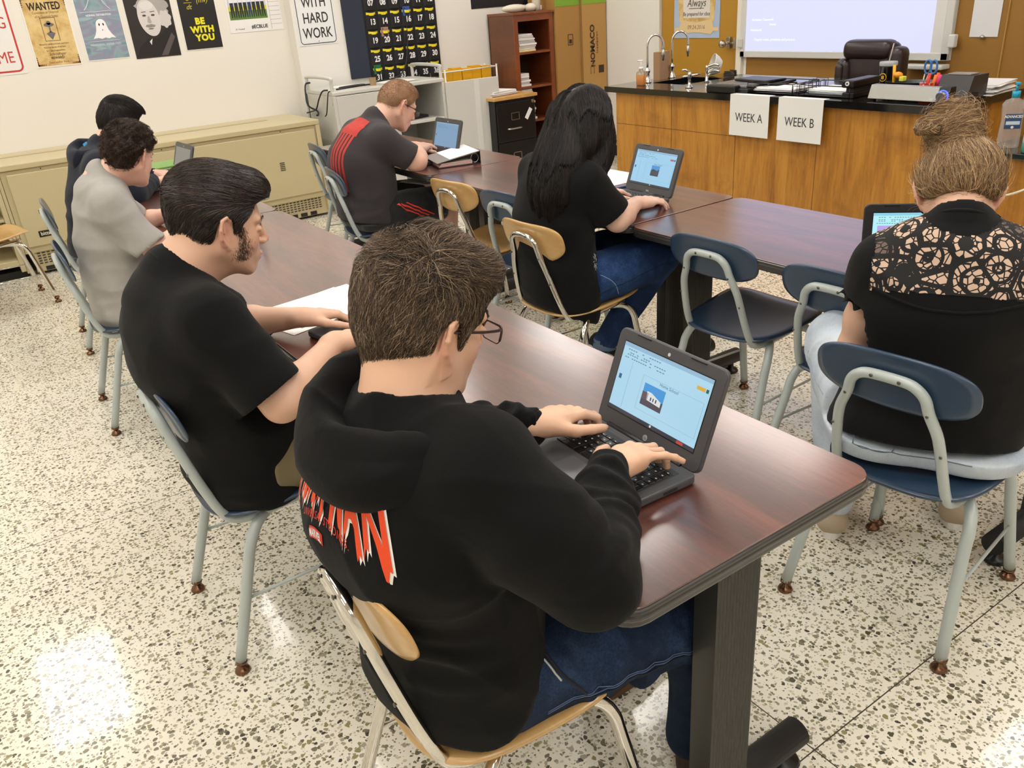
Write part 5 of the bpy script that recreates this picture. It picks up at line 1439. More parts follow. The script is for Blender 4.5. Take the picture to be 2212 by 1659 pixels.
def strands(paths, r0, r1, cols, taper=.6):
    """paths (N,S,3) -> triangular tapering tubes"""
    N, S, _ = paths.shape
    T = np.gradient(paths, axis=1); T /= np.linalg.norm(T, axis=2, keepdims=True)+1e-9
    ref = np.zeros_like(T); ref[..., 2] = 1; ref[np.abs(T[..., 2]) > .9] = (1, 0, 0)
    U = np.cross(T, ref); U /= np.linalg.norm(U, axis=2, keepdims=True)+1e-9; W = np.cross(T, U)
    rad = (r0+(r1-r0)*np.linspace(0, 1, S)**1.5)[None, :, None]
    if np.ndim(taper): rad = rad*taper[:, None, None]
    Vs = np.stack([paths+rad*(math.cos(a)*U+math.sin(a)*W) for a in (0, 2*PI/3, 4*PI/3)], 2)  # N,S,3,3
    Vv = Vs.reshape(-1, 3); b = (np.arange(N)[:, None]*S+np.arange(S-1)[None, :])*3
    fs = []
    for k in range(3):
        l = (k+1) % 3; fs.append(np.stack([b+k, b+l, b+3+l, b+3+k], -1).reshape(-1, 4))
    C = np.repeat(cols, S*3, axis=0)
    return Vv, np.concatenate(fs), C
def grow(f, roots, dirfn, length, steps, lift=0.0, liftfn=None, tang=1.0, rough=.0, off=.0015, seed=1, hug=1.0):
    """strands that follow the surface of field f: direction field projected on the surface"""
    r = np.random.default_rng(seed)
    N = len(roots); P_ = roots.copy(); out = [P_.copy()]
    ln = length if np.ndim(length) else np.full(N, length)
    st = (ln/steps)[:, None]; jit = r.normal(size=(N, 3))*rough
    offv = off+np.abs(r.normal(size=N))*off*.9
    for i in range(steps):
        g = f.grad(P_); d = dirfn(P_, g, i/steps)+jit+r.normal(size=(N, 3))*rough*.35
        d -= g*(d*g).sum(1, keepdims=True)*tang
        d /= np.linalg.norm(d, axis=1, keepdims=True)+1e-9
        L = lift if liftfn is None else liftfn(P_, i/steps)
        d = d+g*(L[:, None] if np.ndim(L) else L); d /= np.linalg.norm(d, axis=1, keepdims=True)+1e-9
        P_ = P_+d*st
        if hug > 0:
            s_ = f.sample(P_); tgt = offv+((L if np.ndim(L) else np.full(N, L))*ln*(i+1)/steps)
            P_ = P_-f.grad(P_)*((s_-tgt)*hug*(s_ > tgt)+(s_-offv)*(s_ < offv))[:, None]
        out.append(P_.copy())
    return np.stack(out, 1)
def surf_points(f, n, cond, seed=3, M=None):
    Vv, Fc = f.mesh(); r = np.random.default_rng(seed)
    c = Vv[Fc].mean(1); keep = cond(c); Fc = Fc[keep]
    a = Vv[Fc]; ar = np.linalg.norm(np.cross(a[:, 1]-a[:, 0], a[:, 2]-a[:, 0]), axis=1)+np.linalg.norm(np.cross(a[:, 2]-a[:, 0], a[:, 3]-a[:, 0]), axis=1)
    i = r.choice(len(Fc), n, p=ar/ar.sum()); u, v = r.random((n, 1)), r.random((n, 1)); q = a[i]
    return (q[:, 0]*(1-u)+q[:, 1]*u)*(1-v)+(q[:, 3]*(1-u)+q[:, 2]*u)*v

def head_field(f, M, s=1.0, ears=True, jaw=1.0, fem=False, neckto=None, neckr=.058):
    """adds a head; M: head-local (x forward,y left,z up) -> person-local"""
    R = np.array(M.to_3x3())
    def T(p): return np.array(M @ Vector([c*s for c in p]))
    def el(c, r, k=.012, op='u', rot=None):
        Rr = R if rot is None else R @ np.array(rot.to_3x3()); f.ell(T(c), npv(r)*s, Rr, k*s, op)
    def cp(a, b, ra, rb, k=.01, op='u'): f.cap(T(a), T(b), ra*s, rb*s, k*s, op)
    el((-.012, 0, .035), (.098, .077, .086), 0)
    el((-.035, 0, .012), (.078, .070, .075), .02)
    el((.028, 0, -.030), (.064, .060*jaw, .080), .03)
    for y in (-1, 1):
        cp((-.006, y*.056*jaw, -.048), (.066, y*.022*jaw, -.100), .017, .014, .03)
        el((.052, y*.036, -.028), (.028, .022, .030), .02)
        cp((.086, y*.012, .026), (.074, y*.046, .026), .009, .008, .014)
    el((.072, 0, -.100), (.020, .023*jaw, .017), .018)
    el((.080, 0, -.066), (.018, .030, .024), .018)
    cp((.088, 0, .018), (.110, 0, -.026), .008, .0105, .010)
    for y in (-1, 1):
        el((.101, y*.0105, -.032), (.011, .0075, .008), .006)
        el((.098, y*.031, .004), (.013, .017, .0105), .010, 's')
        cp((.085, y*.018, .003), (.081, y*.044, .003), .0085, .0075, .004)
    el((.0965, 0, -.060), (.008, .023, .0050), .005); el((.0945, 0, -.0725), (.0085, .019, .0062), .005)
    cp((.104, -.020, -.0665), (.104, .020, -.0665), .0016, .0016, .003, 's')
    for y in (-1, 1): el((.108, y*.007, -.041), (.004, .0035, .003), .003, 's')
    if ears:
        _s = s; EK = 1.16
        for y in (-1, 1):
            tilt = RZ(-y*.50) @ RY(-.22)
            base = Vector((-.010, y*.073, -.008))
            def E_(p): q = tilt @ Vector((p[0]*EK, p[1]*y*1.2, p[2]*EK)); return (base.x+q.x, base.y+q.y, base.z+q.z)
            el(E_((-.003, .006, 0)), (.0195, .0048, .0345), .006, 'u', tilt)
            arc = [(.006, .004, .010), (.010, .009, .024), (.0, .012, .034), (-.013, .013, .030), (-.019, .013, .012), (-.016, .011, -.008), (-.008, .009, -.022), (.002, .006, -.032), (.008, .003, -.024)]
            for i in range(len(arc)-1): cp(E_(arc[i]), E_(arc[i+1]), .0042, .0042, .003)
            el(E_((0, .006, -.029)), (.0075, .0045, .008), .004, 'u', tilt)
            el(E_((.001, .012, -.004)), (.0095, .0065, .015), .003, 's', tilt)
            cp(E_((-.005, .010, .024)), (E_((-.010, .012, .004))), .003, .003, .003)
            cp(E_((.010, .005, -.004)), E_((.009, .004, -.010)), .004, .003, .003)
    if neckto is not None:
        f.cap(T((-.028, 0, -.030)), neckto, neckr*.98, neckr*1.06, .03)
        f.cap(T((.030, 0, -.070)), npv(neckto)+(T((.06, 0, 0))-T((0, 0, 0)))*.6, .030, neckr*.7, .035)
def head_color(Vv, M, s, stub=0.0):
    """albedo multiplier over the head (lips, cheeks, ears, shaved stubble)"""
    Mi = np.array(M.inverted()); q = (Vv @ Mi[:3, :3].T+Mi[:3, 3])/s
    C = np.ones((len(Vv), 3))
    def g(c, r): return np.exp(-(((q-npv(c))/npv(r))**2).sum(1))
    lips = np.clip(g((.103, 0, -.060), (.012, .021, .0048))+g((.101, 0, -.0725), (.012, .018, .0055)), 0, 1)[:, None]
    C *= 1-lips*np.array([.12, .42, .40])
    for y in (-1, 1):
        C *= 1-np.clip(g((.075, y*.045, -.035), (.03, .02, .025)), 0, 1)[:, None]*np.array([.0, .14, .12])
        C *= 1-np.clip(g((-.012, y*.088, -.008), (.03, .014, .045)), 0, 1)[:, None]*np.array([.0, .20, .18])
    C *= 1-np.clip(g((.118, 0, -.026), (.018, .016, .016)), 0, 1)[:, None]*np.array([0, .16, .12])
    if stub:
        w = np.clip(g((.075, 0, -.09), (.035, .06, .035))+.8*g((.10, 0, -.048), (.012, .028, .008)), 0, 1)[:, None]
        C *= 1-w*stub*np.array([.55, .55, .5])
    return C
def facefeat(par, M, s, iris='#3a2a1c', brow='#2a1c12', sides=(-1, 1)):
    for y in sides:
        c = Vector((.0800, y*.031, .004))*s
        e = MB().ball((0, 0, 0), .0108*s, 20, (1, 1, 1)).build('eye', P('#ebe5df', .15), par); e.matrix_local = M @ T3(*c) @ RY(.35)
        MB().ball((.0075*s, 0, 0), .0052*s, 14, (.8, 1, 1)).build('iris', P(iris, .1), e)
        lid = MB().grid(lambda u, v: ((.0122*s)*math.cos(1.45-u*1.05)*math.cos((v-.5)*2.6), (.0122*s)*math.sin((v-.5)*2.6)*1.02, (.0122*s)*math.sin(1.45-u*1.05)), 7, 11)
        lid.build('eyelid', P('#c79a80', .5), e)
        r = np.random.default_rng(4); n = 110
        u = r.random(n); X = npv([.0965, y*.016, .026])+u[:, None]*(npv([.083, y*.046, .028])-npv([.0965, y*.016, .026])); X[:, 2] += .006*np.sin(u*PI)+r.normal(size=n)*.0016
        D = np.stack([-.0015*np.ones(n), y*.007*np.ones(n), .0015-.003*u], 1)+r.normal(size=(n, 3))*.0008
        P_ = np.stack([X+D*t for t in (0, .5, 1)], 1)*s; P_[:, :, 0] += .0015
        Mi = np.array(M); P_ = P_ @ Mi[:3, :3].T+Mi[:3, 3]
        v, fc, C = strands(P_, .0005, .0001, np.repeat(rgb(brow)[None], n, 0)); npmesh('eyebrow', M_hair, par, v, fc, C)
def hand_field(f, W, d, up, side, curl=(.5, .5, .5, .5), spread=(.12, .02, -.07, -.20), s=1.0, thumb=(.35, .2), palmbend=0.0):
    """W wrist, d unit direction to fingers, up back-of-hand normal, side=+1 if thumb on the left of d seen from above"""
    d = Vector(d).normalized(); up = Vector(up); up = (up-d*up.dot(d)).normalized(); lat = up.cross(d)*1.0  # left of d
    lat = lat*side
    def L(x, y, z): return np.array(Vector(W)+(d*x+lat*y+up*z)*s)
    ys = (.026, .008, -.010, -.027); Ls = (.088, .092, .087, .078)
    ph = ((.040, .024, .019), (.044, .027, .020), (.041, .026, .019), (.032, .020, .017))
    rr = (.0086, .0088, .0083, .0075)
    for i in range(4):
        f.cap(L(.004, ys[i]*.55, -.002), L(Ls[i]*.62, ys[i]*.88, .002), .0145*s, .0125*s, .014*s)
        f.cap(L(Ls[i]*.6, ys[i]*.88, .002), L(Ls[i], ys[i], 0), .0122*s, .0100*s, .010*s)
    f.cap(L(-.02, 0, -.001), L(.02, 0, -.002), .0175*s, .019*s, .02*s, flat=(lat, 1.3))
    f.cap(L(.02, -.018, -.010), L(.06, -.024, -.010), .012*s, .011*s, .012*s)
    tips = []
    for i in range(4):
        c = curl[i]; a = [c*.55, c*1.15, c*.75]; yaw = spread[i]
        x, y, z = Ls[i], ys[i], 0.0; ang = a[0]; r = rr[i]
        for j in range(3):
            l = ph[i][j]; nx = x+l*math.cos(ang)*math.cos(yaw); ny = y+l*math.cos(ang)*math.sin(yaw); nz = z-l*math.sin(ang)
            f.cap(L(x, y, z), L(nx, ny, nz), r*s, r*.93*s, .0025*s if j else .006*s)
            if j < 2: f.ell(L(nx, ny, nz), npv([r*1.03]*3)*s, None, .002*s)
            x, y, z = nx, ny, nz; r *= .93
            if j < 2: ang += a[j+1]
        tips.append((L(x, y, z), d*math.cos(ang)*math.cos(yaw)+lat*math.cos(ang)*math.sin(yaw)-up*math.sin(ang), up*math.cos(ang)+d*math.sin(ang), r*s))
    t1, t2 = thumb
    p0 = (.018, .020, -.008); p1 = (.046, .020+.045*math.sin(t1+.6), -.014); p2 = (p1[0]+.034*math.cos(t1), p1[1]+.034*math.sin(t1)*.8, p1[2]-.034*t2); p3 = (p2[0]+.027*math.cos(t1*.6), p2[1]+.027*math.sin(t1*.4), p2[2]-.027*t2*1.1)
    f.cap(L(*p0), L(*p1), .0150*s, .0118*s, .014*s); f.cap(L(*p1), L(*p2), .0112*s, .0098*s, .006*s); f.cap(L(*p2), L(*p3), .0100*s, .0085*s, .003*s)
    q = Vector(L(*p3))-Vector(L(*p2)); q.normalize(); tu = (up*.7+lat*.7); tu = (tu-q*tu.dot(q)).normalized()
    tips.append((L(*p3), q, tu, .0085*s))
    return tips
def nails(par, tips, col='#e3a894', rough=.3):
    for p, d, u, r in tips:
        d = Vector(d).normalized(); u = Vector(u); u = (u-d*u.dot(d)).normalized(); l = u.cross(d)
        M = frame(Vector(p)+u*(r*.62)+d*(r*.25), d, l, u)
        MB().ball((0, 0, 0), r*.75, 12, (1.0, .85, .42)).build('fingernail', P(col, rough), par).matrix_local = M
def limb_fold(seed, amp, f):
    w = wav(seed, 3, f)
    return lambda x, y, z: amp*(1-2*np.abs(w(x, y, z)))
def torso_prims(f, pts, k=.05):
    """pts: [(center, half-depth, half-width)] chained from pelvis to shoulders"""
    for (a, ra, wa), (b, rb, wb) in zip(pts, pts[1:]):
        f.cap(a, b, ra, rb, k, flat=((0, 1, 0), .5*(wa/ra+wb/rb)))
# ------------------------------------------------------------------ people
def headM(loc, yaw=0, pitch=0, roll=0):
    """pitch>0 looks down, yaw>0 turns left"""
    return T3(*loc) @ RZ(math.radians(yaw)) @ RY(math.radians(pitch)) @ RX(math.radians(roll))
def tf(M, A):
    Mi = np.array(M); return A @ Mi[:3, :3].T+Mi[:3, 3]
HLX = [-.13, -.075, -.045, -.030, -.022, .006, .014, .030, .034, .052, .062, .075, .12]
HLZ = [-.088, -.086, -.070, -.020, .030, .032, -.022, -.028, .015, .030, .060, .082, .088]
def hair_cap(th=.012, prims=None, res=.003, hl=(HLX, HLZ), s=1.0, soft=.9, back=0):
    f = F((-.17, -.14, -.15), (.17, .14, .20), res)
    f.ell((-.012, 0, .035), (.098+th, .077+th*.8, .086+th), None, 0); f.ell((-.035, 0, .012), (.078+th*.8, .070+th*.7, .075+th*.6), None, .02)
    f.cap((-.045, 0, -.02), (-.050, 0, -.075), .052+th*.3, .044, .03)
    if prims: prims(f)
    X, Y, Z = np.meshgrid(*f.ax, indexing='ij', sparse=True)
    zm = np.interp(X, hl[0], hl[1])
    cut = (zm-Z)*soft+0*Y
    f.D = np.maximum(f.D, cut.astype(np.float32))
    for y in (-1, 1): f.ell((-.012, y*.090, -.010), (.024, .024, .040), None, .006, 's')
    f.blur(1)
    return f
def hairobj(par, M, s, f, layers, base, name='hair', mat=None, basemesh=True, baseamp=.25):
    """f in head-local units; layers: list of (paths, r0, r1, cols)"""
    Vl = []; Fl = []; Cl = []; o = 0
    if basemesh:
        v, fc = f.mesh(); v = msm(v, fc, 1)
        w = wav(9, 4, 160)(v[:, 0], v[:, 1], v[:, 2])[:, None]
        Vl.append(v); Fl.append(fc); Cl.append(rgb(base)[None]*(1+baseamp*w)); o += len(v)
    for P_, r0, r1, c in layers:
        v, fc, C = strands(P_, r0, r1, c); Vl.append(v); Fl.append(fc+o); Cl.append(C); o += len(v)
    V_ = tf(M, np.concatenate(Vl)*s)
    return npmesh(name, mat or M_hair, par, V_, np.concatenate(Fl), np.clip(np.concatenate(Cl), 0, 1))
def pick(n, cols, seed=1, w=None):
    r = np.random.default_rng(seed); A = np.array([rgb(c) for c in cols]); i = r.choice(len(cols), n, p=w)
    return A[i]*r.uniform(.8, 1.2, (n, 1))
def emit(f, name, mat, par, sm=2, col=None, keep=None):
    v, fc = f.mesh()
    if sm: v = msm(v, fc, sm)
    return npmesh(name, mat, par, v, fc, col(v) if col else None), v, fc
def person(label, x, y, yaw=0):
    return thing('person', label, 'person', (x, y, 0), math.radians(yaw))
def glasses(par, M, s, col='#2a1a16', w=.066, open_=0, rim=.0011, hgt=.030, full=True):
    m = P(col, .25, .3, coat=.3); g = bpy.data.objects.new('glasses', None)
    fr = MB()
    for y in (-1, 1):
        pts = rrect(.050, hgt, .010, 4, 0, 0)
        ring = [(.112-.0035*abs(q[0]+y*0)-.10*abs(y*.034+q[0])**1.5, y*.034+q[0], .000+q[1]-.002) for q in pts]
        fr.tube([M @ Vector([c*s for c in p]) for p in ring], rim*s, 8, closed=True)
        if full: fr.tube([M @ Vector((ring[k][0]*s, ring[k][1]*s, (ring[k][2]+.0005)*s)) for k in range(0, 12)], rim*2.0*s, 8)
    fr.tube([M @ Vector((.112*s, -.010*s, .006*s)), M @ Vector((.116*s, 0, .008*s)), M @ Vector((.112*s, .010*s, .006*s))], rim*1.6*s, 8, sub=4)
    o = fr.build('glasses', m, par)
    for y in (-1, 1):
        arm = MB().tube([M @ Vector((a*s, y*b*s, c*s)) for a, b, c in ((.103, .060, .010), (.095, .070, .011), (.05, .0785, .010), (.0, .0815, .010), (-.012, .082, .006), (-.022, .083, -.010))], [.0021*s]*6, 8, sub=4, flat=(1.2, .6))
        arm.build('temple_arm', m, o)
        pts = rrect(.048, hgt-.002, .009, 4)
        vs = [M @ Vector(((.111-.0035*abs(q[0])-.10*abs(y*.034+q[0])**1.5)*s, (y*.034+q[0])*s, (q[1]-.002)*s)) for q in pts]
        MB().add(vs, [tuple(range(len(vs)))]).build('lens', P('#dfe4e8', .02, alpha=.16), o)
    return o
def shoe(par, heel, toe, up=(0, 0, 1), col='#1a1a1c', sole='#e5e1d8', L=.27, name='shoe', side=None):
    heel = Vector(heel); d = (Vector(toe)-heel).normalized(); up = Vector(up); up = (up-d*up.dot(d)).normalized(); lat = up.cross(d)
    M = frame(heel, d, lat, up); R = np.array(M.to_3x3())
    f = F(-npv((.04, .08, .03)), (L+.05, .08, .14), .004)
    f.cap((.035, 0, .045), (L-.055, 0, .036), .038, .034, 0, flat=((0, 1, 0), 1.12)); f.cap((.04, 0, .06), (.09, 0, .075), .036, .032, .03)
    f.cap((L*.5, 0, .045), (L-.04, 0, .030), .036, .030, .02, flat=((0, 1, 0), 1.3))
    f.plane((0, 0, .016), (0, 0, -1)); f.plane((0, 0, .105), (0, 0, 1))
    v, fc = f.mesh(); v = msm(v, fc, 1)
    o = npmesh(name, P(col, .75, bmp=.2, bscale=200), par, tf(M, v), fc)
    out = []
    for i in range(40):
        a = 2*PI*i/40; x = L/2-.005+(L/2)*math.cos(a)*.98; w = .046 if math.cos(a) > 0 else .037
        out.append((x, w*math.sin(a)*(abs(math.sin(a))**-.25 if abs(math.sin(a)) > .01 else 1)*(1-.0*a)))
    MB().prism(out, 0.0, .026, M, bv=.004).build('sole', P(sole, .6), o)
    return o, M

def boy_hoodie():
    p = person('person in black printed hoodie and glasses typing nearest the camera', .54, 1.045)
    M = headM((.003, .030, 1.110), 4, 18, 3); s = .96
    NB = (-.070, .0, .985)
    SR, SL = (-.035, -.160, .945), (-.030, .160, .955)
    ER, WR = (.050, -.300, .795), (.247, -.105, .812)
    EL, WL = (.075, .275, .795), (.255, .112, .808)
    HR, HL, KR, KL = (-.03, -.10, .515), (-.03, .10, .515), (.405, -.155, .440), (.40, .11, .455)
    # ---- body: one mesh
    parts = []; cols = []
    f = F((-.24, -.19, .80), (.20, .20, 1.33), .0024)
    head_field(f, M, s, True, 1.06, neckto=NB, neckr=.068)
    f.cap(NB, (-.07, .0, .93), .060, .065, .03); f.cap(NB, (-.05, -.11, .92), .045, .04, .04); f.cap(NB, (-.05, .11, .92), .045, .04, .04)
    v, fc = f.mesh(); v = msm(v, fc, 1); parts.append((v, fc)); cols.append(head_color(v, M, s, .1))
    f = F((-.30, -.38, .40), (.60, .38, 1.0), .008)
    torso_prims(f, [((-.04, 0, .50), .10, .15), ((-.045, 0, .63), .10, .13), ((-.08, 0, .78), .09, .135), ((-.07, 0, .90), .08, .135)], .04)
    f.cap(SR, SL, .05, .05, .04); f.cap(SR, ER, .045, .038, .02); f.cap(SL, EL, .045, .038, .02)
    f.cap(HR, KR, .075, .05, .03); f.cap(HL, KL, .075, .05, .03)
    v, fc = f.mesh(); parts.append((v, fc)); cols.append(np.ones((len(v), 3)))
    f = F((.30, -.30, .05), (.56, .26, .5), .008)
    f.cap(KR, (.425, -.165, .10), .05, .035, .01); f.cap(KL, (.45, .12, .10), .05, .035, .01)
    v, fc = f.mesh(); parts.append((v, fc)); cols.append(np.ones((len(v), 3)))
    tips = []
    f = F((.14, -.24, .745), (.50, .25, .88), .0019)
    f.cap(np.array(WR)*.75+np.array(ER)*.25, WR, .030, .0225, .01)
    t = hand_field(f, WR, (1, .12, -.02), (-.10, .05, 1), 1, curl=(.85, .62, .60, .25), spread=(.16, .03, -.10, -.50), s=.98, thumb=(.80, .20)); tips += t
    f.cap(np.array(WL)*.75+np.array(EL)*.25, WL, .030, .0225, .01)
    t = hand_field(f, WL, (1, .02, -.04), (-.12, .12, 1), -1, curl=(.85, .85, .80, .75), spread=(.03, .0, -.02, -.06), s=1.02, thumb=(.30, .15)); tips += t
    v, fc = f.mesh(); v = msm(v, fc, 1); parts.append((v, fc)); cols.append(1-.0*np.ones((len(v), 3)))
    V_, F_ = join_arrays(parts); C_ = np.concatenate(cols)
    body = npmesh('body', mat_skin('skin_a', '#e0b496', '#cf957c'), p, V_, F_, C_)
    nails(p, tips, '#d9a08c'); facefeat(p, M, s, '#4a3524', '#3a281b')
    # ---- hoodie
    mh = mat_cloth('mat_black_fleece', '#050506', .35, 700, .92, 7, .30, '#090909', .03)
    f = F((-.34, -.46, .43), (.36, .46, 1.08), .0048)
    torso_prims(f, [((-.040, -.005, .43), .130, .182), ((-.045, -.005, .50), .138, .185), ((-.036, -.005, .60), .130, .182), ((-.040, -.005, .70), .126, .184), ((-.100, 0, .82), .128, .190), ((-.090, 0, .89), .112, .180), ((-.07, 0, .94), .09, .15)], .04); f.cap((-.075, 0, .93), (-.060, .004, 1.005), .085, .080, .04)
    f.cap((-.02, 0, .58), (-.02, 0, .74), .12, .12, .06, flat=((0, 1, 0), 1.2))
    f.cap((-.12, .03, .86), (-.10, .03, .92), .08, .07, .05, flat=((0, 1, 0), 1.5))
    for S_, E_, W_ in ((SR, ER, WR), (SL, EL, WL)):
        S_, E_, W_ = map(npv, (S_, E_, W_)); sgn = -1 if S_[1] < 0 else 1
        f.cap((-.06, S_[1]*.35, .94), S_, .076, .078, .05)
        f.cap(S_, S_*.5+E_*.5+npv((-.01, sgn*.01, 0)), .083, .080, .03); f.cap(S_*.5+E_*.5+npv((-.01, sgn*.01, 0)), E_, .080, .064, .03)
        # forearm with bunched folds
        Wd = W_+(E_-W_)*.06
        w1 = wav(11 if sgn < 0 else 12, 3, 30)
        n_ = 6
        pts = [E_+(Wd-E_)*t for t in np.linspace(0, 1, n_)]
        f.path(pts, [.062, .060, .054, .047, .041, .0345], .02, sub=4)
        for j, t in enumerate((.42, .60, .76, .88)):
            c = E_+(Wd-E_)*t; ax = (Wd-E_)/np.linalg.norm(Wd-E_); u = np.cross(ax, (0, 0, 1)); u /= np.linalg.norm(u); q = np.cross(u, ax)
            R_ = (.053, .047, .043, .039)[j]
            ring = [c+(u*math.cos(a)+q*math.sin(a))*R_+ax*.014*math.sin(a*2+j*1.7) for a in np.linspace(0, 2*PI, 11)]
            f.path(ring, [.0075+.003*math.sin(i*1.9+j) for i in range(11)], .012, sub=2)
        for j, t in enumerate((.86, .70)):
            c = S_+(E_-S_)*t; ax = (E_-S_)/np.linalg.norm(E_-S_); u = np.cross(ax, (0, 0, 1)); u /= np.linalg.norm(u); q = np.cross(u, ax)
            ring = [c+(u*math.cos(a)+q*math.sin(a))*.070+ax*.02*math.sin(a*1+j) for a in np.linspace(.3, 3.2, 7)]
            f.path(ring, [.004, .007, .010, .010, .009, .006, .003], .016, sub=2)
    # waist folds
    for z, x0, a in ((.505, -.12, .010), (.545, -.13, .012), (.590, -.14, .011), (.640, -.15, .010), (.70, -.15, .007)):
        ring = [(x0+.092+.128*math.cos(t), .184*math.sin(t), z+.012*math.sin(2.3*t+z*40)) for t in np.linspace(-2.6, .4, 12)]
        f.path(ring, [a*(.5+.5*math.sin(i*1.3+z*90)**2) for i in range(12)], .02, sub=2)
    f.disp(folds(21, 9, .007, (1, 1, 2.0))); f.disp(folds(5, 22, .0040, (1, 1, 1.8)))
    # neck hole and hem
    f.cap((-.062, 0, .985), (-.04, .005, 1.10), .066, .082, .012, 's')
    f.plane((0, 0, .442), (-.12, 0, -1), .006)
    hood_o, hv, hf = emit(f, 'hoodie', mh, p, 2)
    # cuffs
    for E_, W_ in ((ER, WR), (EL, WL)):
        E_, W_ = npv(E_), npv(W_); ax = (W_-E_)/np.linalg.norm(W_-E_)
        a, b = W_-ax*.055, W_+ax*.004
        g = F(np.minimum(a, b)-.06, np.maximum(a, b)+.06, .0028)
        g.cap(a, b, .0350, .0335, 0); g.cap(a-ax*.012, a+ax*.006, .041, .037, .008); g.plane(b, ax, .003); g.cap(b-ax*.006, b+ax*.05, .0285, .030, .003, 's')
        g.disp(lambda x, y, z: .0006*np.sin(260*(x*ax[1]-y*ax[0])))
        emit(g, 'cuff', mh, hood_o, 1)
    # hood lying on the shoulders
    g = F((-.34, -.26, .80), (.16, .28, 1.14), .0038)
    g.path([(.055, .090, .945), (-.005, .122, .995), (-.085, .128, 1.012), (-.160, .075, 1.000), (-.185, -.01, .980), (-.160, -.085, .970), (-.09, -.128, .972), (-.01, -.132, .965), (.060, -.100, .945)], [.016, .026, .032, .036, .037, .034, .030, .025, .017], .025, flat=((0, 0, 1), 1.35))
    g.path([(-.145, .11, .995), (-.195, .055, .968), (-.208, -.02, .945), (-.185, -.10, .948), (-.11, -.150, .952), (-.03, -.148, .955)], [.022, .026, .028, .026, .021, .013], .03)
    g.ell((-.158, -.010, .955), (.050, .112, .046), None, .04)
    g.cap((-.070, .012, 1.00), (-.13, .0, 1.08), .066, .082, .014, 's')
    g.path([(-.07, -.045, .990), (-.125, -.045, .965), (-.165, -.015, .958), (-.155, .045, .968)], [.010, .014, .014, .010], .010, 's')
    g.path([(-.01, -.112, .995), (-.075, -.100, .990), (-.13, -.055, .972)], [.007, .010, .007], .010)
    g.path([(.03, -.095, .965), (-.04, -.150, .958), (-.12, -.160, .950), (-.185, -.10, .935)], [.0028]*4, .004, 's')
    g.path([(-.165, .085, 1.0), (-.203, .045, .972), (-.205, .0, .955), (-.216, -.03, .925)], [.003, .003, .003, .003], .004, 's')
    g.disp(folds(31, 16, .006)); g.disp(folds(8, 34, .0022))
    hb, gv, gf = emit(g, 'hood', mh, hood_o, 2)
    # ---- print on the back
    bv = BVHTree.FromPolygons([Vector(q) for q in hv], [tuple(int(i) for i in q) for q in hf])
    def wrap(pts, off, C0=(-.12, .0), R_=.6):
        out = []
        for th, z in pts:
            d = Vector((math.cos(th), math.sin(th), 0)); o_ = Vector((C0[0], C0[1], z))+d*R_
            hit = bv.ray_cast(o_, -d, 1.0)
            q = hit[0] if hit[0] is not None else Vector((C0[0], C0[1], z))+d*.15
            out.append(q+(hit[1] if hit[1] is not None else d)*off)
        return out
    def print_txt(nm, txt, th0, dth, ztop, h, mat, off, jag=0, shear=0.0, dx=0.0, dz=0.0, arc=0.0, grow_=0.0, bold=.02, seed=2, sx=1):
        vs, fs = textmesh(txt, .7, Matrix.Identity(4), extr=0, bold=bold, res=4, space=1.12)
        bm = bmesh.new(); bv_ = [bm.verts.new(v) for v in vs]
        for q in fs:
            try: bm.faces.new([bv_[i] for i in q])
            except ValueError: pass
        bmesh.ops.triangulate(bm, faces=bm.faces[:])
        for _ in range(3): bmesh.ops.subdivide_edges(bm, edges=[e for e in bm.edges if e.calc_length() > .10], cuts=1)
        bmesh.ops.triangulate(bm, faces=bm.faces[:])
        bm.verts.index_update()
        xs = [v.co.x for v in bm.verts]; x0, x1 = min(xs), max(xs); ys = [v.co.y for v in bm.verts]; y0, y1 = min(ys), max(ys)
        pts = []
        for v in bm.verts:
            u = (v.co.x-x0)/(x1-x0); w = (v.co.y-y0)/(y1-y0)
            c = (u-.5)*2
            hh = h*(1+grow_*c*c)
            zz = ztop-arc*c*c-(1-w)*hh
            if jag and w < .35: zz -= (1-w/.35)*jag*(.5+.5*math.sin(u*61)+.35*math.sin(u*143+1))
            pts.append((th0+dth*(u-.5)+dx+shear*(w-.5), zz+dz))
        P_ = wrap(pts, off); F_ = [tuple(v.index for v in q.verts) for q in bm.faces]; bm.free()
        return MB().add(P_, F_).build(nm, mat, hood_o)
    OR = P('#e2491c', .75); WT = P('#e9e6e2', .75); RD = P('#c8382a', .75)
    th0 = PI+.06
    print_txt('print_shadow', 'SPIDER-MAN', th0+.010, 2.2, .966, .060, WT, .0016, .030, 0, .010, -.006, .026, .7, .022, 2)
    print_txt('print_lettering', 'SPIDER-MAN', th0, 2.2, .966, .060, OR, .0030, .030, 0, 0, 0, .026, .7, .028, 2)
    print_txt('print_lettering', 'UNIVERSAL STUDIOS.', th0+.10, 1.1, .885, .012, RD, .0022, 0, 0, 0, 0, .018, 0, .0)
    # red label with white letters
    gp = MB().grid(lambda u, v: wrap([(th0+.0+(u-.5)*.30, .860-v*.020-.004*(2*u-1)**2)], .0018)[0], 10, 4, False); gp.build('print_badge', RD, hood_o)
    print_txt('print_lettering', 'MARVEL', th0, .26, .858, .014, WT, .0030, 0, 0, 0, 0, .004, 0, .03)
    # ---- jeans
    mj = mat_denim('mat_denim_dark', '#10192a', '#1b2a42', '#33486a')
    f = F((-.26, -.30, .06), (.58, .30, .64), .0062)
    f.cap((-.045, -.07, .50), (-.045, .07, .50), .118, .118, .04)
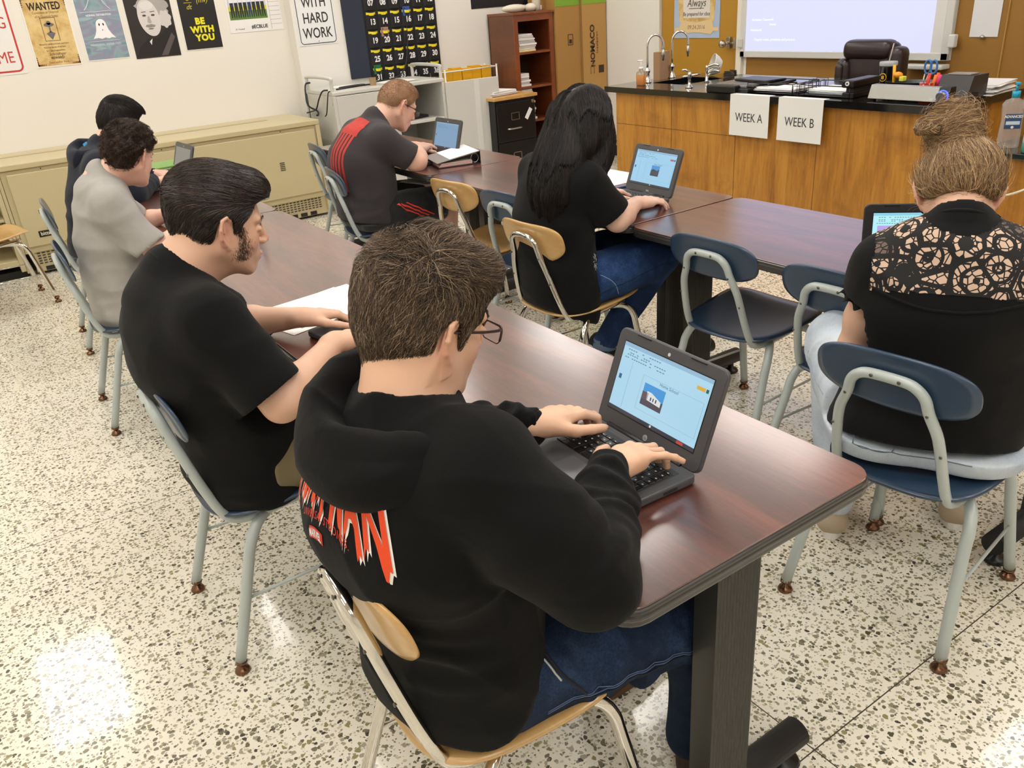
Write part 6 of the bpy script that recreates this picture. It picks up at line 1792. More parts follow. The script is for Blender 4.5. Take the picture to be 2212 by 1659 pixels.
    for H_, K_, A_ in ((HR, KR, (.425, -.165, .12)), (HL, KL, (.42, .11, .12))):
        sg = -1 if H_[1] < 0 else 1
        f.path([H_, (npv(H_)+npv(K_))/2+npv((0, 0, .004)), K_], [.100, .097, .080], .04, sub=5)
        f.path([K_, (npv(K_)+npv(A_))/2+npv((.02, 0, 0)), A_], [.080, .072, .065], .03, sub=4)
        for j, t in enumerate((.28, .42, .55, .68, .8, .92)):
            c = npv(H_)*(1-t)+npv(K_)*t; r_ = .112-.03*t
            ring = [c+npv((.045*math.cos(a)*(1 if j % 2 else -1), r_*math.sin(a)*.98*sg, r_*math.cos(a)*.98)) for a in np.linspace(.5, 2.7, 7)]
            f.path(ring, [.002, .006, .009, .0085, .008, .005, .002], .014, sub=3)
    f.disp(folds(41, 14, .005)); f.disp(folds(42, 34, .002)); f.plane((0, 0, .432), (.0, 0, -1)) if 0 else None
    S, G = f.sl((-.3, -.3, 0), (.22, .3, .46))
    f.D[S] = np.maximum(f.D[S], (.447-G[2]+0*G[0]+0*G[1]).astype(np.float32)*.9)
    jo, jv, jf = emit(f, 'jeans', mj, p, 2)
    bj = BVHTree.FromPolygons([Vector(q) for q in jv], [tuple(int(i) for i in q) for q in jf])
    def seam(nm, pts, r_, mat):
        out = []
        for q in crom([npv(a) for a in pts], [1]*len(pts), 8)[0]:
            h_ = bj.find_nearest(Vector(q)); out.append(h_[0]+h_[1]*.0006)
        return MB().tube(out, r_, 6).build(nm, mat, jo)
    sm_ = P('#56678a', .8); sd_ = P('#0b1220', .8)
    for dz in (0, .006): seam('stitching', [(.02, -.215, .47+dz), (.12, -.24, .475+dz), (.24, -.245, .462+dz), (.36, -.235, .435+dz), (.45, -.21, .40+dz)], .0009, sm_)
    seam('side_seam', [(.02, -.22, .466), (.12, -.245, .468), (.24, -.25, .455), (.36, -.238, .428), (.45, -.21, .39)], .0016, sd_)
    seam('pocket_edge', [(.02, -.12, .62), (.035, -.17, .58), (.06, -.21, .53), (.085, -.235, .485)], .003, sd_)
    seam('pocket_lining', [(.020, -.155, .59), (.035, -.185, .56), (.05, -.21, .53)], .0018, P('#b9bbb6', .8))
    shoe(p, (.385, -.215, .0), (.56, .0, 0), col='#3a2a20', sole='#6a4a30'); shoe(p, (.36, .12, .0), (.63, .14, 0), col='#3a2a20', sole='#6a4a30')
    # ---- hair
    def prims(f):
        f.ell((-.02, 0, .060), (.104, .084, .090), None, .02); f.ell((.035, 0, .088), (.062, .060, .038), None, .03); f.cap((.068, -.030, .082), (.068, .030, .082), .020, .020, .03)
    hf_ = hair_cap(.014, prims)
    hf_.D -= (.006*wav(3, 4, 60)(*np.meshgrid(*hf_.ax, indexing='ij', sparse=True))*(hf_.D < .03)).astype(np.float32)*np.clip((np.meshgrid(*hf_.ax, indexing='ij', sparse=True)[2]-.02)/.05, 0, 1).astype(np.float32)
    rt = surf_points(hf_, 22000, lambda c: (c[:, 2] > np.interp(c[:, 0], HLX, HLZ)+.002) & ~((c[:, 0] > .06) & (c[:, 2] < .06) & (np.abs(c[:, 1]) < .045)), 5)
    wv = wav(17, 4, 55); wv2 = wav(18, 4, 55)
    def dirs(P_, g, t):
        up = np.clip((P_[:, 2]-.05)/.06, 0, 1)[:, None]
        down = np.stack([-.25*np.ones(len(P_)), np.zeros(len(P_)), -np.ones(len(P_))], 1)
        fwd = np.stack([np.where(P_[:, 0] > -.05, 1.0, -.3), .9*wv2(P_[:, 0], P_[:, 1], P_[:, 2]), -.1+.5*wv(P_[:, 0], P_[:, 1], P_[:, 2])], 1)
        fr = np.clip((P_[:, 0]-.02)/.05, 0, 1)[:, None]*np.clip((.075-P_[:, 2])/.05, 0, 1)[:, None]
        d = down*(1-up)+fwd*up
        d[:, 0] += (fr[:, 0])*.8
        n_ = .9*np.stack([wv(P_[:, 0]*1.4, P_[:, 1], P_[:, 2]), wv2(P_[:, 0], P_[:, 1]*1.4, P_[:, 2]), wv(P_[:, 2], P_[:, 0], P_[:, 1])], 1)*(.25+.75*up)
        return d+n_
    L_ = .022+.022*np.clip((rt[:, 2]-.0)/.1, 0, 1)
    lift = lambda P_, t: .05+.50*np.clip((P_[:, 2]-.06)/.07, 0, 1)*(.4+.6*np.abs(wv(P_[:, 0], P_[:, 1], P_[:, 2])))
    A = grow(hf_, rt, dirs, L_, 6, liftfn=lift, rough=.30, off=.001, seed=7, hug=.8)
    # softer edge hairs at the nape and over the ears
    re = surf_points(hf_, 1500, lambda c: (c[:, 2] < np.interp(c[:, 0], HLX, HLZ)+.012) & (c[:, 0] < -.02), 6)
    B = grow(hf_, re, lambda P_, g, t: np.stack([-.1*np.ones(len(P_)), np.zeros(len(P_)), -np.ones(len(P_))], 1), .022, 5, .02, rough=.3, off=.001, seed=8, hug=.0)
    c1 = pick(len(A), ['#40332a', '#5a493a', '#7f6a55', '#ab9478', '#2e241c'], 3, [.26, .32, .22, .12, .08]); c2 = pick(len(B), ['#33251b', '#4b382a', '#5d4634'], 4)
    hairobj(p, M, s, hf_, [(A, .00052, .00014, c1), (B, .0004, .0001, c2)], '#3b2e23', baseamp=.3)
    glasses(p, M, s, '#3a2320')
    return p
def torso_ring(c, hd, hw, t0, t1, n, dz=0, ph=0): return [(c[0]+hd*math.cos(t), c[1]+hw*math.sin(t), c[2]+dz*math.sin(2.3*t+ph)) for t in np.linspace(t0, t1, n)]
def seated(label, x, y, yaw, M, s, J, skin, shirt, pants, sleeve=.8, slr=(.072, .066, .062), tor=None, hem=.46, hemn=None, shorts=None, hands=None, res=1.0, neckr=.058, armr=(.046, .038, .0245), shirtfold=.005, thigh=(.098, .080, .060), stub=0, jaw=1.0, collar=.066, facing=True, brow='#2a1c12', long_sleeve=False, faceargs={}, extra_shirt=None, leg_fold=.004, sides=(-1, 1), skin_legs=False, neckdir=None, pants_name='trousers', shirt_name='shirt', nail=None):
    p = person(label, x, y, yaw)
    P_ = {k: npv(v) for k, v in J.items()}
    parts = []; cols = []
    hc = np.array(M.translation)
    f = F(np.minimum(hc-npv((.20, .17, .30)), P_['NB']-.13), np.maximum(hc+npv((.20, .17, .17)), P_['NB']+.13), .0026*res)
    head_field(f, M, s, True, jaw, neckto=P_['NB'], neckr=neckr)
    f.cap(P_['NB']-npv((0, 0, .01)), P_['NB']*.6+P_['SR']*.4-npv((0, 0, .045)), neckr-.022, .035, .03); f.cap(P_['NB']-npv((0, 0, .01)), P_['NB']*.6+P_['SL']*.4-npv((0, 0, .045)), neckr-.022, .035, .03)
    v, fc = f.mesh(); v = msm(v, fc, 1); parts.append((v, fc)); cols.append(head_color(v, M, s, stub))
    lo = np.min([P_[k] for k in P_], 0)-.16; hi = np.max([P_[k] for k in P_], 0)+.14
    tor = tor or [((-.07, 0, .50), .13, .175), ((-.10, 0, .62), .125, .165), ((-.12, 0, .77), .125, .175), ((-.09, 0, .90), .10, .16)]
    f = F(lo, hi, .009)
    torso_prims(f, [(npv(c)+npv((.008, 0, .02 if c[2] < .55 else 0)), a-.046, b-.046) for c, a, b in tor[:-1]], .03)
    f.cap(P_['SR'], P_['SL'], .035, .035, .03)
    for q in 'RL':
        f.cap(P_['S'+q], P_['E'+q], armr[0]-.006, armr[1]-.004, .02)
        f.cap(P_['H'+q]*.6+P_['K'+q]*.4, P_['K'+q], thigh[0]-.026, thigh[1]-.020, .03); f.cap(P_['H'+q]*.95+npv((.01, 0, 0)), P_['H'+q]*.6+P_['K'+q]*.4, .045, thigh[0]-.03, .03)
    v, fc = f.mesh(); parts.append((v, fc)); cols.append(np.ones((len(v), 3)))
    f = F(np.minimum(np.minimum(P_['KR'], P_['KL']), np.minimum(P_['AR'], P_['AL']))-.11, np.maximum(np.maximum(P_['KR'], P_['KL']), np.maximum(P_['AR'], P_['AL']))+.11, .006)
    for q in 'RL':
        a, b = P_['K'+q], P_['A'+q]
        cm = .052 if (shorts or skin_legs) else thigh[2]-.012
        f.cap(a, a*.6+b*.4+npv((-.008, 0, 0)), thigh[1]-.024, cm, .02); f.cap(a*.6+b*.4+npv((-.008, 0, 0)), b, cm, .032, .02)
        if skin_legs: f.cap(P_['H'+q]*.35+P_['K'+q]*.65, P_['K'+q], thigh[1]-.012, thigh[1]-.02, .01)
    v, fc = f.mesh(); v = msm(v, fc, 1); parts.append((v, fc)); cols.append(np.ones((len(v), 3)))
    tips = []
    for q in 'RL':
        S_, E_, W_ = P_['S'+q], P_['E'+q], P_['W'+q]
        hd = (hands or {}).get(q, dict(d=(1, 0, -.05), up=(-.1, 0, 1)))
        d = npv(hd['d'])/np.linalg.norm(hd['d'])
        pts = [S_*.45+E_*.55, E_, W_, W_+d*.20]
        f = F(np.min(pts, 0)-.075, np.max(pts, 0)+.075, .0026*res)
        a = S_*.35+E_*.65
        f.cap(S_, a, armr[0]*1.05, armr[0], .02); f.cap(a, E_, armr[0], armr[1]*1.02, .02)
        m_ = E_*.7+W_*.3
        f.cap(E_, m_, armr[1]*1.04, armr[1]*1.05, .02); f.cap(m_, W_, armr[1]*1.02, armr[2], .02)
        hd2 = dict(hd); hd2.pop('d'); up = hd2.pop('up')
        tips += hand_field(f, W_, d, up, 1 if q == 'R' else -1, **hd2)
        if hd.get('s') is None: pass
        f.plane(S_*.75+E_*.25, S_-E_, 0)
        v, fc = f.mesh(); v = msm(v, fc, 1); parts.append((v, fc)); cols.append(np.ones((len(v), 3)))
    V_, F_ = join_arrays(parts)
    body = npmesh('body', skin, p, V_, F_, np.concatenate(cols))
    if nail: nails(p, tips, *nail)
    if facing: facefeat(p, M, s, brow=brow, sides=sides, **faceargs)
    # shirt
    f = F(lo-npv((.05, .05, 0)), np.maximum(hi, P_['NB']+.12)+npv((0, .05, 0)), .0055*res)
    c0 = tor[0]; torso_prims(f, [((c0[0][0]+.01, c0[0][1], c0[0][2]-.09), c0[1]-.002, c0[2]-.002), c0], .03)
    torso_prims(f, tor, .05)
    for q in 'RL':
        S_, E_, W_ = P_['S'+q], P_['E'+q], P_['W'+q]; N_ = P_['NB']
        f.cap(N_*.65+S_*.35-npv((0, 0, .016)), S_, .062, slr[0], .05)
        ax = (E_-S_)/np.linalg.norm(E_-S_)
        if long_sleeve:
            f.cap(S_, E_, slr[0], slr[1], .03); f.path([E_+(W_-E_)*t for t in (0, .33, .66, .97)], [slr[1]-.004, slr[1]-.006, slr[2]-.006, slr[2]-.018], .02)
            for j, t in enumerate((.25, .5, .75)):
                c = E_+(W_-E_)*t; a2 = (W_-E_)/np.linalg.norm(W_-E_); u = np.cross(a2, (0, 0, 1)); u /= np.linalg.norm(u); w_ = np.cross(u, a2)
                f.path([c+(u*math.cos(a)+w_*math.sin(a))*(slr[1]-.012-.006*j)+a2*.012*math.sin(2*a+j) for a in np.linspace(0, 6.28, 9)], [.006]*9, .012, sub=2)
        else:
            e = S_+(E_-S_)*sleeve
            f.cap(S_, e, slr[0], slr[1], .03); f.cap(e-ax*.01, e+ax*.03, slr[1], slr[2]+.004, .01)
    _n = npv(neckdir) if neckdir else (hc-P_['NB']); _n = _n/np.linalg.norm(_n); f.cap(P_['NB']-npv((0, 0, .04)), P_['NB']+_n*.022, neckr+.036, neckr+.014, .03)
    f.disp(folds(int(abs(x*91+y*37))+3, 11, shirtfold, (1, 1, 1.8))); f.disp(folds(int(x*53)+5, 28, shirtfold*.4))
    for z, a in ((hem+.05, .010), (hem+.09, .010), (hem+.14, .008), (hem+.20, .006)):
        c = min(tor, key=lambda q: abs(q[0][2]-z)); 
        f.path(torso_ring((c[0][0], c[0][1], z), c[1]+.0, c[2]+.002, 1.7, 4.6, 11, .012, z*40), [a*(.4+.6*math.sin(i*1.3+z*90)**2) for i in range(11)], .02, sub=2)
    if not long_sleeve:
        for q in 'RL':
            S_, E_ = P_['S'+q], P_['E'+q]; ax = (E_-S_)/np.linalg.norm(E_-S_); e = S_+(E_-S_)*sleeve+ax*.018
            Sg, G = f.sl(e-.13, e+.16)
            if Sg is not None:
                d = (G[0]-e[0])*ax[0]+(G[1]-e[1])*ax[1]+(G[2]-e[2])*ax[2]
                rr = np.sqrt((G[0]-e[0]-d*ax[0])**2+(G[1]-e[1]-d*ax[1])**2+(G[2]-e[2]-d*ax[2])**2)
                dd = np.where(rr < slr[1]+.035, d, -.05); f.D[Sg] = np.maximum(f.D[Sg], dd.astype(np.float32))
            f.cap(e-ax*.004, e+ax*.12, slr[2]-.010, slr[2]-.008, .003, 's')
    nb = P_['NB']; nd_ = npv(neckdir) if neckdir else (hc-nb); nd_ = nd_/np.linalg.norm(nd_)
    if long_sleeve:
        for q in 'RL':
            E_, W_ = P_['E'+q], P_['W'+q]; a2 = (W_-E_)/np.linalg.norm(W_-E_); f.cap(W_-a2*.002, W_+a2*.08, .030, .04, .004, 's')
    f.cap(nb+nd_*(.022+neckr), nb+nd_*.16, neckr+.002, neckr*1.3, .006, 's')
    f.plane((-.1, 0, hem), hemn or (-.15, 0, -1), .006)
    so, sv, sf = emit(f, shirt_name, shirt, p, 2); SF = f
    u_ = np.cross(nd_, (0, 1, 0)); u_ /= np.linalg.norm(u_); w_ = np.cross(u_, nd_)
    if not long_sleeve: MB().tube([Vector(nb+nd_*.024+(u_*math.cos(a)+w_*math.sin(a))*(neckr+.009)) for a in [i*PI/14 for i in range(28)]], .0050, 8, closed=True).build('collar_rib', shirt, so)
    # lower garment
    f = F(lo-npv((0, .04, .02)), hi*npv((1, 1, 0))+npv((.02, .04, .70)), .0065*res)
    HR, HL = P_['HR'], P_['HL']; (c0, a0, b0), (c1, a1, b1) = tor[0], tor[1]
    f.cap(npv(c0)+npv((.012, 0, 0)), npv(c1)+npv((.012, 0, 0)), a0-.016, a1-.018, .03, flat=((0, 1, 0), .5*(b0/a0+b1/a1))); f.plane((0, 0, max(hem+.05, .58)), (-.15, 0, 1), .005)
    f.cap(HR+npv((.01, .04, .0)), HL+npv((.01, -.04, .0)), .112, .112, .04)
    for q in 'RL':
        H_, K_, A_ = P_['H'+q], P_['K'+q], P_['A'+q]; sg = -1 if q == 'R' else 1
        kt = shorts or 1.0
        end = H_+(K_-H_)*kt
        f.path([H_, (H_+end)/2, end], [thigh[0]+.004, thigh[0]-.004, thigh[1]+(.012 if shorts else 0)], .04, sub=4)
        if not shorts: f.path([K_, (K_+A_)/2+npv((.004, 0, 0)), A_+npv((0, 0, .02))], [thigh[1]-.002, thigh[2]+.010, thigh[2]-.004], .03, sub=4)
        if leg_fold:
            for j, t in enumerate((.3, .5, .7, .88)):
                if t > kt: continue
                c = H_*(1-t)+K_*t; r_ = thigh[0]-.022*t
                f.path([c+npv((.04*math.cos(a)*(1 if j % 2 else -1), r_*math.sin(a)*sg, r_*math.cos(a))) for a in np.linspace(.4, 2.6, 7)], [.001, .005, .007, .007, .006, .004, .001], .014, sub=3)
        if shorts:
            ax = (K_-H_)/np.linalg.norm(K_-H_); Sg, G = f.sl(end-.16, end+.16)
            d = (G[0]-end[0])*ax[0]+(G[1]-end[1])*ax[1]+(G[2]-end[2])*ax[2]; f.D[Sg] = np.maximum(f.D[Sg], d.astype(np.float32))
            f.cap(end-ax*.012, end+ax*.1, thigh[1]-.002, thigh[1], .004, 's')
    if leg_fold: f.disp(folds(int(y*31)+9, 15, leg_fold)); f.disp(folds(8, 36, leg_fold*.4))
    S, G = f.sl((-.5, -.5, hem+.005), (-.03, .5, 1.0))
    if S is not None:
        gg = np.stack(np.broadcast_arrays(*G), -1).reshape(-1, 3); sd_ = SF.sample(gg).reshape(f.D[S].shape); f.D[S] = np.maximum(f.D[S], (sd_+.007).astype(np.float32))
    S, G = f.sl((-.4, -.4, .36), (.16, .4, .46)); f.D[S] = np.maximum(f.D[S], (.448-G[2]+0*G[0]+0*G[1]).astype(np.float32)*.9)
    po, pv, pf = emit(f, pants_name, pants, p, 2)
    return dict(p=p, shirt=so, sv=sv, sf=sf, pants=po, pv=pv, pf=pf, body=body, tips=tips, J=P_)
def bvh(v, f): return BVHTree.FromPolygons([Vector(q) for q in v], [tuple(int(i) for i in q) for q in f])
def surf_line(name, bv, pts, r, mat, par, sub=8, off=.0006, flat=None):
    out = []
    for q in crom([npv(a) for a in pts], [1]*len(pts), sub)[0]:
        h = bv.find_nearest(Vector(q)); out.append(h[0]+h[1]*off)
    return MB().tube(out, r, 6, flat=flat).build(name, mat, par)
def surf_strip(name, bv, pts, w, side, mat, par, off=.0012, sub=8, nrm=None):
    """ribbon of width w lying on the surface along pts"""
    L, R_ = [], []
    Q = crom([npv(a) for a in pts], [1]*len(pts), sub)[0]
    nw = 4; rows = []
    for q in Q:
        row = []
        for k in range(nw+1):
            t = (k/nw-.5)*w; h = bv.find_nearest(Vector(q)+Vector(side)*t); row.append(h[0]+h[1]*off)
        rows.append(row)
    vs = [v for r in rows for v in r]; fs = [(i*(nw+1)+k, i*(nw+1)+k+1, (i+1)*(nw+1)+k+1, (i+1)*(nw+1)+k) for i in range(len(rows)-1) for k in range(nw)]
    return MB().add(vs, fs, True).build(name, mat, par)
def shorthair(p, M, s, th, base, cols, n=9000, L=.02, seed=3, prims=None, hl=(HLX, HLZ), lift=.1, curl=0.0, top=None, r0=.0005, amp=0, w=None, flow=None, rough=.25, hlx=None):
    f = hair_cap(th, prims, hl=hl)
    if amp:
        G = np.meshgrid(*f.ax, indexing='ij', sparse=True); f.D -= (amp*wav(seed, 4, 75)(*G)*(f.D < .03)).astype(np.float32)
    rt = surf_points(f, n, lambda c: c[:, 2] > np.interp(c[:, 0], *hl)+.002, seed)
    wv = wav(seed+10, 4, 60); wv2 = wav(seed+11, 4, 60)
    def dirs(P_, g, t):
        if flow is not None: return flow(P_, g, t)
        up = np.clip((P_[:, 2]-.05)/.06, 0, 1)[:, None]
        d = np.stack([-.25*np.ones(len(P_)), np.zeros(len(P_)), -np.ones(len(P_))], 1)*(1-up)+np.stack([np.ones(len(P_)), .4*wv(P_[:, 0], P_[:, 1], P_[:, 2]), np.zeros(len(P_))], 1)*up
        if curl:
            a = t*9+wv(P_[:, 0]*2, P_[:, 1]*2, P_[:, 2]*2)*6; e1 = np.cross(g, np.array([0, 0, 1.0])+g*.01); e2 = np.cross(g, e1)
            d = d*.25+curl*(e1*np.cos(a)[:, None]+e2*np.sin(a)[:, None])
        return d
    A = grow(f, rt, dirs, L, 7, lift=lift, rough=rough, off=.001, seed=seed, hug=.7)
    o = hairobj(p, M, s, f, [(A, r0, .00015, pick(len(A), cols, seed, w))], base)
    return o, f

SK1 = mat_skin('skin_b', '#dcae90', '#c98f78'); SK2 = mat_skin('skin_c', '#e6b8a2', '#d99683'); SK3 = mat_skin('skin_d', '#d8a98c', '#c4836d')
HB = [(-.07, -.10, .52), (-.07, .10, .52)]
# -- student in black t-shirt, slicked dark hair
def boy_slick():
    M = headM((.030, .0, 1.108), -2, 15, 0); s = .99
    J = dict(NB=(-.115, 0, 1.00), SR=(-.085, -.165, .935), SL=(-.085, .165, .94), ER=(.010, -.270, .735), EL=(.055, .245, .775), WR=(.205, -.160, .800), WL=(.215, .075, .800),
             HR=HB[0], HL=HB[1], KR=(.38, -.12, .50), KL=(.38, .12, .50), AR=(.36, -.12, .09), AL=(.36, .12, .09))
    tor = [((-.045, 0, .50), .140, .19), ((-.035, 0, .60), .142, .185), ((-.050, 0, .70), .140, .188), ((-.112, 0, .83), .135, .192), ((-.115, 0, .89), .118, .182), ((-.11, 0, .94), .09, .15)]
    R = seated('person in plain black t-shirt with slicked dark hair and sideburns', .48, 2.03, 0, M, s, J, mat_skin('skin_boy2', '#dbb095', '#c98f78'),
        mat_cloth('mat_black_tee', '#070708', .3, 900, .9, 8, .22, '#0b0b0c', .04), mat_cloth('mat_khaki', '#86795c', .12, 500, .85, 10, .3, '#74694e', .1), sleeve=.80, slr=(.078, .082, .080), tor=tor, hem=.43,
        hands=dict(R=dict(d=(.93, .22, -.12), up=(-.1, .0, 1), curl=(.75, .7, .75, .7), thumb=(.95, .2)), L=dict(d=(1, -.12, -.12), up=(-.1, .15, 1), curl=(.95, .95, .9, .85), spread=(.03, 0, -.02, -.05), thumb=(.35, .2))),
        neckr=.066, armr=(.050, .043, .026), jaw=1.03, collar=.070, sides=(-1, 1), nail=('#dfa994',), stub=.25)
    p = R['p']
    # hair: combed back with volume
    hlx = [-.13, -.075, -.045, -.030, -.022, .006, .014, .032, .036, .052, .066, .080, .12]; hlz = [-.070, -.070, -.055, -.020, .030, .030, -.045, -.052, .015, .035, .064, .078, .080]
    def prims(f):
        f.ell((.015, 0, .092), (.088, .072, .052), None, .03); f.cap((.066, -.034, .096), (.066, .034, .096), .030, .030, .03); f.ell((-.035, 0, .062), (.098, .088, .086), None, .02)
    f = hair_cap(.009, prims, hl=(hlx, hlz))
    f.D -= (.0028*np.sin(150*np.meshgrid(*f.ax, indexing='ij', sparse=True)[1]+6*wav(5, 3, 25)(*np.meshgrid(*f.ax, indexing='ij', sparse=True)))*(f.D < .03)).astype(np.float32)
    rt = surf_points(f, 13000, lambda c: (c[:, 2] > np.interp(c[:, 0], hlx, hlz)+.001), 5)
    wv = wav(7, 3, 26)
    def dirs(P_, g, t):
        side = np.clip((.075-P_[:, 2])/.06, 0, 1)[:, None]
        return np.stack([-1*np.ones(len(P_)), .25*wv(P_[:, 0], P_[:, 1], P_[:, 2]), .1*np.ones(len(P_))], 1)*(1-side)+np.stack([-.55*np.ones(len(P_)), np.zeros(len(P_)), -.9*np.ones(len(P_))], 1)*side
    Lr = .018+.05*np.clip((rt[:, 2]-.02)/.08, 0, 1)
    A = grow(f, rt, dirs, Lr, 8, lift=.015, rough=.07, off=.0009, seed=3, hug=.9)
    c = pick(len(A), ['#120d0b', '#221916', '#382b24', '#5c483c'], 3, [.32, .35, .22, .11])
    hairobj(p, M, s, f, [(A, .0006, .0002, c)], '#120d0b', mat=mat_hair('mat_hair_glossy', .32, .6))
    # sideburn and stubble
    r = np.random.default_rng(2)
    for y in (-1, 1):
        n = 1300; t = r.random(n)
        X = np.stack([.026+.016*t+r.normal(size=n)*.009*(1+t*.7), y*(.0735-.010*t)*np.ones(n), .008-.080*t], 1)
        sx_ = F((-.06, -.10, -.14), (.12, .10, .06), .0035); I_ = Matrix.Identity(4)
        head_field(sx_, I_, 1.0, False, 1.03)
        for _ in range(4): X = X-sx_.grad(X)*sx_.sample(X)[:, None]
        D = np.stack([.2*np.ones(n), np.zeros(n), -np.ones(n)], 1)+r.normal(size=(n, 3))*.35; g = sx_.grad(X); D = D-g*(D*g).sum(1, keepdims=True)+g*.25
        P_ = np.stack([X+D*q for q in (0, .003, .006)], 1)
        v, fc, C = strands(P_*s, .00024, .0001, np.repeat(rgb('#3a2b23')[None], n, 0)); npmesh('sideburn', M_hair, p, tf(M, v), fc, C)
    for a in ((.14, -.12), (.14, .12)): pass
    shoe(p, (.28, -.12, 0), (.55, -.12, 0)); shoe(p, (.28, .12, 0), (.55, .12, 0))
# -- student in light grey t-shirt, curly hair
def boy_grey():
    M = headM((.138, 0, 1.070), 38, 22, 0); s = .92
    J = dict(NB=(.0, 0, 1.00), SR=(-.01, -.165, .925), SL=(.0, .16, .925), ER=(.10, -.24, .72), EL=(.14, .22, .76), WR=(.27, -.13, .80), WL=(.30, .10, .80),
             HR=(-.05, -.10, .52), HL=(-.05, .10, .52), KR=(.38, -.12, .50), KL=(.38, .12, .50), AR=(.36, -.12, .09), AL=(.36, .12, .09))
    tor = [((-.03, 0, .50), .125, .175), ((-.03, 0, .62), .120, .165), ((-.02, 0, .77), .122, .17), ((-.005, 0, .88), .11, .17), ((.0, 0, .93), .085, .14)]
    R = seated('person in light grey t-shirt with curly brown hair at the left table', .505, 3.73, 0, M, s, J, SK2, mat_cloth('mat_grey_tee', '#a9a6a0', .1, 500, .9, 14, .2, '#9b9893', .1), mat_cloth('mat_black_shorts', '#121214', .2),
        sleeve=.80, slr=(.072, .070, .066), tor=tor, hem=.40, hands=dict(R=dict(d=(.95, .2, -.1), up=(-.1, 0, 1), curl=(.8,)*4), L=dict(d=(1, -.1, -.1), up=(-.1, 0, 1), curl=(.8,)*4)), res=1.5, neckr=.056, armr=(.042, .037, .024), shorts=.85, skin_legs=True, pants_name='shorts')
    p = R['p']
    def prims(f): f.ell((-.01, 0, .075), (.100, .088, .078), None, .02); f.ell((.04, 0, .085), (.06, .065, .042), None, .03)
    shorthair(p, M, s, .016, '#20150f', ['#2a1c14', '#402b1e', '#5a3f2c', '#1c130e'], 7000, .035, 5, prims, hl=([-.13, -.06, -.035, -.02, .02, .05, .07, .12], [-.07, -.065, -.03, .03, .03, .05, .075, .088]), curl=1.3, lift=.35, r0=.0008, amp=.006)
    shoe(p, (.28, -.12, 0), (.55, -.12, 0)); shoe(p, (.28, .12, 0), (.55, .12, 0))
# -- student in navy hoodie
def boy_navy():
    M = headM((.245, .03, 1.085), 15, 22, 0); s = .98
    J = dict(NB=(.10, 0, .985), SR=(.06, -.165, .915), SL=(.07, .16, .915), ER=(.17, -.24, .775), EL=(.19, .22, .785), WR=(.315, -.045, .795), WL=(.37, .12, .80),
             HR=(-.05, -.10, .52), HL=(-.05, .10, .52), KR=(.38, -.12, .50), KL=(.38, .12, .50), AR=(.36, -.12, .09), AL=(.36, .12, .09))
    tor = [((-.02, 0, .50), .135, .18), ((.0, 0, .62), .132, .175), ((.03, 0, .77), .130, .18), ((.06, 0, .88), .115, .175), ((.08, 0, .92), .09, .14)]
    mn_ = mat_cloth('mat_navy_fleece', '#0d121e', .3, 600, .9, 8, .25, '#131929', .1)
    def ex(f, P_): pass
    R = seated('person in navy hoodie with short dark hair at the far left table', .59, 4.82, 0, M, s, J, SK2, mn_, mat_cloth('mat_dark_trousers', '#15161b', .2), tor=tor, hem=.47, long_sleeve=True, slr=(.072, .066, .055),
        hands=dict(R=dict(d=(1, .1, -.08), up=(-.1, 0, 1), curl=(.8,)*4), L=dict(d=(1, -.1, -.1), up=(-.1, 0, 1), curl=(.8,)*4)), res=1.5, neckr=.056, shirt_name='hoodie')
    p = R['p']
    g = F((-.16, -.24, .80), (.28, .24, 1.15), .005)
    g.path([(.17, .085, .945), (.12, .110, .99), (.05, .105, 1.005), (-.01, .050, .995), (-.025, -.02, .975), (-.0, -.075, .970), (.06, -.11, .975), (.14, -.105, .95)], [.016, .022, .027, .030, .031, .028, .022, .016], .025, flat=((0, 0, 1), 1.2))
    g.ell((-.01, 0, .935), (.045, .10, .045), None, .04); g.cap((.10, .01, .98), (.06, 0, 1.06), .066, .08, .012, 's'); g.disp(folds(13, 20, .005))
    emit(g, 'hood', mn_, R['shirt'], 1)
    MB().grid(lambda u, v: (.035+.02*v, -.02+.05*u, 1.012+.010*math.sin(u*3)+.010*v), 8, 4).build('hood_lining', P('#1f7fb4', .8, var=.6, bscale=160), R['shirt'])
    MB().box(-.10, .04, -.15, .0, .452, .468, bv=.006).build('red_shirt_hem', P('#b5281e', .8), p)
    hl2 = ([-.13, -.075, -.045, -.030, -.022, .006, .014, .030, .034, .052, .062, .075, .12], [-.060, -.060, -.050, -.010, .030, .032, -.010, -.015, .015, .030, .060, .082, .088])
    def prims(f): f.ell((-.01, 0, .078), (.098, .082, .072), None, .02); f.ell((.05, 0, .080), (.06, .060, .042), None, .03)
    shorthair(p, M, s, .011, '#150f0d', ['#1b1411', '#2a1f1a', '#120d0b'], 5000, .024, 6, prims, hl=hl2, lift=.12, r0=.0008)
    shoe(p, (.28, -.12, 0), (.55, -.12, 0)); shoe(p, (.28, .12, 0), (.55, .12, 0))
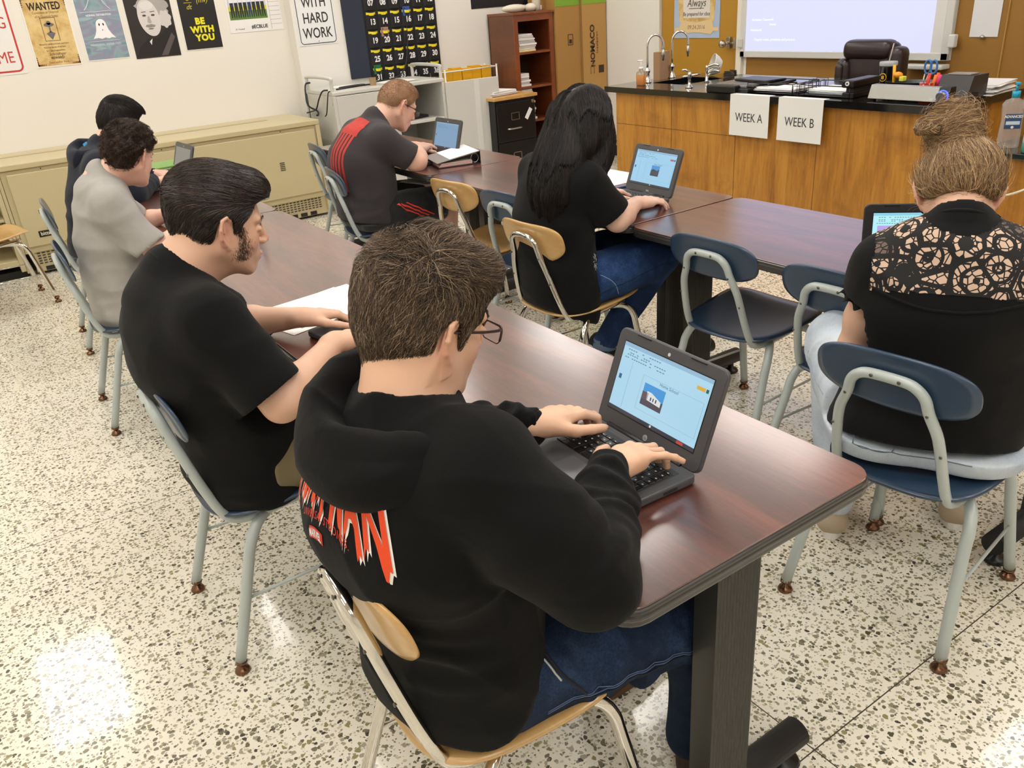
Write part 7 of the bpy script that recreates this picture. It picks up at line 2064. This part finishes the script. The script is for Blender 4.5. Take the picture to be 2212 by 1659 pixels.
# -- student in dark grey t-shirt with red print
def boy_red():
    M = headM((.205, -.01, 1.055), 0, 30, 0); s = 1.0
    J = dict(NB=(.045, 0, .985), SR=(.015, -.175, .905), SL=(.02, .17, .91), ER=(.165, -.225, .785), EL=(.18, .24, .79), WR=(.315, .015, .800), WL=(.36, .14, .80),
             HR=(-.07, -.11, .53), HL=(-.07, .11, .53), KR=(.37, -.15, .52), KL=(.38, .13, .53), AR=(.36, -.15, .09), AL=(.38, .13, .09))
    tor = [((-.055, 0, .51), .145, .20), ((-.050, 0, .62), .145, .195), ((-.050, 0, .71), .145, .198), ((-.065, 0, .80), .145, .20), ((-.01, 0, .88), .125, .19), ((.03, 0, .92), .09, .15)]
    mt = mat_cloth('mat_charcoal_tee', '#3b3639', .12, 900, .9, 10, .25, '#332f33', .1)
    R = seated('person in dark grey t-shirt with red back print, glasses and cropped hair', 1.93, 4.25, 0, M, s, J, mat_skin('skin_boy4', '#e6b9a2', '#dd9c88'), mt, mat_cloth('mat_sport_shorts', '#0c0c0e', .2, 800, .8),
        sleeve=.74, slr=(.080, .074, .068), tor=tor, hem=.49, hands=dict(R=dict(d=(.75, .65, -.05), up=(-.2, .1, 1), curl=(.9, .8, .8, .8), spread=(.05, 0, -.05, -.1)), L=dict(d=(1, -.35, -.05), up=(-.1, 0, 1), curl=(.8,)*4)), res=1.25, neckr=.062, armr=(.058, .052, .028), shorts=.92, skin_legs=True, thigh=(.105, .088, .06), jaw=1.04, pants_name='shorts', collar=.07)
    p = R['p']
    bv = bvh(R['sv'], R['sf']); RD = P('#b5352c', .75)
    for k in range(5):
        y0 = -.11+.030*k
        surf_strip('back_print_stripe', bv, [(-.06, y0*1.0, 1.0), (-.16, y0, .94), (-.24, y0*1.05, .84), (-.27, y0*1.1, .74), (-.25, y0*1.1, .66)], .019, (0, 1, 0), RD, R['shirt'])
    surf_strip('back_print', bv, [(-.02, -.03, 1.02), (-.07, -.04, .985), (-.12, -.05, .95)], .15, (0, 1, 0), P('#b5352c', .75, var=.5, bscale=120), R['shirt'], off=.0018)
    for i in range(3):
        z0 = .60-.0*i
        surf_strip('side_stripe', bvh(R['pv'], R['pf']), [(.02+.030*i, -.25, .60-.0*i), (.10+.030*i, -.28, .53), (.17+.03*i, -.27, .47)], .011, (.7, 0, .4), P('#d8392f', .7), R['pants'])
    hl2 = ([-.13, -.075, -.045, -.030, -.022, .006, .014, .030, .034, .052, .062, .075, .12], [-.050, -.050, -.040, -.010, .030, .032, -.005, -.008, .020, .040, .060, .078, .084])
    shorthair(p, M, s, .004, '#a98262', ['#97714f', '#b58c69', '#86613f'], 9000, .006, 8, lambda f: f.ell((.01, 0, .085), (.075, .060, .042), None, .03), hl=hl2, lift=.5, r0=.0004)
    glasses(p, M, s, '#221715')
    shoe(p, (.28, -.15, 0), (.55, -.15, 0)); shoe(p, (.30, .13, 0), (.57, .13, 0))
    sh_ = tag(MB().box(-.14, .14, -.11, .11, 0, .0015).build('worksheet', M_paper, None, (2.27, 4.22, .640), .3), 'white paper lying on the lap of the student in glasses, under the table', 'paper')
# -- long haired student
def girl_long():
    M = headM((.085, -.01, 1.105), 24, 20, 0); s = .96
    J = dict(NB=(-.06, 0, .985), SR=(-.035, -.155, .915), SL=(-.03, .15, .92), ER=(.055, -.215, .775), EL=(.10, .22, .79), WR=(.250, -.110, .785), WL=(.27, .12, .79),
             HR=(-.04, -.10, .52), HL=(-.04, .10, .52), KR=(.30, -.185, .575), KL=(.36, .09, .56), AR=(.15, -.01, .17), AL=(.34, .10, .10))
    tor = [((-.06, 0, .50), .130, .185), ((-.08, 0, .62), .125, .172), ((-.085, 0, .77), .120, .168), ((-.06, 0, .88), .10, .16), ((-.05, 0, .92), .08, .13)]
    mb = mat_cloth('mat_black_jersey', '#060607', .3, 900, .9, 8, .22, '#0a0a0b', .04)
    mj = mat_denim('mat_denim_blue', '#15233f', '#243c66', '#3f6296')
    R = seated('person with long straight black hair in black top and blue jeans', 1.95, 2.52, 0, M, s, J, mat_skin('skin_girl', '#e3bba6', '#d99f8c'), mb, mj, sleeve=.78, slr=(.070, .068, .062), tor=tor, hem=.40, hemn=(-.5, 0, -1),
        hands=dict(R=dict(d=(.93, -.12, -.04), up=(-.12, -.1, 1), curl=(.42, .40, .42, .45), spread=(.10, .02, -.06, -.14), s=.94, thumb=(.8, .1)), L=dict(d=(1, -.1, -.1), up=(-.1, 0, 1), curl=(.8,)*4, s=.93)), res=1.15, neckr=.050, armr=(.050, .043, .025), jaw=.95, nail=('#5f1518', .15), thigh=(.100, .076, .052), pants_name='jeans', leg_fold=.0025)
    p = R['p']
    bv = bvh(R['pv'], R['pf'])
    surf_line('pocket_stitching', bv, [(-.02, -.20, .575), (.03, -.215, .535), (.06, -.21, .48)], .0011, P('#9aa8bf', .8), R['pants'])
    surf_line('side_seam', bv, [(-.05, -.21, .50), (.1, -.26, .53), (.22, -.26, .56), (.29, -.26, .56)], .0014, P('#16223a', .8), R['pants'])
    for q, a in (('R', J['AR']), ('L', J['AL'])):
        MB().tube([(a[0]+.004, a[1], a[2]+.035), (a[0]-.002, a[1], a[2]-.005)], .049, 20, flat=(1, 1)).build('jeans_cuff', mat_denim('mat_denim_cuff', '#5a6c86', '#6d8099', '#8595aa'), R['pants'])
    # black canvas shoes with white side stripe, right one toe-down
    o, SM = shoe(p, (.105, .05, .150), (.295, -.005, .02), up=(.55, 0, .85), col='#141416', sole='#dcd8ce', name='shoe')
    MB().tube([SM @ Vector(q) for q in [(.05, -.041, .05), (.10, -.043, .062), (.135, -.043, .040), (.19, -.045, .036)]], .004, 8, sub=4, flat=(.4, 1)).build('side_stripe', P('#e4e2dc', .6), o)
    MB().prism([(.02+.085*math.cos(a)*1.5+.11, .034*math.sin(a)) for a in [i*PI/10 for i in range(20)]], -.0015, .0005, SM).build('outsole', P('#a5662f', .7, var=.3, bscale=300), o)
    for k in range(4): MB().tube([SM @ Vector(q) for q in [(.11+.018*k, -.022, .072-.009*k), (.115+.018*k, 0, .082-.009*k), (.11+.018*k, .022, .072-.009*k)]], .0028, 6, sub=3).build('lace', P('#e4e2dc', .6), o)
    MB().tube([SM @ Vector(q) for q in [(.11, -.005, .085), (.12, -.04, .085), (.14, -.055, .06), (.13, -.03, .075), (.11, -.01, .088)]], .002, 6, sub=4).build('lace', P('#e4e2dc', .6), o)
    shoe(p, (.27, .10, 0), (.53, .12, 0), col='#141416', sole='#dcd8ce')
    # floral print at the waist side
    bs_ = bvh(R['sv'], R['sf']); w_ = P('#9aa0ab', .7)
    for k in range(9):
        a = 2*PI*k/9; c = npv((-.015, -.20, .625)); surf_line('floral_print', bs_, [c+npv((.010*math.cos(a), 0, .012*math.sin(a))), c+npv((.024*math.cos(a+.25), 0, .034*math.sin(a+.25)))], .0016, w_, R['shirt'], 4)
    # hair: cap + long sheet down the back
    f = F((-.36, -.26, -.52), (.16, .20, .18), .005)
    f.ell((-.012, 0, .038), (.118, .095, .104), None, 0); f.ell((-.04, 0, .01), (.092, .088, .09), None, .03)
    f.path([(-.055, 0, .02), (-.115, .0, -.07), (-.190, -.01, -.15), (-.245, -.02, -.24), (-.258, -.03, -.345)], [.085, .086, .078, .062, .030], .04, flat=((0, 1, 0), 1.5))
    f.path([(-.01, -.080, -.0), (-.035, -.102, -.08), (-.105, -.122, -.17), (-.165, -.130, -.26), (-.19, -.130, -.34)], [.028, .040, .044, .038, .018], .03)
    f.path([(.03, -.078, .02), (.035, -.090, -.06), (.01, -.100, -.12), (-.05, -.118, -.18)], [.020, .022, .024, .018], .02)
    f.path([(-.01, .080, 0), (-.04, .095, -.1), (-.12, .11, -.2), (-.18, .10, -.31)], [.026, .036, .044, .022], .03)
    f.ell((.105, 0, -.045), (.055, .066, .095), None, .012, 's'); f.D += (.0035*np.sin(110*np.meshgrid(*f.ax, indexing='ij', sparse=True)[1]+5*wav(4, 3, 12)(*np.meshgrid(*f.ax, indexing='ij', sparse=True)))*(f.D < .04)).astype(np.float32)
    RM = M @ RY(-math.radians(20)) @ RZ(-math.radians(14))
    A = []
    rt = surf_points(f, 9000, lambda c: (c[:, 2] > .0), 5); wv = wav(6, 3, 10)
    dn = lambda P_, g, t: np.stack([-.25-.5*np.clip(P_[:, 2]/.08, 0, 1), (.9*np.sign(P_[:, 1])*np.clip(P_[:, 2]/.1, 0, 1))+.15*wv(P_[:, 0], P_[:, 1], P_[:, 2]), -1+.3*np.clip(P_[:, 2]/.1, 0, 1)], 1)
    A.append(grow(f, rt, dn, .38, 22, lift=.0, rough=.05, off=.0012, seed=3, hug=.9))
    rt2 = surf_points(f, 8000, lambda c: (c[:, 2] <= .0), 6)
    A2 = grow(f, rt2, dn, .20, 14, lift=.0, rough=.06, off=.0016, seed=4, hug=.9)
    c = pick(9000, ['#0b0807', '#15100f', '#261c19', '#3c2d27'], 3, [.45, .33, .15, .07]); c2 = pick(8000, ['#0b0807', '#15100f', '#261c19', '#33261f'], 4, [.45, .35, .14, .06])
    hairobj(p, RM, s, f, [(A[0], .0008, .0003, c), (A2, .0008, .0003, c2)], '#0c0908', mat=mat_hair('mat_hair_long', .40, .4), baseamp=.2)
    glasses(p, M, s, '#15110f')
# -- student with blond bun
def girl_bun():
    M = headM((.050, .01, 1.072), 3, 47, 0); s = .95
    # local frame turned 32 degrees; legs splayed
    J = dict(NB=(-.075, 0, 1.018), SR=(-.055, -.150, .935), SL=(-.055, .142, .930), ER=(.04, -.20, .765), EL=(-.02, .185, .700), WR=(.26, -.11, .80), WL=(.20, .11, .775),
             HR=(-.05, -.115, .515), HL=(-.04, .115, .515), KR=(.36, -.12, .51), KL=(.335, .25, .565), AR=(.36, -.12, .10), AL=(.19, .205, .09))
    tor = [((-.03, .01, .49), .145, .205), ((-.03, 0, .60), .130, .188), ((-.045, 0, .72), .118, .182), ((-.085, 0, .85), .110, .175), ((-.08, 0, .92), .095, .165), ((-.075, 0, .965), .080, .12)]
    mb = mat_cloth('mat_black_blouse', '#060607', .3, 900, .88, 8, .18, '#0a0a0b', .04)
    mj = mat_denim('mat_denim_white', '#aebac8', '#c3ced9', '#d6dee6')
    R = seated('person with messy blond bun in black lace-yoke top and pale jeans', 1.86, .965, 30, M, s, J, mat_skin('skin_bun', '#e2b79c', '#d59a80'), mb, mj, sleeve=.26, slr=(.064, .068, .064), tor=tor, hem=.505, hemn=(-.2, 0, -1),
        hands=dict(R=dict(d=(1, .1, -.1), up=(-.1, 0, 1), curl=(.8,)*4, s=.93), L=dict(d=(1, -.1, -.1), up=(-.1, 0, 1), curl=(.8,)*4, s=.93)), res=1.1, neckr=.052, armr=(.048, .040, .024), jaw=.95, thigh=(.118, .088, .058), pants_name='jeans', leg_fold=.002, collar=.064, neckdir=(.75, 0, 1))
    p = R['p']; bs_ = bvh(R['sv'], R['sf'])
    # ruffle edge on the cap sleeves
    for q, sg in (('R', -1), ('L', 1)):
        S_, E_ = npv(J['S'+q]), npv(J['E'+q]); ax = (E_-S_)/np.linalg.norm(E_-S_); e = S_+(E_-S_)*.26+ax*.020; u = np.cross(ax, (1, 0, 0)); u /= np.linalg.norm(u); w_ = np.cross(u, ax)
        MB().grid(lambda a, b: Vector(e+(u*math.cos(a*6.283)+w_*math.sin(a*6.283))*(.064+.010*b*(1+.6*math.sin(a*75)))+ax*(-.006+.020*b+.006*b*math.sin(a*75+1.2))), 160, 4).build('sleeve_ruffle', mb, R['shirt'])
    # lace yoke : patch over the upper back
    m, nt, b = newmat('mat_lace'); co = coords(nt)
    vo = nd(nt, 'ShaderNodeTexVoronoi'); vo.inputs['Scale'].default_value = 15; vo.feature = 'F1'; lk(nt, co, vo.inputs['Vector'])
    vo2 = nd(nt, 'ShaderNodeTexVoronoi'); vo2.inputs['Scale'].default_value = 66; vo2.feature = 'DISTANCE_TO_EDGE'; lk(nt, co, vo2.inputs['Vector'])
    vo3 = nd(nt, 'ShaderNodeTexVoronoi'); vo3.inputs['Scale'].default_value = 15; vo3.feature = 'DISTANCE_TO_EDGE'; lk(nt, co, vo3.inputs['Vector'])
    sk = mixc(nt, ramp(nt, vo.outputs['Color'], [(.0, (1,1,1,1)), (.25, (1,1,1,1)), (.3, (0,0,0,1))], 'CONSTANT'), hx('#cdb09a'), hx('#6a5a52'))
    ring = math_(nt, 'LESS_THAN', math_(nt, 'ABSOLUTE', math_(nt, 'SUBTRACT', math_(nt, 'FRACT', math_(nt, 'MULTIPLY', vo.outputs['Distance'], 3.3)), .5)), .17)
    mask = math_(nt, 'MAXIMUM', math_(nt, 'LESS_THAN', vo2.outputs['Distance'], .085), math_(nt, 'LESS_THAN', vo3.outputs['Distance'], .07))
    mask = math_(nt, 'MAXIMUM', mask, ring)
    lk(nt, mixc(nt, mask, sk, hx('#0c0b0c')), b.inputs['Base Color']); b.inputs['Roughness'].default_value = .8
    # choose shirt faces of the yoke and offset slightly
    v, fc = R['sv'], R['sf']; c = v[fc].mean(1)
    lim = .895+.25*np.abs(c[:, 1])**1.6*0+.02*np.cos(c[:, 1]*9)
    keep = (c[:, 2] > lim) & (c[:, 0] < -.03) & (np.abs(c[:, 1]) < .165) & (np.hypot(c[:, 0]+.075, c[:, 1]) > .074)
    Fk = fc[keep]; u_, inv = np.unique(Fk, return_inverse=True)
    nrm = np.zeros_like(v); fn = np.cross(v[fc[:, 1]]-v[fc[:, 0]], v[fc[:, 2]]-v[fc[:, 0]])
    for k in range(4): np.add.at(nrm, fc[:, k], fn)
    nrm /= np.linalg.norm(nrm, axis=1, keepdims=True)+1e-9
    npmesh('lace_yoke', m, R['shirt'], (v+nrm*.0014)[u_], inv.reshape(-1, 4))
    surf_line('yoke_seam', bs_, [(-.17, .17, .905), (-.21, .10, .890), (-.22, 0, .880), (-.21, -.10, .890), (-.17, -.17, .905)], .0035, mb, R['shirt'])
    bp = bvh(R['pv'], R['pf']); stc = P('#5f6d7c', .8)
    surf_line('jeans_seam', bp, [(-.05, .22, .60), (-.12, .20, .54), (-.20, .12, .50), (-.22, .02, .485), (-.21, -.10, .50)], .0013, stc, R['pants'])
    surf_line('jeans_seam', bp, [(-.02, .24, .55), (.10, .31, .55), (.25, .33, .56)], .0012, P('#8f9cab', .8), R['pants'])
    surf_line('pocket_stitching', bp, [(-.14, .19, .57), (-.18, .15, .50), (-.215, .07, .49), (-.215, .03, .56)], .001, stc, R['pants'])
    o, SM = shoe(p, (.13, .20, 0), (.36, .22, 0), col='#b7a58d', sole='#e9e6de'); shoe(p, (.30, -.13, 0), (.55, -.13, 0), col='#b7a58d', sole='#e9e6de')
    # hair
    hlx = [-.13, -.08, -.05, -.03, -.01, .01, .03, .05, .07, .12]; hlz = [-.052, -.052, -.045, -.030, -.012, -.010, -.02, .03, .07, .085]
    f = F((-.24, -.16, -.16), (.16, .17, .27), .0034)
    f.ell((-.012, 0, .035), (.112, .092, .098), None, 0); f.ell((-.04, 0, .005), (.088, .086, .080), None, .03)
    f.ell((.03, 0, .0), (.075, .082, .07), None, .02)
    X, Y, Z = np.meshgrid(*f.ax, indexing='ij', sparse=True); f.D = np.maximum(f.D, ((np.interp(X, hlx, hlz)-Z)*.9+0*Y).astype(np.float32))
    bc_ = npv((-.088, .030, .128))
    f.ell(bc_, (.058, .062, .062), np.array((RY(-.5) @ RX(.15)).to_3x3()), .018)
    f.path([bc_+npv((-.03, .040, -.01)), bc_+npv((-.03, .066, -.015)), bc_+npv((-.045, .070, -.040)), bc_+npv((-.055, .045, -.045))], [.014, .014, .013, .011], .012)
    f.blur(1)
    tan_ = [npv(q) for q in [(-.10, .05, .15), (-.03, -.03, .17), (-.07, .03, .20), (-.05, .07, .15)]]
    wv = wav(5, 4, 35); wv2 = wav(6, 4, 35)
    def dirs(P_, g, t):
        q = bc_-P_; dist = np.linalg.norm(q, axis=1); inb = np.clip((.085-dist)/.02, 0, 1)[:, None]
        to = q/dist[:, None]
        ax = npv((-.45, .1, .88)); sw = np.cross(ax, P_-bc_); sw /= np.linalg.norm(sw, axis=1, keepdims=True)+1e-9
        n_ = np.stack([wv(P_[:, 0], P_[:, 1], P_[:, 2]), wv2(P_[:, 0], P_[:, 1], P_[:, 2]), wv(P_[:, 1], P_[:, 2], P_[:, 0])], 1)
        return (to+.35*n_)*(1-inb)+(sw+.5*n_)*inb
    rt = surf_points(f, 22000, lambda c: c[:, 2] > -.2, 7)
    A = grow(f, rt, dirs, .075, 14, lift=.01, rough=.12, off=.0014, seed=5, hug=.85)
    r2 = surf_points(f, 900, lambda c: (c[:, 2] < .02) | (np.linalg.norm(c-bc_, axis=1) < .07), 8)
    B = grow(f, r2, dirs, .07, 12, lift=.28, rough=.5, off=.002, seed=6, hug=.0)
    cs = ['#80644a', '#a1815b', '#c4a377', '#dcc096', '#5a4532']
    hairobj(p, M, s, f, [(A, .00055, .00022, pick(len(A), cs, 3, [.25, .33, .22, .08, .12])), (B, .0004, .0002, pick(len(B), cs, 5))], '#7d6246', baseamp=.35)
    tie = MB()
    for k in range(5):
        a = -.5+.35*k; c = M @ Vector(tuple(npv((-.085, -.030+.012*k, .118+.004*k))*s)); tie.ball(c, .0085, 10, (1, 1.2, .8))
    tie.build('hair_tie', P('#17120f', .5), p)
    glasses(p, M, s, '#1a1512', rim=.0012, hgt=.040, full=False)
boy_hoodie(); boy_slick(); boy_grey(); boy_navy(); boy_red(); girl_long(); girl_bun()
# ------------------------------------------------------------------ lights
def mk_lights():
    fr = P('#e8e6df', .5)
    spots = [(x, y) for x in (-1.90, -.28, 1.30, 2.9, 4.5) for y in (-1.2, 1.15, 3.55, 5.92)]
    first = None
    for i, (x, y) in enumerate(spots):
        if first is None:
            t = thing('ceiling_light', 'white recessed fluorescent ceiling light panel', 'ceiling light', (x, y, ZC), 0, 'fluorescent ceiling panels')
            f = MB()
            for a in ((-.30, -.27, -.6, .6), (.27, .30, -.6, .6), (-.27, .27, -.6, -.57), (-.27, .27, .57, .6)): f.box(a[0], a[1], a[2], a[3], -.03, 0)
            f.build('frame', fr, t)
            MB().box(-.27, .27, -.57, .57, -.02, -.012).build('diffuser', E('#fffaf4', LIGHT), t)
            first = t
        else: dup(first, (x, y, ZC))
mk_lights()
w = bpy.data.worlds.new('world'); w.use_nodes = True; SC.world = w
w.node_tree.nodes['Background'].inputs[0].default_value = (.9, .93, 1, 1)
w.node_tree.nodes['Background'].inputs[1].default_value = .1
# ------------------------------------------------------------------ camera
cam = bpy.data.cameras.new('camera'); co = bpy.data.objects.new('camera', cam); COL.objects.link(co)
cam.sensor_width = 36; cam.sensor_fit = 'HORIZONTAL'; cam.lens = 36*1782.63/2212
cr = Vector((0.82030434, -0.56756457, -0.07050705)); cu = Vector((0.29579278, 0.31550192, 0.90164581)); cw = Vector((0.48949711, 0.76047946, -0.42668909))
co.matrix_world = frame(Vector((0, 0, 1.56)), cr, cu, -cw)
cam.clip_start = .02
SC.camera = co
vs = SC.view_settings; vs.view_transform = 'Standard'; vs.look = 'None'; vs.exposure = 0.0; vs.gamma = 1; vs.use_curve_mapping = False
SC.cycles.max_bounces = 8; SC.cycles.use_denoising = True
